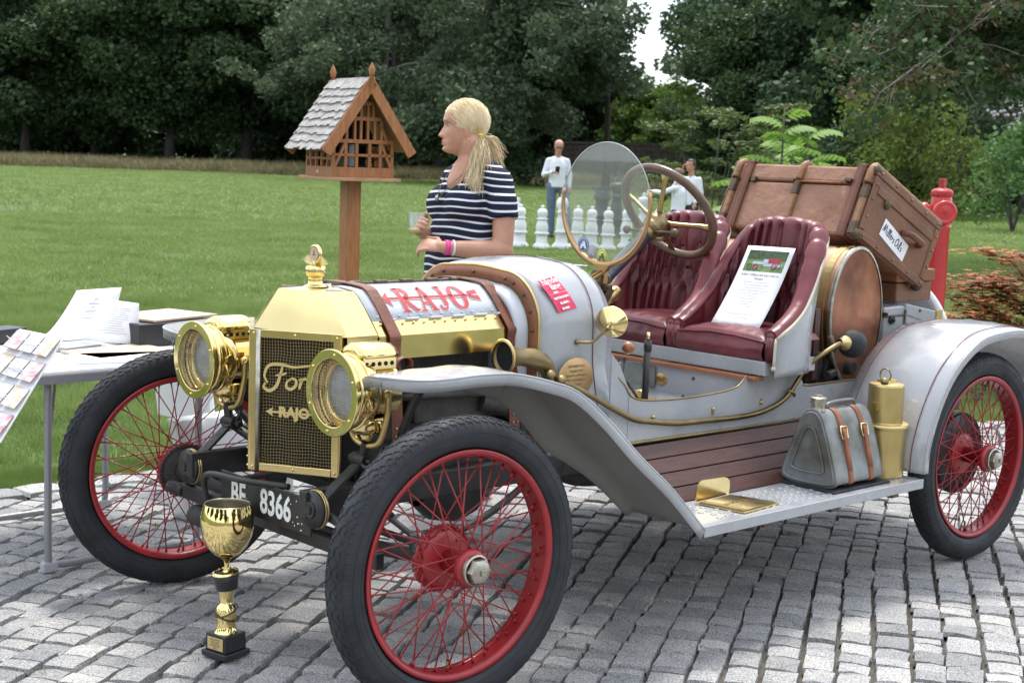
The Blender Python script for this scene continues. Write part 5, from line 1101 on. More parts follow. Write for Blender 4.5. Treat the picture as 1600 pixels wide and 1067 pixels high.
# grey fuel can with leather straps
can = thing('fuel_can', 'dented grey triangular fuel can with two leather straps on the running board', 'fuel can', (-1.75, .64, .378))
def cansec(x, f=1.0):
    P = catmull([V(0, -.098, .012), V(0, -.105, .035), V(0, -.075, .12), V(0, -.045, .205), V(0, -.022, .243), V(0, .008, .252), V(0, .034, .240), V(0, .056, .20), V(0, .086, .115), V(0, .110, .035), V(0, .104, .010), V(0, .05, .002), V(0, -.05, .002)], 4, True)
    c_ = V(0, 0, .11); return [V(x, .642+(c_+(p-c_)*f).y, .384+(c_+(p-c_)*f).z) for p in P]
m = MB(); m.loft([cansec(-1.606, .90), cansec(-1.602, .935), cansec(-1.604, .97), cansec(-1.612, 1.0), cansec(-1.622, 1.0), cansec(-1.74, .995), cansec(-1.86, 1.0), cansec(-1.878, 1.0), cansec(-1.888, .97), cansec(-1.886, .93)], True, True, True); m.build('can_body', M['zinc'], can)
m = MB(); m.tube(cansec(-1.612, 1.012), .0042, 6, closed=True); m.build('can_seam', M['zinc'], can)
m = MB(); sq = [p for p in cansec(-1.601, .60)]; m.tube(sq, .003, 6, closed=True); m.build('embossed_triangle', M['zinc'], can)
m = MB(); m.hlathe([(.026, 0), (.023, .012), (.023, .026), (.028, .027), (.028, .033), (.025, .034), (.025, .038), (.028, .039), (.028, .045), (.020, .048), (.014, .048), (.014, .054), (.001, .055)], (-1.640, .645, .632), (0, 0, 1), 28); m.build('can_cap', M['nickel'], can)
m = MB(); m.tube(catmull([(-1.69, .645, .638), (-1.70, .645, .652), (-1.78, .645, .656), (-1.84, .645, .652), (-1.85, .645, .638)]), .006, 6); m.build('can_handle', M['zinc'], can)
for x in (-1.700, -1.818):
    m = MB(); c1 = cansec(x, 1.012); rg = [[p-V(.012, 0, 0), p+V(.012, 0, 0)] for p in c1[18:46]]; m.grid(rg); sp2 = m.build('can_strap', M['tan'], can, solid=.0035)
    m = MB(); p0 = V(x, .744, .472); e2_ = V(0, .30, -1).normalized(); 
    p0 = V(x, .642+.0635, .384+.178); pp = [p0+V(dx, 0, 0)+e2_*dz+V(0, .008, .003) for dx, dz in ((-.016, -.018), (.016, -.018), (.018, 0), (.016, .022), (-.016, .022), (-.018, 0))]; m.tube(pp, .0028, 6, closed=True); m.build('strap_buckle', M['brass'], sp2)
    m = MB(); rg = [[p0+V(-.010, .006, .002)+e2_*dz+V(0, b, 0), p0+V(.010, .006, .002)+e2_*dz+V(0, b, 0)] for dz, b in ((-.02, 0), (.0, .006), (.03, .004), (.08, .003), (.13, .002))]; m.grid(rg); m.build('strap_tail', M['tan'], sp2, solid=.003)
m = MB(); m.box((-1.75, .65, .3785), (.33, .235, .008)); mt_ = m.build('rubber_mat', M['rubber'], None, wl=V(-1.75, .65, .3785), bev=.002); tag(mt_, 'thin black rubber mat under the grey fuel can', 'mat')
# information sheet leaning on the near seat
sh = thing('information_sheet', 'white sheet with a car photo and printed text leaning on the near seat', 'sheet', (-1.80, .2, .87))
A_ = V(-1.765, .145, .866); B_ = V(-1.775, .345, .868); C_ = V(-1.915, .345, 1.140); D_ = V(-1.905, .145, 1.140)
A_, B_, C_, D_ = [V(*q) for q in ((-1.690, .118, .868), (-1.712, .322, .869), (-1.905, .318, 1.150), (-1.885, .118, 1.148))]
def shp(u, v_): p = A_.lerp(B_, u).lerp(D_.lerp(C_, u), v_); return p+((B_-A_).cross(D_-A_)).normalized()*(-.012*math.sin(PI*v_))
m = MB(); m.grid([[shp(u/4, v_/12) for u in range(5)] for v_ in range(13)]); sb = m.build('sheet_paper', M['paper'], sh, solid=.0008)
nn = ((B_-A_).cross(D_-A_)).normalized(); nn = nn if nn.x > 0 else -nn
M['photo'] = mat('printed_grass', (.13, .22, .06), .5, var=.3, vs=60); M['photob'] = mat('printed_hedge', (.035, .07, .025), .5, var=.6, vs=90); M['photoc'] = mat('printed_grey', (.42, .44, .52), .5)
def rect(m, u0_, u1, v0, v1, h): m.grid([[shp(lerp(u0_, u1, i/2), lerp(v0, v1, j/5))+nn*h for i in range(3)] for j in range(6)])
m = MB(); rect(m, .09, .91, .70, .95, .0012); ph = m.build('printed_photo', M['photo'], sb); m = MB(); rect(m, .09, .91, .84, .95, .0015); m.build('photo_hedge', M['photob'], ph)
m = MB()
for u, v_ in ((.20, .752), (.33, .75), (.70, .765), (.80, .772)):
    m.tube([shp(u+.045*math.cos(a), v_+.034*math.sin(a))+nn*.002 for a in np.linspace(0, 2*PI, 15)[:-1]], .0018, 4, closed=True)
m.build('photo_tyres', M['ink'], ph); m = MB(); rect(m, .24, .60, .785, .815, .0019); rect(m, .48, .86, .765, .80, .0019); rect(m, .45, .55, .80, .85, .0019); m.build('photo_body', M['photoc'], ph); m = MB(); rect(m, .56, .80, .80, .865, .0021); m.build('photo_seats', M['red'], ph); m = MB()
for u, v_ in ((.33, .75), (.70, .765)): m.lathe([(.001, 0), (.006, 0)], shp(u, v_)+nn*.0022, nn, 12)
m.build('photo_hubs', M['pink'], ph)
e1 = (B_-A_).normalized(); e2 = (D_-A_).normalized()
def st_(s, size, v_, m_): text(s, size, shp(.5, v_)+nn*.0012, e1, e2, m_, sb, 'printed_text', ext=.0001, squash=.9)
st_('FORD T SPEEDSTER RAJO SPECIAL', .0118, .655, M['ink']); st_("'MAGDA'", .0118, .61, M['ink'])
for i, l in enumerate(('ROCZNIK 1915 SILNIK 2900 CCM', 'MOC 40 KM SKRZYNIA 2 BIEGI', 'NADWOZIE SPORTOWE', 'GLOWICA RAJO ROBERT JOHNSON', 'DWA FOTELE KUBELKOWE', 'KOLA DRUCIANE', 'ZBIORNIK MIEDZIANY', 'ROZNE RAJDY', 'SZYBKOSC 100', 'WLASCICIEL')): st_(l, .0085, .565-.034*i, M['inkl'])
st_('KLUB POJAZDOW ZABYTKOWYCH', .0088, .16, M['inkl']); st_('WWW AUTOMOBIL', .0085, .11, mat('pale_red_ink', (.6, .35, .38), .6))
# trophy
tf = V(.255, .010, 0); tro = thing('trophy_cup', 'tall gold trophy cup on a square black base before the number plate', 'trophy', tf)
tm = Euler((0, 0, R(12))).to_matrix()
m = MB(); m.box(tf+V(0, 0, .009), (.098, .098, .018), tm); m.box(tf+V(0, 0, .043), (.082, .082, .05), tm, .97); bs2 = m.build('trophy_base', M['blackplastic'], tro, bev=.003)
m = MB(); m.box(tf+tm@V(.012, -.0, .0)*0+tm@V(.0, -.0, .042)+tm@V(0, -.0412, 0)*0+tm@V(.0415, -.0, 0), (.001, .062, .036), tm); pq = m.build('trophy_plate', M['goldpaint'], bs2)
for i, s_ in enumerate(('ELEGANCE', 'PUCHAR', 'KONKURS', '2022')): text(s_, .008, tf+tm@V(.0423, 0, .053-.008*i), tm@V(0, 1, 0), (0, 0, 1), M['ink'], pq, 'plate_text', ext=.0001)
m = MB(); m.lathe([(.034, 0), (.030, .004), (.028, .02), (.027, .03), (.029, .05), (.030, .065), (.025, .078), (.018, .083), (.018, .092), (.021, .112), (.026, .135), (.029, .146)], tf+V(0, 0, .068), (0, 0, 1), 40); m.lathe([(.012, .0), (.008, .008), (.0065, .02), (.009, .035), (.020, .044)], tf+V(0, 0, .243), (0, 0, 1), 24); m.build('trophy_stem', M['gold'], tro)
m = MB(); m.lathe([(.0315, -.016), (.035, .010), (.038, .028), (.030, .032), (.001, .034)], tf+V(0, 0, .212), V(.16, .0, 1), 36); m.build('black_collar', M['blackplastic'], tro); m = MB(); m.lathe([(.030, .0325), (.038, .029), (.039, .032), (.030, .036)], tf+V(0, 0, .212), V(.16, .0, 1), 36); m.build('collar_rim', M['gold'], tro)
m = MB()
for k in range(2): m.tube([tf+V(.0315*math.cos(a), .0315*math.sin(a), .118+.014*math.cos(a*1+1.2+k*2)+.012*k) for a in np.linspace(0, 2*PI, 33)[:-1]], .0022, 5, closed=True)
m.build('stem_rings', M['fit'], tro)
m = MB(); pr = [(.001, .0), (.018, .002), (.036, .011), (.056, .033), (.070, .063), (.0755, .094), (.0745, .120), (.069, .144), (.0655, .156)]; m.lathe(pr, tf+V(0, 0, .285), (0, 0, 1), 64); cup = m.build('cup_bowl', M['gold'], tro)
m = MB(); m.lathe([(.0655, .156), (.0645, .158), (.063, .156), (.068, .14), (.072, .11), (.066, .06), (.04, .02), (.001, .01)], tf+V(0, 0, .285), (0, 0, 1), 48); m.build('cup_inside', mat('cup_inside_metal', (.45, .42, .33), .35, .9), cup)
# ---- folding table with papers
tb = thing('folding_table', 'grey framed folding table covered with papers behind the far wheel', 'table', (.0, -1.4, 0))
m = MB(); m.box((.05, -1.42, .680), (1.0, .86, .028)); m.build('tabletop', M['tabletop'], tb, bev=.008)
m = MB()
for y in (-1.0, -1.84): m.box((.05, y, .664), (.98, .02, .03))
for x in (-.44, .54): m.box((x, -1.42, .664), (.02, .84, .03))
m.build('table_rim', M['alu'], tb)
for y in (-1.05, -1.76):
    m = MB(); m.tube(catmull([(.295, y, .66), (.295, y, .30), (.295, y, .05), (.27, y, .022), (.1, y, .02), (-.16, y, .02), (-.25, y, .022), (-.275, y, .05), (-.275, y, .3), (-.275, y, .66)], 4), .0125, 10); lg = m.build('leg_frame', M['alu'], tb)
    m = MB(); m.box((.292, y, .018), (.055, .03, .036)); m.box((-.272, y, .018), (.055, .03, .036)); m.build('foot_cap', mat('grey_foot_plastic', (.42, .43, .45), .5), lg, bev=.006)
    m = MB(); m.tube([(.295, y, .40), (.18, y+(.18 if y < -1.4 else -.18), .65)], .006, 6); m.build('leg_brace', M['alu'], tb)
def sheet(nm, c4, label, cat, cols=None, bend=.02, lines=None, mt='paper'):
    a, b, c, d = c4; t = thing(nm, label, cat, (a+b)/2); n = (b-a).cross(d-a).normalized(); n = n if n.dot(CP-a) > 0 else -n
    f = lambda u, v_: a.lerp(b, u).lerp(d.lerp(c, u), v_)+n*bend*math.sin(PI*v_)
    m = MB(); m.grid([[f(u/4, v_/10) for u in range(5)] for v_ in range(11)]); p = m.build('paper_sheet', M[mt], t, solid=.001)
    if lines:
        e1 = (b-a).normalized(); m = MB()
        for u0_, u1, v_, h in lines: m.grid([[f(u0_, v_)+n*.0014, f(u1, v_)+n*.0014], [f(u0_, v_+h)+n*.0014, f(u1, v_+h)+n*.0014]], False)
        tag(m.build('print', M['inkl'], p), kind='stuff')
    return t
rs = np.random.RandomState(12)
sheet('poster_sheet', [V(.06, -1.66, .698), V(-.22, -1.62, .700), dep(190, 449, 5.75), dep(120, 454, 5.85)], 'large curled white poster propped at the back of the table', 'poster', bend=-.05, lines=[(.40+.1*(i % 2), .62+.12*rs.rand(), .30+.05*i, .03) for i in range(12)])
sheet('printed_page', [V(-.045, -1.50, .715), V(-.225, -1.395, .700), dep(217, 474, 5.50), dep(160, 467, 5.58)], 'white printed page leaning in front of the curled poster', 'page', bend=.008, lines=[(.25+.1*rs.rand(), .65+.15*rs.rand(), .2+.055*i, .012) for i in range(12)])
bx = thing('document_box', 'black document box with an orange oval under kraft papers', 'box', (-.36, -1.42, .694))
m = MB(); m.box((-.36, -1.50, .738), (.34, .26, .086), (0, 0, .1)); bb = m.build('box_body', M['blackplastic'], bx, bev=.004)
m = MB(); m.lathe([(.001, 0), (.030, 0)], (0, 0, 0), (0, 1, 0), 24); m.v = [(x-.34, y-1.366, z*.45+.745) for x, y, z in m.v]; m.build('oval_mark', mat('orange_mark', (.6, .25, .15), .5), bb)
def stackp(nm, lb, ct, c, sz, rz, mt): m = MB(); m.box(c, sz, (0, 0, rz)); o = m.build(nm, M[mt], None, wl=Vector(c), bev=.001); tag(o, lb, ct); return o
stackp('kraft_folder', 'pale kraft folder lying on the black document box', 'folder', (-.40, -1.54, .788), (.34, .26, .008), .28, 'paper2')
stackp('notebook', 'small grey notebook by the foot of the printed page', 'notebook', (.02, -1.42, .704), (.17, .10, .016), .3, 'alu')
stackp('magazine', 'cream magazine lying at the middle of the table top', 'magazine', (-.08, -1.26, .700), (.34, .24, .010), .15, 'paper2')
stackp('leaflet_pile', 'pile of white leaflets at the front edge of the table', 'leaflets', (.0, -1.13, .700), (.30, .20, .010), -.3, 'paper')
stackp('brown_envelope', 'flat brown envelope at the right front corner of the table', 'envelope', (-.27, -1.12, .699), (.30, .20, .008), .12, 'paper2')
stackp('black_card_holder', 'small black card holder behind the brochure rack', 'card holder', (.20, -1.70, .725), (.22, .10, .05), .3, 'blackplastic')
# brochure rack with wired pockets hanging over the table edge
rk = thing('brochure_rack', 'tilted clear rack holding rows of photo cards at the table edge', 'rack', (.28, -1.12, .70))
a, b, c, d = dep(99, 527, 4.52), dep(30, 513, 4.60), dep(-72, 660, 4.36), dep(0, 690, 4.26)
n = (b-a).cross(d-a).normalized(); n = n if n.dot(CP-a) > 0 else -n
f = lambda u, v_, h=0: b.lerp(a, u).lerp(c.lerp(d, u), v_)+n*h
M['acryl'] = glass('clear_acrylic', (.95, .96, .97), milky=.15)
cc = [mat('card_rose', (.45, .22, .25), .3, col2=(.65, .62, .6), vs=40), mat('card_pale', (.66, .66, .68), .25, col2=(.40, .42, .45), vs=30), mat('card_ochre', (.50, .36, .18), .3, col2=(.62, .62, .64), vs=35), mat('card_grey', (.30, .31, .35), .25, col2=(.70, .70, .72), vs=28)]
m = MB(); m.grid([[f(0, 0, -.004), f(1, 0, -.004)], [f(0, 1, -.004), f(1, 1, -.004)]], False); m.build('rack_back', M['paper'], rk, solid=.004)
for r_ in range(4):
    for q in range(3):
        m = MB(); u0_, u1, v0, v1 = q/3+.015, (q+1)/3-.02, r_/4+.02, (r_+1)/4-.015; m.grid([[f(u0_, v0, .002), f(u1, v0, .002)], [f(u0_, v1, .016), f(u1, v1, .016)]], False); m.build('photo_card', cc[(r_*2+q) % 4], rk, solid=.003)
for r_ in range(4): m = MB(); m.tube([f(u, r_/4+.14+.02*math.sin(u*9+r_), .020) for u in np.linspace(-.03, 1.05, 12)], .0016, 5); m.tube([f(u, r_/4+.05+.18*u, .022) for u in np.linspace(.1, .9, 8)], .0012, 4); m.build('rack_wire', M['chrome'], rk)
m = MB()
for u_ in (.15, .85):
    p_ = f(u_, .30, -.008); m.tube([p_, V(p_.x*.5+.5*min(max(p_.x, -.4), .5), (p_.y-1.0)/2, .70), V(min(max(p_.x, -.4), .5), -1.02, .697)], .005, 6)
    p_ = f(u_, .75, -.008); m.tube([p_, V(min(max(p_.x, -.4), .5), -.995, .66)], .005, 6)
m.build('rack_stay', M['chrome'], rk)
# white bag under the table
bg_ = thing('white_tote_bag', 'white bag standing on the cobbles behind the far front wheel', 'bag', (-.62, -1.45, 0))
m = MB(); rg = []
for i in range(9):
    t = i/8; z = .40*t; rg.append([V(-.60+.05*t+a*(.17+.015*math.sin(7*t)), -1.42+b_*(.09-.05*t)+.012*math.sin(5*t+a*3), z) for a, b_ in ((-1, -1), (-.3, -1.15), (.4, -1), (1, -.9), (1, .9), (.3, 1.1), (-.4, 1), (-1, .9))])
m.loft(rg, True, True, True); m.build('bag_body', M['whiteplastic'], bg_); m = MB(); m.tube(catmull([(-.66, -1.40, .39), (-.64, -1.40, .48), (-.56, -1.40, .50), (-.48, -1.40, .39)]), .006, 6); m.build('bag_handle', M['whiteplastic'], bg_)
ch = thing('garden_chair', 'white plastic chair seat showing behind the far front wheel', 'chair', (-.9, -1.75, 0))
m = MB(); m.box((-.88, -1.72, .30), (.38, .36, .025), (0, .10, .2)); m.build('chair_seat', M['whiteplastic'], ch, bev=.008)
m = MB(); m.box((-.70, -1.90, .45), (.03, .34, .32), (0, .15, .2)); m.build('chair_back', M['whiteplastic'], ch, bev=.008)
for x, y in ((-.73, -1.60), (-1.04, -1.60), (-.73, -1.86), (-1.04, -1.86)): m = MB(); m.cyl((x, y, 0), (x, y, .30), .018, .014, 10); m.build('leg', M['whiteplastic'], ch)
# ---- half timbered book box on its post
bk = thing('book_house', 'half-timbered wooden book house with shingle roof on a square post', 'book house', (-3.14, -4.0, 0))
fx = Vector((dep(634, 279, 9.3)-dep(541, 275, 9.3))[:2]+(0,)).normalized()      # along the gable front, image right
ang_g = R(-6); fx = V(-.80, .60, 0).normalized(); fy = V(-fx.y, fx.x, 0); fy = fy if fy.dot(V(.7, -.7, 0)) > 0 else -fy  # fy: along the eave side, image left
PC = dep(557, 290, 9.3); PC = V(PC.x, PC.y, 0)-fy*0
fx = (rt*1.0); fx = V(fx.x, fx.y, 0).normalized()
def rotv(v_, a): return V(v_.x*math.cos(a)-v_.y*math.sin(a), v_.x*math.sin(a)+v_.y*math.cos(a), 0)
gx = rotv(fx, R(33)); gy = rotv(gx, R(90)); gy = gy  # gx along the gable front; gy points away from camera side
if gy.dot(CP-PC) > 0: gy = -gy
O0 = PC+V(0, 0, 0)
def bp_(a, b_, z): return O0+gx*a+gy*b_+V(0, 0, z)   # a: along gable, b: depth away
def bbeam(m, p, q, w_=.022, t=.022):
    p = Vector(p); q = Vector(q); m.tube([p, q], w_*.6, 4, sm=False)
HW = .215; DP = .30; Z0 = 1.285; EZ = 1.50; RZ = 1.875; OF = -.10
def quadbox(m, a0, a1, b0, b1, z0, z1): m.loft([[bp_(a0, b0, z), bp_(a1, b0, z), bp_(a1, b1, z), bp_(a0, b1, z)] for z in (z0, z1)], True, True, False)
m = MB(); quadbox(m, -.050, .050, .03, .130, 0, Z0-.03); m.build('post', M['wood'], bk, bev=.003)
m = MB(); quadbox(m, -HW-.03, HW+.03, -.13, .33, Z0-.03, Z0-.008); m.build('floor_board', M['wood2'], bk, bev=.003)
m = MB(); quadbox(m, -HW, HW, -.09, .29, Z0-.008, Z0+.055); m.build('sill_beam', M['wood'], bk, bev=.002)
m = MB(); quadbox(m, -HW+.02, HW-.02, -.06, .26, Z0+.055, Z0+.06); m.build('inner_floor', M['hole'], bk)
def hz(a): return EZ-.03+(RZ-EZ-.0)*(1-abs(a)/(HW+.045))
fb = -.085
def plank(name, pts, b0, b1, mt='wood'):
    m = MB(); m.loft([[bp_(a, b0, z) for a, z in pts], [bp_(a, b1, z) for a, z in pts]], True, True, False); m.build(name, M[mt], bk, bev=.0015)
def beam(name, a0, z0, a1, z1, w_=.022, b=fb, mt='wood', dp=.02, par=None):
    d_ = Vector((a1-a0, z1-z0)).normalized(); nx_, nz_ = -d_.y*w_/2, d_.x*w_/2
    m = MB(); m.loft([[bp_(a0+nx_, bb_, z0+nz_), bp_(a1+nx_, bb_, z1+nz_), bp_(a1-nx_, bb_, z1-nz_), bp_(a0-nx_, bb_, z0-nz_)] for bb_ in (b, b+dp)], True, True, False); return m.build(name, M[mt], bk, bev=.001)
za, zb, zc = Z0+.055, Z0+.215, Z0+.355
for z, hw in ((zb, HW), (zc, .118), (za+.075, HW)): beam('rail', -hw, z, hw, z, .024 if z != za+.075 else .016, fb-.002 if z != za+.075 else fb)
for a in (-HW+.012, -.12, -.045, .045, .12, HW-.012): beam('stud', a, za, a, zb-.012, .020)
for a in (-.115, -.06, -.018, .03, .078, .125): beam('stud', a, zb+.012, a, min(zc-.012, hz(a)-.03), .017)
for a in (-.06, -.018, .03, .065): beam('stud', a, zc+.012, a, zc+.085, .015)
for s in (-1, 1): beam('brace', s*(HW-.02), za, s*.125, zb-.012, .018); beam('brace', s*.16, zb+.012, s*.115, zc-.03, .018)
beam('collar_beam', -.062, zc+.095, .062, zc+.095, .024, fb-.004)
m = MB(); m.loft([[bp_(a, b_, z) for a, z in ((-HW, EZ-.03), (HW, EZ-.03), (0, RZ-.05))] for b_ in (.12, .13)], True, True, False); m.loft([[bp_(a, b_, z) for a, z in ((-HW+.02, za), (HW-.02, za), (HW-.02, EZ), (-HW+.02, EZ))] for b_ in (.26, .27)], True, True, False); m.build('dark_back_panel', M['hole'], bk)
m = MB(); quadbox(m, -.07, -.03, -.03, .10, za, za+.14); m.loft([[bp_(a, b_, z) for a, z in ((-.09, za), (-.075, za), (-.045, za+.13), (-.06, za+.13))] for b_ in (-.02, .1)], True, True, False); m.build('books_inside', M['alu'], bk)
for b0, b1 in ((-.085, .28),):    # eave side facing image left
    def sb_(name, b0_, z0, b1_, z1, w_=.018):
        d_ = Vector((b1_-b0_, z1-z0)).normalized(); nb, nz_ = -d_.y*w_/2, d_.x*w_/2
        for a in (-HW, HW-.018):
            m = MB(); m.loft([[bp_(aa_, b0_+nb, z0+nz_), bp_(aa_, b1_+nb, z1+nz_), bp_(aa_, b1_-nb, z1-nz_), bp_(aa_, b0_-nb, z0-nz_)] for aa_ in (a, a+.018)], True, True, False); m.build(name, M['wood'], bk)
    for b_ in (-.075, -.01, .07, .15, .22, .28): sb_('side_stud', b_, za, b_, EZ-.02, .016)
    for z in (za+.05, za+.10): sb_('side_rail', -.08, z, .28, z, .014)
    sb_('side_brace', .0, za, -.07, EZ-.02); sb_('side_brace', .21, za, .27, EZ-.02)
# roof: boards, barge boards, shingles, finials
SL = Vector((HW+.085, EZ-.055-RZ)); Ls = SL.length
def rp(s, t, b_, h=0): # t from ridge 0 to eave 1
    nx_ = -SL.y/Ls*h; nz_ = SL.x/Ls*h
    return bp_(s*(SL.x*t+nx_), b_, RZ+SL.y*t+nz_)
for s in (-1, 1):
    m = MB(); m.loft([[rp(s, 0, -.16, 0), rp(s, 1, -.16, 0), rp(s, 1, .36, 0), rp(s, 0, .36, 0)], [rp(s, 0, -.16, .010), rp(s, 1, -.16, .010), rp(s, 1, .36, .010), rp(s, 0, .36, .010)]], True, True, False); rf = m.build('roof_slope', M['wood2'], bk)
    for b_ in (-.175, .355): m = MB(); m.loft([[rp(s, 0, b_, -.045), rp(s, 1.03, b_, -.045), rp(s, 1.03, b_, .020), rp(s, 0, b_, .020)], [rp(s, 0, b_+.018, -.045), rp(s, 1.03, b_+.018, -.045), rp(s, 1.03, b_+.018, .020), rp(s, 0, b_+.018, .020)]], True, True, False); m.build('barge_board', M['wood'], rf)
    rs = np.random.RandomState(21+s); nr = 9
    if True:
        for i in range(nr):
            t0 = i/nr; t1 = (i+1)/nr+.035; b_ = -.160; k = 0
            while b_ < .36:
                w_ = rs.uniform(.030, .055); b2 = min(b_+w_, .362); lift = rs.uniform(0, .003); j = rs.uniform(-.010, .010)
                m = MB(); m.loft([[rp(s, t0, b_+.001, .014), rp(s, t1+j/Ls, b_+.001, .022+lift), rp(s, t1+j/Ls, b2-.001, .022+lift), rp(s, t0, b2-.001, .014)], [rp(s, t0, b_+.001, .018), rp(s, t1+j/Ls, b_+.001, .029+lift), rp(s, t1+j/Ls, b2-.001, .029+lift), rp(s, t0, b2-.001, .018)]], True, True, False); m.build('shingle', M['shingle'], rf); b_ = b2
                if b2 >= .36: break
m = MB(); m.tube([rp(1, 0, -.17, .02), rp(1, 0, .37, .02)], .010, 6); m.build('ridge_cap', M['shingle'], bk)
for b_ in (-.175, .36):
    m = MB(); m.lathe([(.014, -.09), (.014, .025), (.020, .03), (.016, .04), (.022, .055), (.014, .075), (.001, .105)], bp_(0, b_, RZ+.005), (0, 0, 1), 12); m.build('finial', M['wood'], bk)
m = MB(); quadbox(m, -HW-.004, -HW-.0025, .09, .13, Z0+.012, Z0+.032); m.build('small_sign', M['paper2'], bk)
# ---- red hydrant
hp_ = grd(1476, 8.7); hy = thing('fire_hydrant', 'tall red standpipe hydrant on the lawn behind the tilted trunk', 'hydrant', hp_)
m = MB(); m.lathe([(.085, 0), (.085, .03), (.059, .035), (.059, .30), (.0585, 1.10), (.065, 1.105), (.065, 1.125), (.059, 1.13)], hp_, (0, 0, 1), 40, caps=True); m.build('hydrant_pipe', M['hyd'], hy)
m = MB(); m.lathe([(.058, 1.125), (.061, 1.16), (.063, 1.24), (.060, 1.285), (.054, 1.30)], hp_, (0, 0, 1), 36); hh = m.build('hydrant_head', M['hyd'], hy)
m = MB(); m.lathe([(.062, 1.295), (.064, 1.30), (.064, 1.325), (.050, 1.338), (.022, 1.345), (.018, 1.352)], hp_, (0, 0, 1), 36)
m.box(hp_+V(0, 0, 1.375), (.034, .034, .05)); 
for k in range(6): m.box(hp_+V(.06*math.cos(k*PI/3), .06*math.sin(k*PI/3), 1.305), (.016, .016, .02), (0, 0, k*PI/3))
m.build('hydrant_cap', M['hydd'], hy, bev=.003)
cv = (CP-hp_); cv.z = 0; cv.normalize(); cv = rotv(cv, R(14))
for d_, r_ in ((cv, .066), (rotv(cv, R(-112)), .05)):
    m = MB(); c_ = hp_+V(0, 0, 1.205); m.lathe([(r_*.75, .04), (r_*.8, .075), (r_, .080), (r_*1.05, .088), (r_*1.05, .104), (r_*.97, .112), (r_*.82, .113), (r_*.72, .108), (r_*.62, .110), (.001, .112)], c_, d_, 36); oc = m.build('outlet_cap', M['hyd'], hh)
m = MB(); c_ = hp_+V(0, 0, 1.205)+cv*.114; sd = cv.cross(V(0, 0, 1)); m.loft([[c_+sd*(.020*math.cos(a))*f+V(0, 0, .020*math.sin(a)*f)+cv*h for a in np.linspace(0, 2*PI, 4)[:-1]] for f, h in ((1, 0), (1, .004))], True, True, False); m.build('cap_mark', M['hydd'], hh)
# ---- giant chess set
def lprof(m, prof, p, s=1.0): m.lathe([(max(r, .001)*s, h*s) for r, h in prof], p, (0, 0, 1), 24, caps=False)
pawn = [(.150, 0), (.150, .035), (.125, .06), (.115, .075), (.095, .09), (.088, .19), (.088, .225), (.118, .232), (.122, .245), (.112, .262), (.095, .27), (.100, .285), (.102, .34), (.098, .38), (.085, .42), (.070, .455), (.066, .465), (.092, .470), (.094, .482), (.070, .492), (.060, .50), (.076, .53), (.086, .57), (.080, .61), (.055, .64), (.024, .652), (.022, .66), (.030, .675), (.028, .695), (.001, .705)]
tall = [(.165, 0), (.165, .04), (.135, .07), (.105, .10), (.095, .26), (.125, .27), (.125, .29), (.10, .30), (.105, .36), (.09, .50), (.065, .60), (.095, .61), (.095, .63), (.07, .64), (.075, .68)]
bishop = tall+[(.105, .72), (.105, .79), (.07, .86), (.025, .885), (.04, .91), (.001, .94)]
queen = tall+[(.10, .74), (.115, .80), (.10, .82), (.05, .84), (.03, .86), (.045, .89), (.001, .93)]
rook = [(.165, 0), (.165, .04), (.135, .07), (.11, .10), (.10, .28), (.13, .29), (.13, .31), (.10, .32), (.095, .52), (.125, .54), (.13, .56), (.13, .68), (.10, .68), (.10, .62), (.001, .62)]
def chess(kind, px, D, white, label, s=1.0):
    p = grd(px, D); m = MB(); prof = {'pawn': pawn, 'bishop': bishop, 'queen': queen, 'rook': rook, 'king': queen}[kind]; lprof(m, prof, p, s)
    if kind == 'rook':
        for k in range(6): a = k*PI/3; m.box(p+V(.115*s*math.cos(a), .115*s*math.sin(a), .70*s), (.04*s, .08*s, .05*s), (0, 0, a))
    if kind == 'king': m.box(p+V(0, 0, .97*s), (.02, .02, .10)); m.box(p+V(0, 0, .975*s), (.02, .07, .02), (0, 0, .6))
    o = m.build('chess_'+kind, M['chessw'] if white else M['chessb'], None, wl=p); tag(o, label, 'chess piece', 'giant garden chess set on the lawn'); return o
for px, D, lb in ((817, 23.6, 'white chess pawn nearest the striped woman'), (851, 23.4, 'white chess pawn standing alone left of the man in jeans'), (907, 24.0, 'white chess pawn by the man\'s right-hand side leg, third from the left'), (929, 23.8, 'white chess pawn seen behind the windscreen stickers, left of the black rook'), (955, 23.6, 'white chess pawn between the two black pieces behind the windscreen'), (984, 24.2, 'white chess pawn just left of the steering wheel hub')): chess('pawn', px, D, True, lb, .97)
chess('pawn', 1034, 25.6, True, 'white chess pawn seen through the steering wheel', .95); chess('bishop', 882, 23.6, True, 'tall white chess bishop in front of the man\'s legs', .93); chess('rook', 802, 24.4, True, 'white chess rook behind the woman\'s elbow', 1.05); chess('queen', 1010, 25.2, True, 'tall white chess piece right of the windscreen frame end', .98)
chess('rook', 944, 27.5, False, 'black chess rook behind the round windscreen', 1.28); chess('king', 967, 27.2, False, 'tall black chess king behind the round windscreen', 1.22); chess('bishop', 1015, 28, True, 'white chess bishop farthest right of the set', .92)
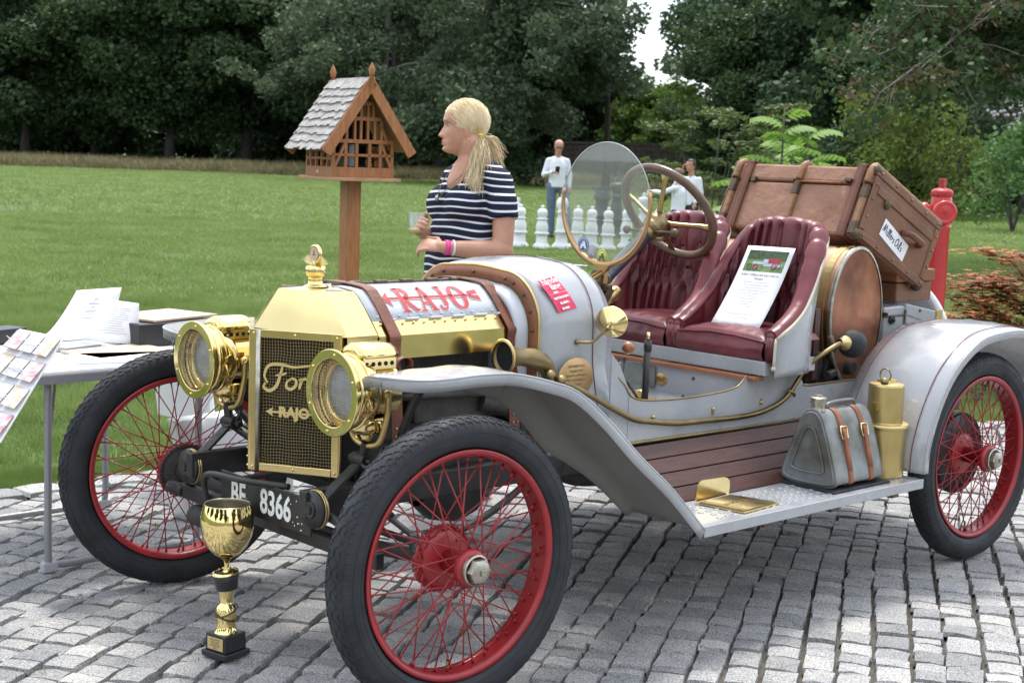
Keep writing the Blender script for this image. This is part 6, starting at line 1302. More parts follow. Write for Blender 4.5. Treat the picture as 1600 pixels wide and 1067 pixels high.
# ---- stone wall at the far side
wa, wb_ = grd(870, 84), grd(1240, 70); wl_ = thing('stone_boundary_wall', 'long dark stone boundary wall at the back of the park', 'wall', (wa+wb_)/2)
M['wall'] = mat('dark_stone_wall', (.075, .06, .05), .9, col2=(.035, .03, .028), vs=3, bump=.5, bs=6, bd=.05)
dw = (wb_-wa); LW_ = dw.length; dw.normalize(); nw = V(-dw.y, dw.x, 0); m = MB()
m.box((wa+wb_)/2+V(0, 0, 1.1), (LW_, .4, 2.2), Matrix((dw, nw, V(0, 0, 1))).transposed()); m.build('wall_core', M['wall'], wl_)
rs = np.random.RandomState(2); m = MB()
for r_ in range(7):
    u = 0
    while u < LW_:
        l_ = rs.uniform(.35, .8); c_ = wa+dw*(u+l_/2)+V(0, 0, .17+.31*r_); m.box(c_+(-nw if nw.dot(CP-wa) < 0 else nw)*.20, (l_-.04, .08+rs.uniform(0, .05), .27), Matrix((dw, nw, V(0, 0, 1))).transposed()); u += l_
tag(m.build('wall_stones', M['wall'], wl_), kind='stuff')
m = MB(); m.box((wa+wb_)/2+V(0, 0, 2.28), (LW_, .55, .14), Matrix((dw, nw, V(0, 0, 1))).transposed()); m.build('wall_coping', M['wall'], wl_)
# far house with a red roof, seen in the gap
def house(px, D, lb, w_=9, h=5.5, roof=(.30, .07, .05), wallc=(.55, .50, .42)):
    p = grd(px, D); t = thing('house', lb, 'house', p); vx = V(rt.x, rt.y, 0).normalized(); vy = V(-vx.y, vx.x, 0); Mx = Matrix((vx, vy, V(0, 0, 1))).transposed(); m = MB(); m.box(p+V(0, 0, h/2), (w_, 7, h), Mx); m.build('house_wall', mat('house_render', wallc, .8), t)
    m = MB(); m.loft([[p+vx*(a*(w_/2+.5))+vy*(b_*4)+V(0, 0, z) for b_, z in ((-1, h), (0, h+3.2), (1, h))] for a in (-1, 1)], True, True, False); m.build('house_roof', mat('roof_tiles', roof, .7, var=.2, vs=3, bump=.4, bs=8), t)
    for k in (-2.6, 0, 2.6): m = MB(); m.box(p+vx*k-vy*3.52+V(0, 0, h*.62), (1.1, .06, 1.4), Mx); wi = m.build('window', M['hole'], t); m = MB(); m.box(p+vx*k-vy*3.56+V(0, 0, h*.62), (.06, .04, 1.4), Mx); m.build('window_bar', M['white'], wi)
house(1052, 150, 'pale house with a red roof showing between the far trees', 3.6, 4.6); house(700, 140, 'brownish roofed house glimpsed through the big grey tree', 10, 7, (.16, .10, .10), (.35, .28, .26)); house(1290, 95, 'orange brick house glimpsed left of the yellow-green bush', 7, 3.4, (.22, .12, .1), (.42, .14, .08))
# ================================================================== TREES AND SHRUBS
def leaves(centers, size, rs, flat=0.0, elong=1.5):
    n = len(centers); C_ = np.asarray(centers); a = rs.normal(size=(n, 3)); a[:, 2] *= (1-flat*.9); a /= np.linalg.norm(a, axis=1)[:, None]+1e-9
    b = rs.normal(size=(n, 3)); b[:, 2] *= (1-flat*.7); b -= a*(a*b).sum(1)[:, None]; b /= np.linalg.norm(b, axis=1)[:, None]+1e-9
    s = size*rs.uniform(.6, 1.3, (n, 1)); a = a*s*elong/2; b = b*s/2
    v = np.stack([C_-a, C_+b*.9-a*.1, C_+a, C_-b*.9-a*.1], 1).reshape(-1, 3); f = np.arange(4*n).reshape(n, 4); return v, f
def npmesh(name, v, f, mt):
    me = bpy.data.meshes.new(name); me.vertices.add(len(v)); me.vertices.foreach_set('co', v.astype(np.float32).ravel()); me.loops.add(f.size); me.loops.foreach_set('vertex_index', f.astype(np.int32).ravel()); me.polygons.add(len(f)); me.polygons.foreach_set('loop_start', np.arange(0, f.size, f.shape[1]).astype(np.int32)); me.polygons.foreach_set('loop_total', np.full(len(f), f.shape[1], np.int32)); me.update(); me.validate(); me.materials.append(mt); return me
def clump_pts(clumps, per, rs, squash=.7):
    out = []
    for (x, y, z, r) in clumps:
        k = int(per*r*r); d = rs.normal(size=(k, 3)); d /= np.linalg.norm(d, axis=1)[:, None]; q = r*rs.uniform(.35, 1.05, (k, 1))**.6; p = d*q; p[:, 2] *= squash; out.append(p+np.array([x, y, z]))
    return np.concatenate(out)
def tree_meshes(seed, H, RX, zlow, ncl, per, leaf, lmat, bark, tr=.28, multi=1, flat=.2, cl=(.5, 1.3), shape='round', droop=0):
    rs = np.random.RandomState(seed); cls = []; tm_ = MB(); tops = []
    for k in range(multi):
        a = rs.uniform(0, 6.28); off = V(math.cos(a), math.sin(a), 0)*(.25*(multi > 1)); path = [off]; d_ = V(rs.normal(0, .03)+off.x*.3, rs.normal(0, .03)+off.y*.3, 1).normalized()
        for i in range(8): path.append(path[-1]+d_*H*.9/8); d_ = (d_+V(rs.normal(0, .05), rs.normal(0, .05), 0)).normalized()
        tm_.tube(path, [tr*(1.25 if i == 0 else 1-.105*i) for i in range(9)], 9); tops.append(path)
    nb = 26
    for i in range(nb):
        p0 = tops[i % multi]; t = rs.uniform(.15 if zlow < 2 else zlow/H, .95); k = min(int(t*8), 7); b = p0[k].lerp(p0[k+1], t*8-k); a = rs.uniform(0, 6.28)
        f = {'round': math.sin(PI*min(max((t-.05), 0)**.8, 1)), 'cone': 1.1-t, 'flat': .6+.4*t}[shape]; L = RX*max(.25, f)*rs.uniform(.75, 1.05); e = b+V(math.cos(a)*L, math.sin(a)*L, L*(.35-droop)*rs.uniform(.2, 1)); mid = (b+e)/2+V(rs.normal(0, .2), rs.normal(0, .2), L*.1)
        tm_.tube(catmull([b, mid, e], 3), [tr*.34*(1-.12*j) for j in range(7)], 5)
        for j in range(int(ncl/nb)+1):
            u = rs.uniform(.3, 1.08); c_ = b.lerp(mid, u*2) if u < .5 else mid.lerp(e, u*2-1); r = rs.uniform(*cl); sp = .28*L; c_ = c_+V(rs.normal(0, sp*.5), rs.normal(0, sp*.5), rs.normal(0, sp*.35)-droop*rs.uniform(0, 2.5)); cls.append((c_.x, c_.y, max(c_.z, zlow*.6+r*.5), r))
    P = clump_pts(cls, per, rs); v, f = leaves(P, leaf, rs, flat); cm = npmesh('crown', v, f, lmat)
    b_ = bpy.data.meshes.new('trunk'); b_.from_pydata([tuple(p) for p in tm_.v], [], tm_.f); b_.polygons.foreach_set('use_smooth', tm_.sm); b_.materials.append(bark); return b_, cm
M['bark'] = mat('dark_bark', (.045, .036, .030), .9, var=.4, vs=4, stretch=(4, 4, .6), bump=.8, bs=6, bd=.05)
M['barkg'] = mat('grey_bark', (.085, .078, .07), .9, var=.4, vs=4, stretch=(4, 4, .6), bump=.8, bs=6, bd=.05)
LM = {'maple': leafmat('dark_maple_leaves', (.028, .060, .022), (.080, .130, .045), .30), 'willow': leafmat('grey_willow_leaves', (.048, .082, .040), (.125, .170, .088), .30, .8), 'pine': leafmat('dark_needles', (.020, .038, .022), (.045, .072, .032), .12), 'lime': leafmat('light_green_leaves', (.060, .115, .020), (.150, .235, .050), .42), 'bush': leafmat('yellow_green_shrub_leaves', (.085, .130, .020), (.200, .250, .050), .35, 1.2), 'laurel': leafmat('fresh_green_leaves', (.055, .130, .030), (.140, .250, .075), .30, 2), 'dark': leafmat('deep_green_leaves', (.024, .054, .024), (.066, .115, .045), .26)}
K = {}
K['maple'] = tree_meshes(1, 15, 6.2, .6, 190, 210, .22, LM['maple'], M['bark'], .32, cl=(.7, 1.7))
K['dark'] = tree_meshes(2, 17, 6.0, .8, 180, 210, .22, LM['dark'], M['bark'], .36, cl=(.7, 1.8))
K['willow'] = tree_meshes(3, 16, 7.5, 1.2, 260, 190, .20, LM['willow'], M['barkg'], .42, multi=3, cl=(.6, 1.5), droop=.35)
K['lime'] = tree_meshes(4, 7, 3.6, .5, 120, 170, .22, LM['lime'], M['barkg'], .14, cl=(.5, 1.1))
K['pine'] = tree_meshes(5, 17, 3.2, 6.5, 60, 130, .24, LM['pine'], M['bark'], .30, cl=(.4, .9), shape='cone', flat=.6)
def tree(kind, px, D, label, s=1.0, rz=None, cat='tree', group=None, sz=None, name=None, pos=None):
    p = pos or grd(px, D, -.05); t = thing(name or {'pine': 'pine_tree', 'willow': 'willow_tree'}.get(kind, 'tree'), label, cat, p, group); t.rotation_euler = (0, 0, RS.uniform(0, 6.28) if rz is None else rz); t.scale = (s, s, sz or s)
    for nm, me in zip(('trunk', 'crown'), K[kind]): o = bpy.data.objects.new(nm, me); COL.objects.link(o); o.parent = t
    return t
G1 = 'dark trees along the far edge of the lawn'
for kind, px, D, s, lb in (('dark', -70, 92, 1, 'dark tree cut by the left edge of the picture'), ('maple', 40, 94, 1.0, 'leafy dark green tree nearest the left edge, branches to the grass'), ('maple', 150, 98, .95, 'dark tree with a bare trunk showing below its crown, second from left'), ('maple', 265, 93, 1.05, 'broad dark maple left of the book house with low branches'), ('dark', 385, 95, 1.0, 'dark tree whose straight trunk stands left of the book house'), ('dark', 487, 99, 1.0, 'tall dark tree rising behind the book house roof'), ('willow', 600, 84, .9, 'grey green tree behind the book house gable'), ('willow', 765, 72, .95, 'big grey green willow with twin trunks behind the woman'), ('willow', 690, 92, .95, 'grey green tree behind the woman\'s head'), ('dark', 845, 96, .75, 'dark tree right of the big willow, behind the bald man'), ('pine', 948, 74, 1.0, 'tall bare-trunked pine left of the sky gap'),
                           ('maple', 1182, 60, .62, 'dark tree just right of the sky gap'), ('willow', 1250, 66, .62, 'greyish tree right of the sky gap with drooping boughs'), ('dark', 1290, 62, .8, 'dark green tree behind the middle of the travel trunk'), ('dark', 1340, 56, .85, 'deep green tree above the travel trunk\'s near end'), ('maple', 1495, 52, .9, 'dark tree with a thick trunk behind the hydrant'), ('dark', 1590, 58, .9, 'dark tree cut by the right edge of the picture')):
    tree(kind, px, D, lb, s if kind != 'pine' else .62, group=G1, sz=s if kind == 'pine' else None)
G2 = 'trees of the second row filling the background'
SL2 = ['the far left corner', 'the second tree from the left', 'the third tree from the left', 'the trunk left of the book house', 'the book house finials', 'the book house gable', 'the woman\'s hair', 'the big willow', 'the bald man', 'the pine', 'the travel trunk left end', 'the travel trunk middle', 'the travel trunk near end', 'the hydrant', 'the right corner']
for i, px in enumerate((-40, 90, 205, 330, 440, 545, 650, 745, 800, 815, 1215, 1260, 1330, 1420, 1550)):
    tree('maple' if i % 2 else 'dark', px, (122 if px < 1050 else 90)+6*(i % 3), 'dense dark tree in the back row far behind '+SL2[i], 1.15, group=G2)
for px, D, s, lb in ((985, 100, .95, 'light green tree low in the sky gap beside the pine'), (1040, 92, .98, 'small light green tree below the sky gap'), (1075, 88, .8, 'light green tree at the right foot of the sky gap'), (515, 104, 1.1, 'yellowish green tree glowing behind the book house'), (900, 108, 1.1, 'light green tree behind the bald man'), (1300, 70, .8, 'light green young tree above the travel trunk'), (30, 112, 1.0, 'light green undergrowth tree at far left')):
    tree('lime', px, D, lb, s, group='light green trees among the dark ones')
rs = np.random.RandomState(77); cls = []
for px in np.arange(-120, 1800, 9):
    D = (104 if px < 1010 else 84 if px < 1330 else 60)+rs.uniform(-3, 3)
    if 985 < px < 1090: continue
    for k in range(5): q = grd(px+rs.uniform(-6, 6), D+rs.uniform(-2, 2)); cls.append((q.x, q.y, rs.uniform(.3, 3.6), rs.uniform(.8, 1.4)))
v, f = leaves(clump_pts(cls, 75, rs), .30, rs, .2); o = bpy.data.objects.new('woodland_undergrowth', npmesh('woodland_undergrowth', v, f, LM['dark'])); COL.objects.link(o); tag(o, 'dark unbroken undergrowth below the far trees', 'undergrowth', kind='stuff')
# shrub generator
def shrub(name, label, cat, p, rx, h, n, leaf, lm, seed, stems=7, flat=.1, cl=(.25, .5), per=900, base=.1):
    rs = np.random.RandomState(seed); cls = []; t = thing(name, label, cat, p); m = MB()
    for k in range(n):
        a = rs.uniform(0, 6.28); q = rs.uniform(0, 1)**.5; z = rs.uniform(base, 1); f = math.sqrt(max(0, 1-((z-.35)/.68)**2)); cls.append((math.cos(a)*q*rx*f, math.sin(a)*q*rx*f, z*h, rs.uniform(*cl)))
    v, f = leaves(clump_pts(cls, per, rs, .8), leaf, rs, flat); o = bpy.data.objects.new('foliage', npmesh('foliage', v, f, lm)); COL.objects.link(o); o.parent = t
    for k in range(stems): a = rs.uniform(0, 6.28); e = V(math.cos(a)*rx*.6, math.sin(a)*rx*.6, h*.8); m.tube(catmull([V(0, 0, 0), e*.4+V(0, 0, h*.1), e], 3), [.03*h*.5*(1-.12*j) for j in range(7)], 5)
    m.v = [(x+p.x, y+p.y, z+p.z) for x, y, z in m.v]; m.build('stems', M['barkg'], t); return t
shrub('garden_shrub', 'tall yellow-green shrub left of the hydrant head', 'shrub', grd(1408, 44), 1.9, 4.4, 60, .11, LM['bush'], 11, per=260, cl=(.4, .8))
shrub('garden_shrub', 'lower yellow-green shrub right behind the hydrant', 'shrub', grd(1490, 43), 1.2, 2.6, 40, .10, LM['bush'], 12, per=260, cl=(.35, .6))
hs_ = shrub('lilac_shrub', 'bluish green shrub with pale lilac blossoms at upper right', 'shrub', grd(1560, 47), 2.3, 4.0, 60, .11, LM['willow'], 13, per=240, cl=(.4, .8))
shrub('laurel_shrub', 'bright green leafy shrub at the right edge', 'shrub', grd(1590, 36), 1.3, 2.5, 50, .10, LM['laurel'], 14, per=300, cl=(.3, .55))
shrub('garden_shrub', 'dark rounded shrub behind the far end of the travel trunk', 'shrub', grd(1330, 46), 1.6, 2.6, 40, .11, LM['dark'], 15, per=260, cl=(.4, .7))
shrub('garden_shrub', 'mid green shrub behind the travel trunk lid', 'shrub', grd(1235, 48), 1.5, 2.4, 40, .11, LM['lime'], 16, per=240, cl=(.4, .7))
shrub('low_shrub', 'low green plants on the lawn behind the steering wheel', 'plant', grd(1075, 19), .8, .62, 30, .06, LM['laurel'], 17, per=1400, cl=(.1, .2))
shrub('low_shrub', 'dark low bush on the far lawn left of the bald man', 'plant', grd(822, 70), 1.0, 1.6, 26, .14, LM['dark'], 18, per=200, cl=(.3, .6))
m = MB(); rs = np.random.RandomState(7); q = grd(1578, 45.5)
for k in range(46): m.ball(q+V(rs.uniform(-.6, .6), rs.uniform(-.6, .6), rs.uniform(2.75, 3.7)), .055, 6, 4)
o = m.build('blossoms', mat('lilac_blossom', (.55, .47, .52), .6), hs_); tag(o, kind='stuff')
# small multi-stemmed tree with layered leaves
def layered(name, label, p, h, rx, seed, lm, leaf, nb=20, per=900, stems=5, stemr=.02):
    rs = np.random.RandomState(seed); t = thing(name, label, 'tree', p); m = MB(); cls = []
    for k in range(stems):
        a = 2*PI*k/stems+rs.uniform(-.3, .3); top = V(math.cos(a)*rx*.45, math.sin(a)*rx*.45, h*rs.uniform(.8, 1)); pa = catmull([V(math.cos(a)*.06, math.sin(a)*.06, 0), top*.45+V(rs.normal(0, .04), rs.normal(0, .04), h*.08), top], 5); m.tube(pa, [stemr*(1-.07*j) for j in range(len(pa))], 6)
        for j in range(nb//stems+1):
            b = pa[rs.randint(4, len(pa))]; a2 = a+rs.uniform(-1.3, 1.3); L = rx*rs.uniform(.35, .75); e = b+V(math.cos(a2)*L, math.sin(a2)*L, rs.uniform(-.02, .16)*L*2); m.tube([b, (b+e)/2+V(0, 0, .05), e], [stemr*.35, stemr*.25, stemr*.1], 4)
            for u in (.35, .55, .75, .95): c_ = b.lerp(e, u); cls.append((c_.x+rs.normal(0, .05), c_.y+rs.normal(0, .05), c_.z+.02, rs.uniform(.14, .26)*rx/1.3))
    v, f = leaves(clump_pts(cls, per, rs, .28), leaf, rs, .75, 1.9); o = bpy.data.objects.new('crown', npmesh('crown', v, f, lm)); COL.objects.link(o); o.parent = t
    m.v = [(x+p.x, y+p.y, z+p.z) for x, y, z in m.v]; m.build('stems', M['barkg'], t); return t
layered('young_tree', 'small multi-stemmed tree with layered light leaves behind the steering wheel', grd(1112, 25.5), 2.3, 1.35, 3, leafmat('layered_tree_leaves', (.05, .085, .02), (.16, .21, .06), .3, 3), .065, 34, 650)
# sumac with feathered leaves
def sumac(label, p, h, seed, n=9):
    rs = np.random.RandomState(seed); t = thing('sumac_plant', label, 'plant', p); m = MB(); m.tube([p, p+V(.02, .01, h*.5), p+V(0, 0, h)], [.018, .014, .008], 6); m.build('stem', M['barkg'], t); V_ = []; F_ = []
    for k in range(n):
        a = k*2.4+rs.uniform(-.2, .2); z = h*(.55+.45*k/n); L = .42*(1-.035*k); d_ = V(math.cos(a), math.sin(a), 0); side = V(-d_.y, d_.x, 0); mm = MB(); fr = []
        P = [V(0, 0, z)+d_*L*u+V(0, 0, L*(.75*u-.55*u*u)) for u in np.linspace(0, 1, 9)]
        for i, q in enumerate(P[1:]):
            for s in (-1, 1):
                ln = .15*math.sin(PI*(.18+.75*(i+1)/9)); tip = q+side*s*ln+d_*.03+V(0, 0, -.055); w_ = d_*.026+V(0, 0, .012); mid = q.lerp(tip, .45); mm.add([q, mid+w_, tip, mid-w_], [(0, 1, 2, 3)])
        tip = P[-1]+d_*.10; w_ = side*.018; mm.add([P[-1], P[-1].lerp(tip, .45)+w_, tip, P[-1].lerp(tip, .45)-w_], [(0, 1, 2, 3)]); mm.tube(P, .004, 4); mm.v = [(x+p.x, y+p.y, z_+p.z) for x, y, z_ in mm.v]; mm.build('leaf_frond', M['sumac'], t)
M['sumac'] = leafmat('sumac_leaves', (.12, .24, .03), (.25, .40, .08), .40, 3)
sumac('tall sumac with bright feathered leaves above the travel trunk', grd(1222, 13.5), 1.96, 1, 12); sumac('shorter sumac right of the tall one above the trunk lid', grd(1262, 13.8), 1.80, 2, 10); sumac('low sumac shoot left of the tall one behind the trunk', grd(1178, 13.2), 1.46, 3, 8)
sumac('bushy sumac shoot behind the trunk\'s far corner', grd(1240, 14.5), 1.66, 4, 9)
# red maple
def redmaple(p):
    rs = np.random.RandomState(4); t = thing('red_maple', 'small red-leaved maple with spreading twigs at the right edge', 'tree', p); m = MB(); pts_ = []
    vx = V(rt.x, rt.y, 0).normalized(); vy = V(-vx.y, vx.x, 0)
    for k in range(13):
        b = V(0, 0, .22+.045*k); a = rs.uniform(0, 2*PI) if k > 6 else PI+rs.uniform(-.5, .5); L = rs.uniform(.45, .8); d_ = vx*math.cos(a)+vy*math.sin(a); e = b+d_*L+V(0, 0, rs.uniform(.02, .42)); mid = (b+e)/2+V(0, 0, .10); P = catmull([b, mid, e], 5); m.tube(P, [.007*(1-.08*j) for j in range(len(P))], 5)
        for q in P[2:]:
            for j in range(4):
                c_ = q+V(rs.normal(0, .05), rs.normal(0, .05), rs.normal(0, .02)); m.tube([q, c_], .002, 3); pts_ += [c_+V(rs.normal(0, .045), rs.normal(0, .045), rs.normal(0, .014)) for _ in range(5)]
    m.tube([V(0, 0, 0), V(.01, 0, .4), V(0, .01, .8)], [.022, .018, .012], 7); m.v = [(x+p.x, y+p.y, z+p.z) for x, y, z in m.v]; m.build('branches', M['bark'], t)
    mm = MB()
    for c_ in pts_:
        a0 = rs.uniform(0, 6.28); s_ = rs.uniform(.034, .055); tl = rs.uniform(-.3, .3)
        for k in range(5):
            a = a0+(k-2)*.62; L = s_*(1.25-.16*abs(k-2)); e = c_+V(math.cos(a)*L, math.sin(a)*L, tl*L-.004); w_ = V(-math.sin(a), math.cos(a), 0)*s_*.20; md = c_.lerp(e, .45); mm.add([c_, md+w_, e, md-w_], [(0, 1, 2, 3)])
    mm.v = [(x+p.x, y+p.y, z+p.z) for x, y, z in mm.v]; tag(mm.build('maple_leaves', leafmat('red_maple_leaves', (.30, .07, .04), (.55, .24, .08), .3, 6), t), kind='stuff')
redmaple(grd(1648, 9.6))
m = MB(); rs = np.random.RandomState(3); q = grd(1600, 9.8)
for k in range(60): m.ball(q+V(rs.normal(0, .35), rs.normal(0, .35), .01), (.05, .04, .012), 6, 4)
tag(m.build('bark_mulch', M['bark'], None, wl=q), 'dark bark mulch around the foot of the red maple', 'mulch', kind='stuff')
# overhanging boughs with browning leaves, upper right
def overhang():
    p = grd(1720, 24); t = thing('overhanging_tree', 'tree with thin dead twigs and browning leaves over the upper right', 'tree', p); rs = np.random.RandomState(6); m = MB(); m.tube([p, p+V(0, 0, 3), p+V(.1, 0, 8)], [.25, .2, .15], 10); g_ = []; br = []
    for k in range(34):
        b = V(p.x, p.y, rs.uniform(3.2, 6.0)); e = dep(rs.uniform(1330, 1640), rs.uniform(-60, 150), rs.uniform(19, 25)); 
        if e.z > b.z+1.2: pass
        mid = (b+e)/2+V(0, 0, rs.uniform(.1, .6)); P = catmull([b, mid, e], 6); m.tube(P, [.045*(1-.07*j) for j in range(len(P))], 5)
        for q in P[5:]:
            for j in range(3):
                c_ = q+V(rs.normal(0, .35), rs.normal(0, .35), rs.normal(-.05, .22)); m.tube([q, (q+c_)/2+V(rs.normal(0, .05), 0, rs.normal(0, .05)), c_], .006, 3); (br if rs.rand() < .16 else g_).append((c_.x-p.x, c_.y-p.y, c_.z-p.z, rs.uniform(.18, .34)))
    for k in range(12):
        b = dep(rs.uniform(1400, 1600), rs.uniform(60, 130), 21); e = b+V(rs.normal(0, .6), rs.normal(0, .6), rs.uniform(-.4, .1)); m.tube(catmull([b, (b+e)/2+V(rs.normal(0, .12), 0, rs.normal(0, .12)), e], 4), .010, 4)
    m.build('branches', mat('pale_dead_twig', (.22, .19, .16), .9), t)
    for nm, c_, lm in (('green_leaves', g_, LM['maple']), ('brown_leaves', br, leafmat('brown_leaves', (.07, .045, .022), (.15, .12, .05), .25, 3))):
        v, f = leaves(clump_pts(c_, 520, rs, .7), .085, rs, .2, 1.2); o = bpy.data.objects.new(nm, npmesh(nm, v, f, lm)); COL.objects.link(o); o.parent = t
overhang()
# what stands behind the photographer: the car's brass and the trophy mirror it
for i, (x, y, k, s) in enumerate(((30, 4, 'maple', .8), (28, 16, 'dark', .8), (22, 28, 'maple', .9), (2, 34, 'dark', .9), (-14, 30, 'maple', .8), (33, -10, 'dark', .8), (26, -24, 'maple', .9))):
    tree(k, 0, 0, 'tree behind the photographer, number %d along the avenue from the east' % (i+1) if False else ['round dark tree east of the drive', 'dark tree left of the pale building', 'broad tree right of the pale building', 'tree north of the pale building', 'tree at the north end of the avenue', 'dark tree by the east lawn', 'broad tree at the south end of the avenue'][i]+', behind the photographer', s, pos=V(x, y, 0), group='avenue trees behind the photographer')
p = V(24, 36, 0); t = thing('manor_house', 'pale two-storey building behind the photographer, mirrored in the trophy', 'building', p); m = MB(); m.box(p+V(6, 8, 4), (18, 12, 8), (0, 0, -.9)); m.build('wall', mat('cream_render', (.62, .58, .48), .8), t); m = MB(); m.box(p+V(6, 8, 9), (19, 13, 2.4), (0, 0, -.9), .6); m.build('roof', mat('dark_roof', (.10, .07, .06), .8), t)
# ================================================================== PEOPLE
M['skin2'] = mat('tanned_skin', (.50, .245, .16), .48, var=.08, vs=8)
M['hair'] = mat('blonde_hair', (.62, .46, .25), .45, col2=(.78, .65, .42), vs=26, stretch=(1, 1, .3))
M['denim'] = mat('blue_denim', (.085, .13, .20), .8, col2=(.14, .19, .26), vs=10)
M['shirtw'] = mat('white_shirt_cloth', (.74, .76, .82), .8, bump=.5, bs=9, bd=.02)
M['navy'] = mat('navy_trousers', (.02, .024, .045), .8)
def organic(name, m, vox, mt, parent, smooth=6, fac=.6):
    o = m.build(name, mt, parent); r = o.modifiers.new('r', 'REMESH'); r.mode = 'VOXEL'; r.voxel_size = vox; r.use_smooth_shade = True
    s = o.modifiers.new('s', 'SMOOTH'); s.iterations = smooth; s.factor = fac; return o
def cap(m, P, r, n=14):
    rr = r if isinstance(r, (list, tuple)) else [r]*len(P); m.tube(P, rr, n)
    for p, q in zip(P, rr): m.ball(p, q, n, 8)
class Frame:
    def __init__(s, o, f): s.o = Vector(o); s.f = Vector((f.x, f.y, 0)).normalized(); s.l = V(-s.f.y, s.f.x, 0); s.M = Matrix((s.f, s.l, V(0, 0, 1))).transposed()
    def __call__(s, x, y, z): return s.o+s.f*x+s.l*y+V(0, 0, z)
def hand(m, wrist, dirv, up_, s=1.0, curl=.9, thumb=1, spread=.010, r=.0082):
    "palm and five fingers; dirv = along the palm, up_ = back of the hand"
    d = dirv.normalized(); u = (up_-d*up_.dot(d)).normalized(); w = d.cross(u)
    pc = wrist+d*.045*s; R_ = Matrix((d, w, u)).transposed(); m.ball(pc, (.048*s, .037*s, .016*s), 14, 10, R_); cap(m, [wrist-d*.02*s, wrist+d*.02*s], [.024*s, .026*s])
    for i, (off, L) in enumerate(((-.029, .070), (-.010, .080), (.010, .076), (.028, .060))):
        b = wrist+d*.078*s+w*off*s; c1 = d*math.cos(curl*.45)-u*math.sin(curl*.45); c2 = d*math.cos(curl*1.2)-u*math.sin(curl*1.2); c3 = d*math.cos(curl*1.9)-u*math.sin(curl*1.9)
        sp = w*off*.25; P = [b-d*.02*s, b, b+(c1+sp)*L*.45*s, b+(c1*.45+c2*.32+sp)*L*s, b+(c1*.45+c2*.32+c3*.25+sp)*L*s]; cap(m, P, [r*1.1*s, r*1.1*s, r*s, r*.95*s, r*.85*s], 8)
    b = wrist+d*.02*s-w*.030*s*thumb; t1 = (d*.7-w*.75*thumb-u*.25).normalized(); t2 = (d*.95-w*.2*thumb-u*.3).normalized(); cap(m, [b+w*.012*thumb*s, b+t1*.032*s, b+t1*.032*s+t2*.030*s, b+t1*.032*s+t2*.052*s], [.013*s, .0115*s, .010*s, .0085*s], 8)
def head(m, H, s=1.0, female=False, jaw=1.0):
    "H: Frame at the head centre; features follow real profile levels"
    prof = [(-.118, .050, -.010, .022), (-.112, .078, -.005, .034), (-.100, .090, .018, .046), (-.088, .088, .040, .053), (-.078, .089, .056, .058), (-.068, .090, .066, .062), (-.052, .087, .072, .066), (-.036, .086, .080, .069), (-.018, .085, .088, .071), (-.004, .083, .093, .073), (.012, .088, .097, .075), (.030, .088, .099, .076), (.050, .083, .098, .075), (.070, .070, .090, .068), (.088, .050, .072, .054), (.100, .028, .045, .034), (.106, .008, .015, .010)]
    zs = [p[0] for p in prof]; n = 72; rows = []
    def ip(z, k):
        for a, b in zip(prof, prof[1:]):
            if a[0] <= z <= b[0]: t = (z-a[0])/(b[0]-a[0]); return lerp(a[k], b[k], t)
        return prof[-1][k]
    G = lambda a, c, w_: math.exp(-((a-c)/w_)**2)
    Z = list(np.linspace(-.118, .106, 72))
    for z in Z:
        f, b, w_ = ip(z, 1), ip(z, 2), ip(z, 3)*jaw; row = []
        for j in range(n):
            th = 2*PI*j/n; c, sn = math.cos(th), math.sin(th); x = (f if c > 0 else b)*math.copysign(abs(c)**.86, c); y = w_*math.copysign(abs(sn)**.9, sn)
            if c > 0:
                ay = abs(y)
                nose = 0
                if -.058 < z < .014: t = (.014-z)/.060; nose = .028*max(0, min(1, t))**1.25*(1 if z > -.042 else max(0, 1-((-.042-z)/.014)**1.5)); 
                x += nose*G(y, 0, .0085+.0075*max(0, min(1, (.0-z)/.045)))
                x += .006*G(z, -.045, .007)*G(ay, .013, .006)                                   # nostril wings
                x -= .013*G(z, .001, .012)*G(ay, .031, .015)                                    # eye sockets
                x += .006*G(z, .020, .008)*G(ay, .028, .022)                                    # brow
                x += .006*G(z, -.028, .018)*G(ay, .042, .016)                                   # cheek
                x += .0075*G(z, -.0665, .0048)*G(y, 0, .020)+.0070*G(z, -.0790, .0052)*G(y, 0, .018)-.0035*G(z, -.0728, .0022)*G(y, 0, .024)   # lips
                x -= .004*G(z, -.088, .005)*G(y, 0, .02); x += .006*G(z, -.101, .009)*G(y, 0, .020)  # chin
                x -= .003*G(z, -.060, .02)*G(ay, .030, .005)
            row.append(H(x*s, y*s, z*s))
        rows.append(row)
    m.loft(rows, True, True, True)
    for sd in (-1, 1):   # ears
        e = H(-.006*s, .071*s*sd, -.022*s); Re = H.M @ Euler((0, R(-12), R(sd*18))).to_matrix(); m.ball(e, (.017*s, .0075*s, .030*s), 12, 10, Re); m.ball(H(-.003*s, .070*s*sd, -.046*s), (.009*s, .006*s, .010*s), 10, 8)
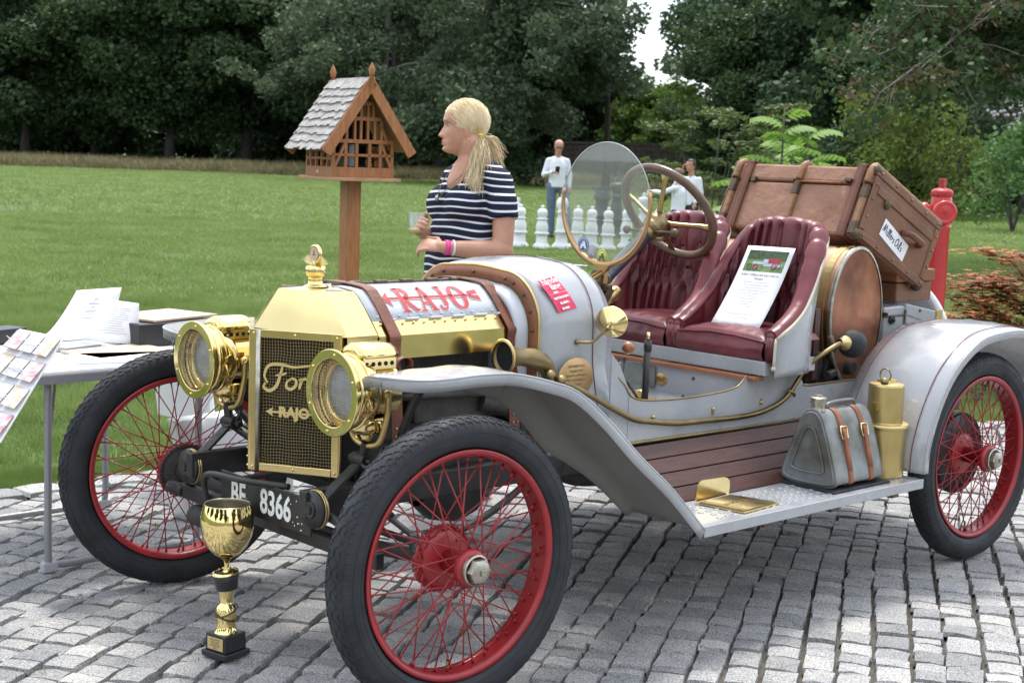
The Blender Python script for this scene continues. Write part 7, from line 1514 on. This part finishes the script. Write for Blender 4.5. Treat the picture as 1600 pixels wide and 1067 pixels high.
def eyes(H, parent, s=1.0, iris=(.05, .07, .08)):
    for sd in (-1, 1):
        m = MB(); c = H(.0640*s, .0305*s*sd, .000); m.ball(c, .0122*s, 16, 12); ey = m.build('eye', mat('eye_white', (.45, .40, .37), .25), parent)
        m = MB(); g = (H.f+H.l*.0).normalized(); m.lathe([(.0001, .0128*s), (.003*s, .0125*s), (.0058*s, .0112*s)], c, g, 16); m.build('iris', mat('iris_grey', iris, .2), ey)
        m = MB(); rg = []
        for i in range(7):
            a = R(18+12*i); rg.append([c+H.M@Vector((.0132*s*math.sin(b)*math.cos(R(90)-a) if False else .0132*s*math.cos(b)*math.sin(a), .0132*s*math.sin(b), .0132*s*math.cos(a)*.98)) for b in np.linspace(-1.5, 1.5, 11)])
        m.grid(rg[:5]); m.build('eyelid', M['skin'], ey, solid=.0012)
        m = MB(); m.tube([H(.084*s-.010*abs(t), sd*(.031+.016*t)*s, (.0205+.003*(1-abs(t)))*s) for t in (-1, -.5, 0, .5, 1)], [.0010*s, .002*s, .0022*s, .002*s, .0008*s], 6); m.build('eyebrow', mat('eyebrow', (.30, .20, .12), .8), parent)
# ---- the woman in the striped shirt
wp = dep(738, 300, 6.2); W0 = V(wp.x, wp.y, 0); Fb = (-rt*.78+V(-fw.x, -fw.y, 0)*.62); T = Frame(W0, Fb)
wo = thing('person', 'woman with blonde ponytail in a navy and white striped shirt holding a plastic cup', 'person', W0)
B = MB()
cap(B, [T(-.015, 0, 1.30), T(-.005, 0, 1.40), T(.016, 0, 1.49)], [.075, .055, .052]); cap(B, [T(-.005, 0, 1.43), T(.035, 0, 1.372), T(.068, 0, 1.325)], [.052, .062, .055]); cap(B, [T(-.02, -.150, 1.335), T(-.01, .0, 1.360), T(-.02, .150, 1.335)], [.040, .055, .040])
B.ball(T(.0, 0, 1.20), (.115, .150, .17), 18, 12, T.M); B.ball(T(.01, 0, 1.02), (.125, .155, .16), 18, 12, T.M); B.ball(T(-.01, 0, .90), (.13, .17, .14), 18, 12, T.M)
for s in (-1, 1): cap(B, [T(0, s*.09, .88), T(.01, s*.09, .50), T(-.01, s*.09, .09)], [.085, .06, .042]); cap(B, [T(-.03, s*.09, .05), T(.10, s*.10, .035)], [.04, .032])
eL, wL = T(.010, .232, 1.060), T(.235, .140, 1.070); cap(B, [T(-.015, .160, 1.325), T(-.01, .208, 1.20), eL], [.052, .048, .042]); cap(B, [eL, (eL+wL)/2+V(0, 0, -.004), wL], [.045, .040, .026])
eR, wR = T(.03, -.215, 1.07), T(.215, -.045, 1.120); cap(B, [T(-.015, -.150, 1.322), T(0, -.200, 1.20), eR], [.050, .048, .042]); cap(B, [eR, (eR+wR)/2, wR], [.044, .038, .026])
hL = (T(.33, .050, 1.085)-wL).normalized(); hand(B, wL, hL, V(0, 0, .6)+T.l*.8, .92, .95, -1)
hR = (T(.290, .005, 1.160)-wR).normalized(); hand(B, wR, hR, (T.f*.2-T.l*.9+V(0, 0, .1)), .92, 1.05, 1)
fh = (-rt*.985+V(-fw.x, -fw.y, 0)*.17); hp0 = dep(726.5, 197, 6.2-.02); HH_ = Frame(hp0, fh); HF = Frame((0, 0, 0), fh)
class HFr:
    def __init__(s, o, f, tilt=0): s.o = Vector(o); q = Frame(o, f); s.f = q.f; s.l = q.l; s.M = q.M
    def __call__(s, x, y, z): return s.o+s.M@Vector((x, y, z))
Hd = HFr(hp0, fh); head(B, Hd, 1.0); cap(B, [T(.0, 0, 1.42), Hd(-.012, 0, -.085), Hd(.0, 0, -.05)], [.054, .054, .055])
body = organic('body', B, .0042, M['skin'], wo, 4, .5)
eyes(Hd, body)
m = MB(); m.tube([Hd(.094-.010*(t*t), .019*t, -.0672+.0015*abs(t)) for t in np.linspace(-1, 1, 7)], [.001, .0028, .0034, .003, .0034, .0028, .001], 6); m.tube([Hd(.093-.010*(t*t), .017*t, -.0785) for t in np.linspace(-1, 1, 7)], [.001, .003, .0036, .004, .0036, .003, .001], 6); m.build('lips', M['lip'], body)
# shirt: stripes run round the cloth
ms_ = bpy.data.materials.new('striped_jersey'); ms_.use_nodes = True; t = ms_.node_tree; b = t.nodes['Principled BSDF']; b.inputs['Roughness'].default_value = .85; b.inputs['Specular IOR Level'].default_value = .2
g = t.nodes.new('ShaderNodeTexCoord'); sx = t.nodes.new('ShaderNodeSeparateXYZ'); n = t.nodes.new('ShaderNodeTexNoise'); n.inputs['Scale'].default_value = 4; n.inputs['Detail'].default_value = 1; ma = t.nodes.new('ShaderNodeMath'); ma.operation = 'MULTIPLY_ADD'; ma.inputs[1].default_value = .06
t.links.new(g.outputs['Object'], n.inputs['Vector']); t.links.new(g.outputs['Object'], sx.inputs[0]); t.links.new(n.outputs[0], ma.inputs[0]); t.links.new(sx.outputs[2], ma.inputs[2])
md = t.nodes.new('ShaderNodeMath'); md.operation = 'MODULO'; md.inputs[1].default_value = .0305; t.links.new(ma.outputs[0], md.inputs[0]); cmp_ = t.nodes.new('ShaderNodeMath'); cmp_.operation = 'LESS_THAN'; cmp_.inputs[1].default_value = .0080; t.links.new(md.outputs[0], cmp_.inputs[0])
mxs = t.nodes.new('ShaderNodeMix'); mxs.data_type = 'RGBA'; mxs.inputs[6].default_value = (.014, .018, .040, 1); mxs.inputs[7].default_value = (.72, .72, .74, 1); t.links.new(cmp_.outputs[0], mxs.inputs[0]); t.links.new(mxs.outputs[2], b.inputs['Base Color'])
n2 = t.nodes.new('ShaderNodeTexNoise'); n2.inputs['Scale'].default_value = 7; n2.inputs['Detail'].default_value = 3; bp = t.nodes.new('ShaderNodeBump'); bp.inputs['Strength'].default_value = .6; bp.inputs['Distance'].default_value = .03; t.links.new(g.outputs['Object'], n2.inputs['Vector']); t.links.new(n2.outputs[0], bp.inputs['Height']); t.links.new(bp.outputs[0], b.inputs['Normal'])
S_ = MB(); cap(S_, [T(-.02, -.148, 1.334), T(-.022, -.08, 1.362), T(-.028, 0, 1.365), T(-.022, .08, 1.362), T(-.02, .148, 1.334)], [.064, .064, .062, .064, .064]); S_.ball(T(.0, 0, 1.21), (.130, .172, .19), 20, 14, T.M)
for s in (-1, 1): S_.ball(T(.078, s*.062, 1.235), (.094, .095, .090), 18, 12, T.M)
S_.ball(T(.03, 0, 1.08), (.148, .172, .19), 20, 14, T.M); S_.loft([[T(cx+ a*math.cos(q), b_*math.sin(q), z) for q in np.linspace(0, 2*PI, 33)[:-1]] for cx, a, b_, z in ((.025, .150, .180, 1.08), (.028, .162, .190, 1.0), (.022, .165, .195, .93), (.02, .162, .192, .905))], True, True, True)
for s in (-1, 1): cap(S_, [T(-.02, s*.158, 1.322), T(-.012, s*.192, 1.25)], [.062, .060]); S_.tube([T(-.012, s*.186, 1.27), T(-.006, s*.212, 1.185)], [.064, .062], 20)
shirt = organic('striped_shirt', S_, .006, ms_, body, 8, .5)
m = MB(); m.loft([[T(.0+a*math.cos(q), b_*math.sin(q), z) for q in np.linspace(0, 2*PI, 33)[:-1]] for a, b_, z in ((.15, .185, .93), (.155, .19, .86), (.14, .18, .78))], True, True, True)
for s in (-1, 1): cap(m, [T(0, s*.09, .84), T(.01, s*.09, .50), T(-.01, s*.09, .10)], [.10, .078, .055])
organic('trousers', m, .01, M['navy'], body, 4)
for s in (-1, 1): m = MB(); cap(m, [T(-.04, s*.09, .045), T(.10, s*.105, .038)], [.045, .038]); m.build('shoe', M['blackplastic'], body)
# hair: swept shell and strands to the tie, then the tail
tie = dep(751, 213.5, 6.2-.055); HC = Hd(-.004, 0, .022)
m = MB(); rows = []
for i in range(61):
    ph = PI*i/60; row = []
    for j in range(97):
        th = 2*PI*j/96; d = Vector((math.sin(ph)*math.cos(th), math.sin(ph)*math.sin(th), math.cos(ph)))
        r = Vector((.094*d.x, .0810*d.y, .086*d.z)); 
        row.append((r.x-.008, r.y, r.z+.022))
    rows.append(row)
def keep(x, y, z): # hairline: forehead high, sweeping over the ear to the nape
    lim = .066-.0*abs(y); line = float(np.interp(x, [-.09, -.05, -.03, .0, .025, .045, .07, .09], [-.075, -.055, -.040, -.024, .010, .034, .052, .062])); return z > line
vs = [Hd(*p) for r in rows for p in r]; fs = []
for i in range(60):
    for j in range(96):
        q = [i*97+j, (i+1)*97+j, (i+1)*97+j+1, i*97+j+1]; cc_ = [rows[k//97][k % 97] for k in q]; c_ = [sum(a)/4 for a in zip(*cc_)]
        if keep(*c_): fs.append(tuple(q))
m.add(vs, fs, True); hr = m.build('hair', M['hair'], body, solid=.006)
m = MB(); rs = np.random.RandomState(3); tl = Hd.M.inverted()@(tie-Hd.o)
for k in range(1100):
    th = rs.uniform(-2.6, 2.6); 
    # start on the hairline or crown, run over the skull to the tie
    ph0 = rs.uniform(.15, 1.25); d0 = Vector((math.sin(ph0)*math.cos(th), math.sin(ph0)*math.sin(th), math.cos(ph0)))
    p0 = Vector((.096*d0.x-.008, .0825*d0.y, .0885*d0.z+.022))
    if not keep(p0.x, p0.y, p0.z-.013): continue
    P = []; 
    for u in np.linspace(0, 1, 9):
        q = p0.lerp(tl, u); c_ = Vector((-.008, 0, .022)); dd = q-c_; e = Vector((dd.x/.0965, dd.y/.0835, dd.z/.0885)); L = e.length
        if L < 1: q = c_+dd/L*(1+.035*rs.rand()**2) 
        P.append(Hd(*q)+V(0, 0, .0025*math.sin(u*5+k*.01)))
    m.tube(P, [.0009+.0007*math.sin(PI*min(u+.1, 1)) for u in np.linspace(0, 1, 9)], 4)
tag(m.build('hair_strands', M['hair'], hr), kind='stuff')
m = MB(); ends = [(dep(738, 292, 6.05), 190, .018), (dep(745, 300, 6.06), 90, .014), (dep(752, 270, 6.08), 120, .022), (dep(772, 260, 6.16), 120, .022), (dep(783, 252, 6.2), 40, .014)]
for e, n_, sp in ends:
    for k in range(n_):
        e_ = e+V(rs.normal(0, sp), rs.normal(0, sp), rs.normal(0, sp*1.3)); mid = tie.lerp(e_, .45)+V(0, 0, .022)+rt*(.012 if e is ends[3][0] else .004)+V(rs.normal(0, .008), rs.normal(0, .008), rs.normal(0, .006)); P = catmull([tie+V(rs.normal(0, .004), rs.normal(0, .004), rs.normal(0, .004)), mid, mid.lerp(e_, .6)+V(rs.normal(0, .004), rs.normal(0, .004), 0), e_], 4); L = len(P); m.tube(P, [.0017*(1-.6*i/L) for i in range(L)], 3)
tag(m.build('ponytail', M['hair'], hr), kind='stuff')
m = MB(); d_ = (dep(749, 240, 6.1)-tie).normalized(); m.tube([tie+(d_.orthogonal().normalized()*math.cos(a)+d_.cross(d_.orthogonal().normalized())*math.sin(a))*.0125 for a in np.linspace(0, 2*PI, 17)[:-1]], .0055, 6, closed=True); m.build('hair_tie', mat('yellow_hair_tie', (.75, .68, .08), .6), hr)
m = MB(); m.ball(Hd(-.006, .078, -.054), .004, 8, 6); m.ball(Hd(-.006, .079, -.064), .003, 8, 6); m.build('earring', M['brass'], body)
nk = [T(-.05, .075, 1.40), T(.06, .07, 1.385), T(.125, .035, 1.33), T(.175, .0, 1.262), T(.125, -.04, 1.33), T(.05, -.075, 1.385)]
m = MB(); m.tube(catmull(nk, 5), .0014, 5); pn = m.build('necklace', M['brassd'], body); m = MB(); m.ball(T(.180, 0, 1.262), (.009, .009, .013), 12, 8); m.ball(T(.165, .008, 1.285), .006, 8, 6); m.build('pendant', M['nickel'], pn)
def ring_on(p, d, r, w_, name, mt, par):
    u = d.orthogonal().normalized(); v_ = d.cross(u); m = MB(); m.loft([[p+d*h+(u*math.cos(a)+v_*math.sin(a))*rr for a in np.linspace(0, 2*PI, 25)[:-1]] for rr, h in ((r, -w_/2), (r*1.04, -w_/2), (r*1.04, w_/2), (r, w_/2))], True, False, True, True); return m.build(name, mt, par)
fd = (wL-eL).normalized(); ring_on(wL-fd*.010, fd, .0295, .020, 'pink_wristband', mat('hot_pink_band', (.80, .05, .30), .5), body); ring_on(wL-fd*.035, fd, .031, .008, 'white_bracelet', M['white'], body)
# cup in her right hand
cpv = T(.292, .012, 1.115); cu_ = thing('plastic_cup', 'clear plastic cup with a little yellow drink held by the striped-shirt woman', 'cup', cpv)
m = MB(); m.lathe([(.001, .001), (.026, .0), (.036, .085), (.0375, .087), (.0355, .086), (.0255, .003), (.001, .004)], cpv, (0, 0, 1), 32); m.build('cup_wall', glass('cup_plastic', (.93, .95, .96), milky=.05, gloss=.05), cu_); m = MB(); m.lathe([(.001, .004), (.0255, .004), (.0285, .024), (.001, .024)], cpv, (0, 0, 1), 28); m.build('yellow_drink', mat('yellow_drink', (.62, .50, .12), .1), cu_)
# ---- farther people
def person(o, f, h, label, top, bottom, arms, hairc=None, headtilt=0, legs=None, vox=.012, shoes='blackplastic', bald=False, sleeves='long'):
    s = h/1.78; F = Frame(o, f); t = thing('person', label, 'person', o); P = lambda x, y, z: F(x*s, y*s, z*s); m = MB()
    hd = HFr(P(.03+.05*headtilt, 0, 1.655-.02*headtilt), f); tm2 = Euler((0, R(26)*headtilt, 0)).to_matrix(); hd.M = hd.M@tm2; head(m, hd, s*1.0); cap(m, [P(-.01, 0, 1.42), hd(-.01*s, 0, -.08*s)], [.056*s, .054*s]); m.ball(P(0, 0, 1.25), (.11*s, .165*s, .20*s), 14, 10, F.M); m.ball(P(0, 0, 1.0), (.10*s, .15*s, .16*s), 14, 10, F.M)
    legs = legs or [[(0, .10, .92), (.02, .11, .50), (-.02, .12, .09)], [(0, -.10, .92), (.02, -.12, .50), (-.01, -.14, .09)]]
    for L in legs: cap(m, [P(*q) for q in L], [.085*s, .058*s, .042*s]); e = L[-1]; cap(m, [P(e[0]-.03, e[1], .045), P(e[0]+.13, e[1], .035)], [.04*s, .035*s])
    for A, hv in arms: cap(m, [P(*q) for q in A], [.050*s, .040*s, .026*s]); hand(m, P(*A[-1]), (F.f*hv[0]+F.l*hv[1]+V(0, 0, hv[2])), V(0, 0, 1), s, .9, 1, r=.010)
    bd = organic('body', m, vox, M['skin2'], t, 2); m = MB(); m.ball(P(0, 0, 1.25), (.125*s, .165*s, .20*s), 16, 12, F.M); cap(m, [P(-.01, -.15, 1.375), P(-.01, 0, 1.42), P(-.01, .15, 1.375)], [.050*s, .060*s, .050*s]); m.loft([[P(a*math.cos(q), b_*math.sin(q), z) for q in np.linspace(0, 2*PI, 25)[:-1]] for a, b_, z in ((.12, .160, 1.25), (.125, .150, 1.05), (.135, .168, .90))], True, True, True)
    for A, hv in arms:
        q = [P(*k) for k in A]; q[2] = q[1].lerp(q[2], .93)
        if sleeves == 'long': cap(m, q, [.058*s, .050*s, .038*s])
        else: cap(m, [q[0], q[0].lerp(q[1], .6)], [.066*s, .06*s])
    organic('shirt', m, vox, top, bd, 9); m = MB(); m.ball(P(0, 0, .93), (.125*s, .17*s, .12*s), 14, 10, F.M)
    for L in legs: cap(m, [P(*L[0]), P(*L[1]), P(L[2][0], L[2][1], .10)], [.098*s, .075*s, .060*s])
    organic('trousers', m, vox, bottom, bd, 3)
    for L in legs: e = L[-1]; m = MB(); cap(m, [P(e[0]-.04, e[1], .05), P(e[0]+.14, e[1], .040)], [.05*s, .042*s]); m.build('shoe', M[shoes], bd)
    if hairc:
        m = MB(); rows = []
        for i in range(15):
            ph = PI*.62*i/14; rows.append([hd(*(Vector((.103*math.sin(ph)*math.cos(a)-.012, .085*math.sin(ph)*math.sin(a), .098*math.cos(ph)+.022))*s)) if not (math.cos(a) > .45 and ph > 1.05) else hd(*(Vector((.085*math.sin(1.0)*math.cos(a)-.012, .075*math.sin(a)*.8, .06))*s)) for a in np.linspace(0, 2*PI, 25)])
        m.grid(rows); m.build('hair', hairc, bd)
    return t, hd, P, bd, F, s
mo = grd(872, 26.6); cf = V(-fw.x, -fw.y, 0).normalized()
man, hd, P, bd, F, s = person(mo, cf*1.0+rt*.10, 1.79, 'bald man in a white shirt and jeans standing and looking down at his phone', M['shirtw'], M['denim'], [([(-.01, -.165, 1.37), (.04, -.25, 1.12), (.22, -.12, 1.17)], (.6, .7, .12)), ([(-.01, .165, 1.37), (-.02, .225, 1.12), (.03, .22, .90)], (.2, 0, -1))], None, .9, [[(0, .10, .92), (.10, .17, .52), (.22, .24, .10)], [(0, -.10, .92), (.0, -.09, .50), (-.02, -.08, .09)]])
m = MB(); m.ball(hd(.078, 0, -.004), (.016, .060, .013), 14, 8, hd.M); m.build('sunglasses', M['blackplastic'], bd)
ph_ = thing('mobile_phone', 'black mobile phone in the bald man\'s hand', 'phone', P(.30, -.045, 1.21)); m = MB(); m.box(P(.305, -.04, 1.215), (.012, .075, .15), F.M@Euler((0, .6, 0)).to_matrix()); m.build('phone_body', M['blackplastic'], ph_, bev=.004)
ko = grd(1063, 21.2)
person(ko, (-rt*.8-cf*.55), 1.36, 'child in a white shirt seen from behind reaching out one arm', M['shirtw'], M['navy'], [([(-.01, .19, 1.39), (.22, .24, 1.30), (.45, .20, 1.32)], (1, .0, .2)), ([(-.01, -.19, 1.39), (-.02, -.25, 1.12), (.08, -.22, .92)], (.3, 0, -1))], mat('brown_hair', (.14, .09, .05), .6), .2)
ao = grd(1082, 23.5)
a_, hd, P, bd, F, s = person(ao, (-rt*.6+cf*.5), 1.50, 'person in a white shirt talking on a phone behind the child', M['shirtw'], M['navy'], [([(-.01, -.19, 1.39), (.16, -.30, 1.22), (.12, -.12, 1.56)], (0, .3, 1)), ([(-.01, .19, 1.39), (-.02, .25, 1.12), (.1, .2, .95)], (.3, 0, -1))], mat('dark_hair', (.05, .035, .025), .6), .1)
ph_ = thing('mobile_phone', 'dark phone held to the ear of the person behind the child', 'phone', P(.10, -.095, 1.63)); m = MB(); m.box(P(.08, -.10, 1.64), (.07, .012, .14), F.M); m.build('phone_body', M['blackplastic'], ph_, bev=.004)

# small litter on the paving
rs = np.random.RandomState(31); m = MB()
for s in [stones[i] for i in rs.choice(len(stones), 260)]:
    if not (0 < s[10] < 1600 and 760 < s[11] < 1067): continue
    c = V(s[0]+rs.uniform(-.05, .05), s[1]+rs.uniform(-.05, .05), .003+s[5]); a = rs.uniform(0, 6.28); L = rs.uniform(.004, .016); d = V(math.cos(a), math.sin(a), rs.uniform(-.1, .3))*L; w_ = V(-math.sin(a), math.cos(a), .2)*L*.4
    m.add([c-d, c+w_, c+d, c-w_], [(0, 1, 2, 3)])
tag(m.build('fallen_leaf_litter', leafmat('dry_litter', (.10, .06, .03), (.30, .20, .11), .1, 30)), 'tiny dry leaves and bits scattered over the cobbles', 'litter', kind='stuff')
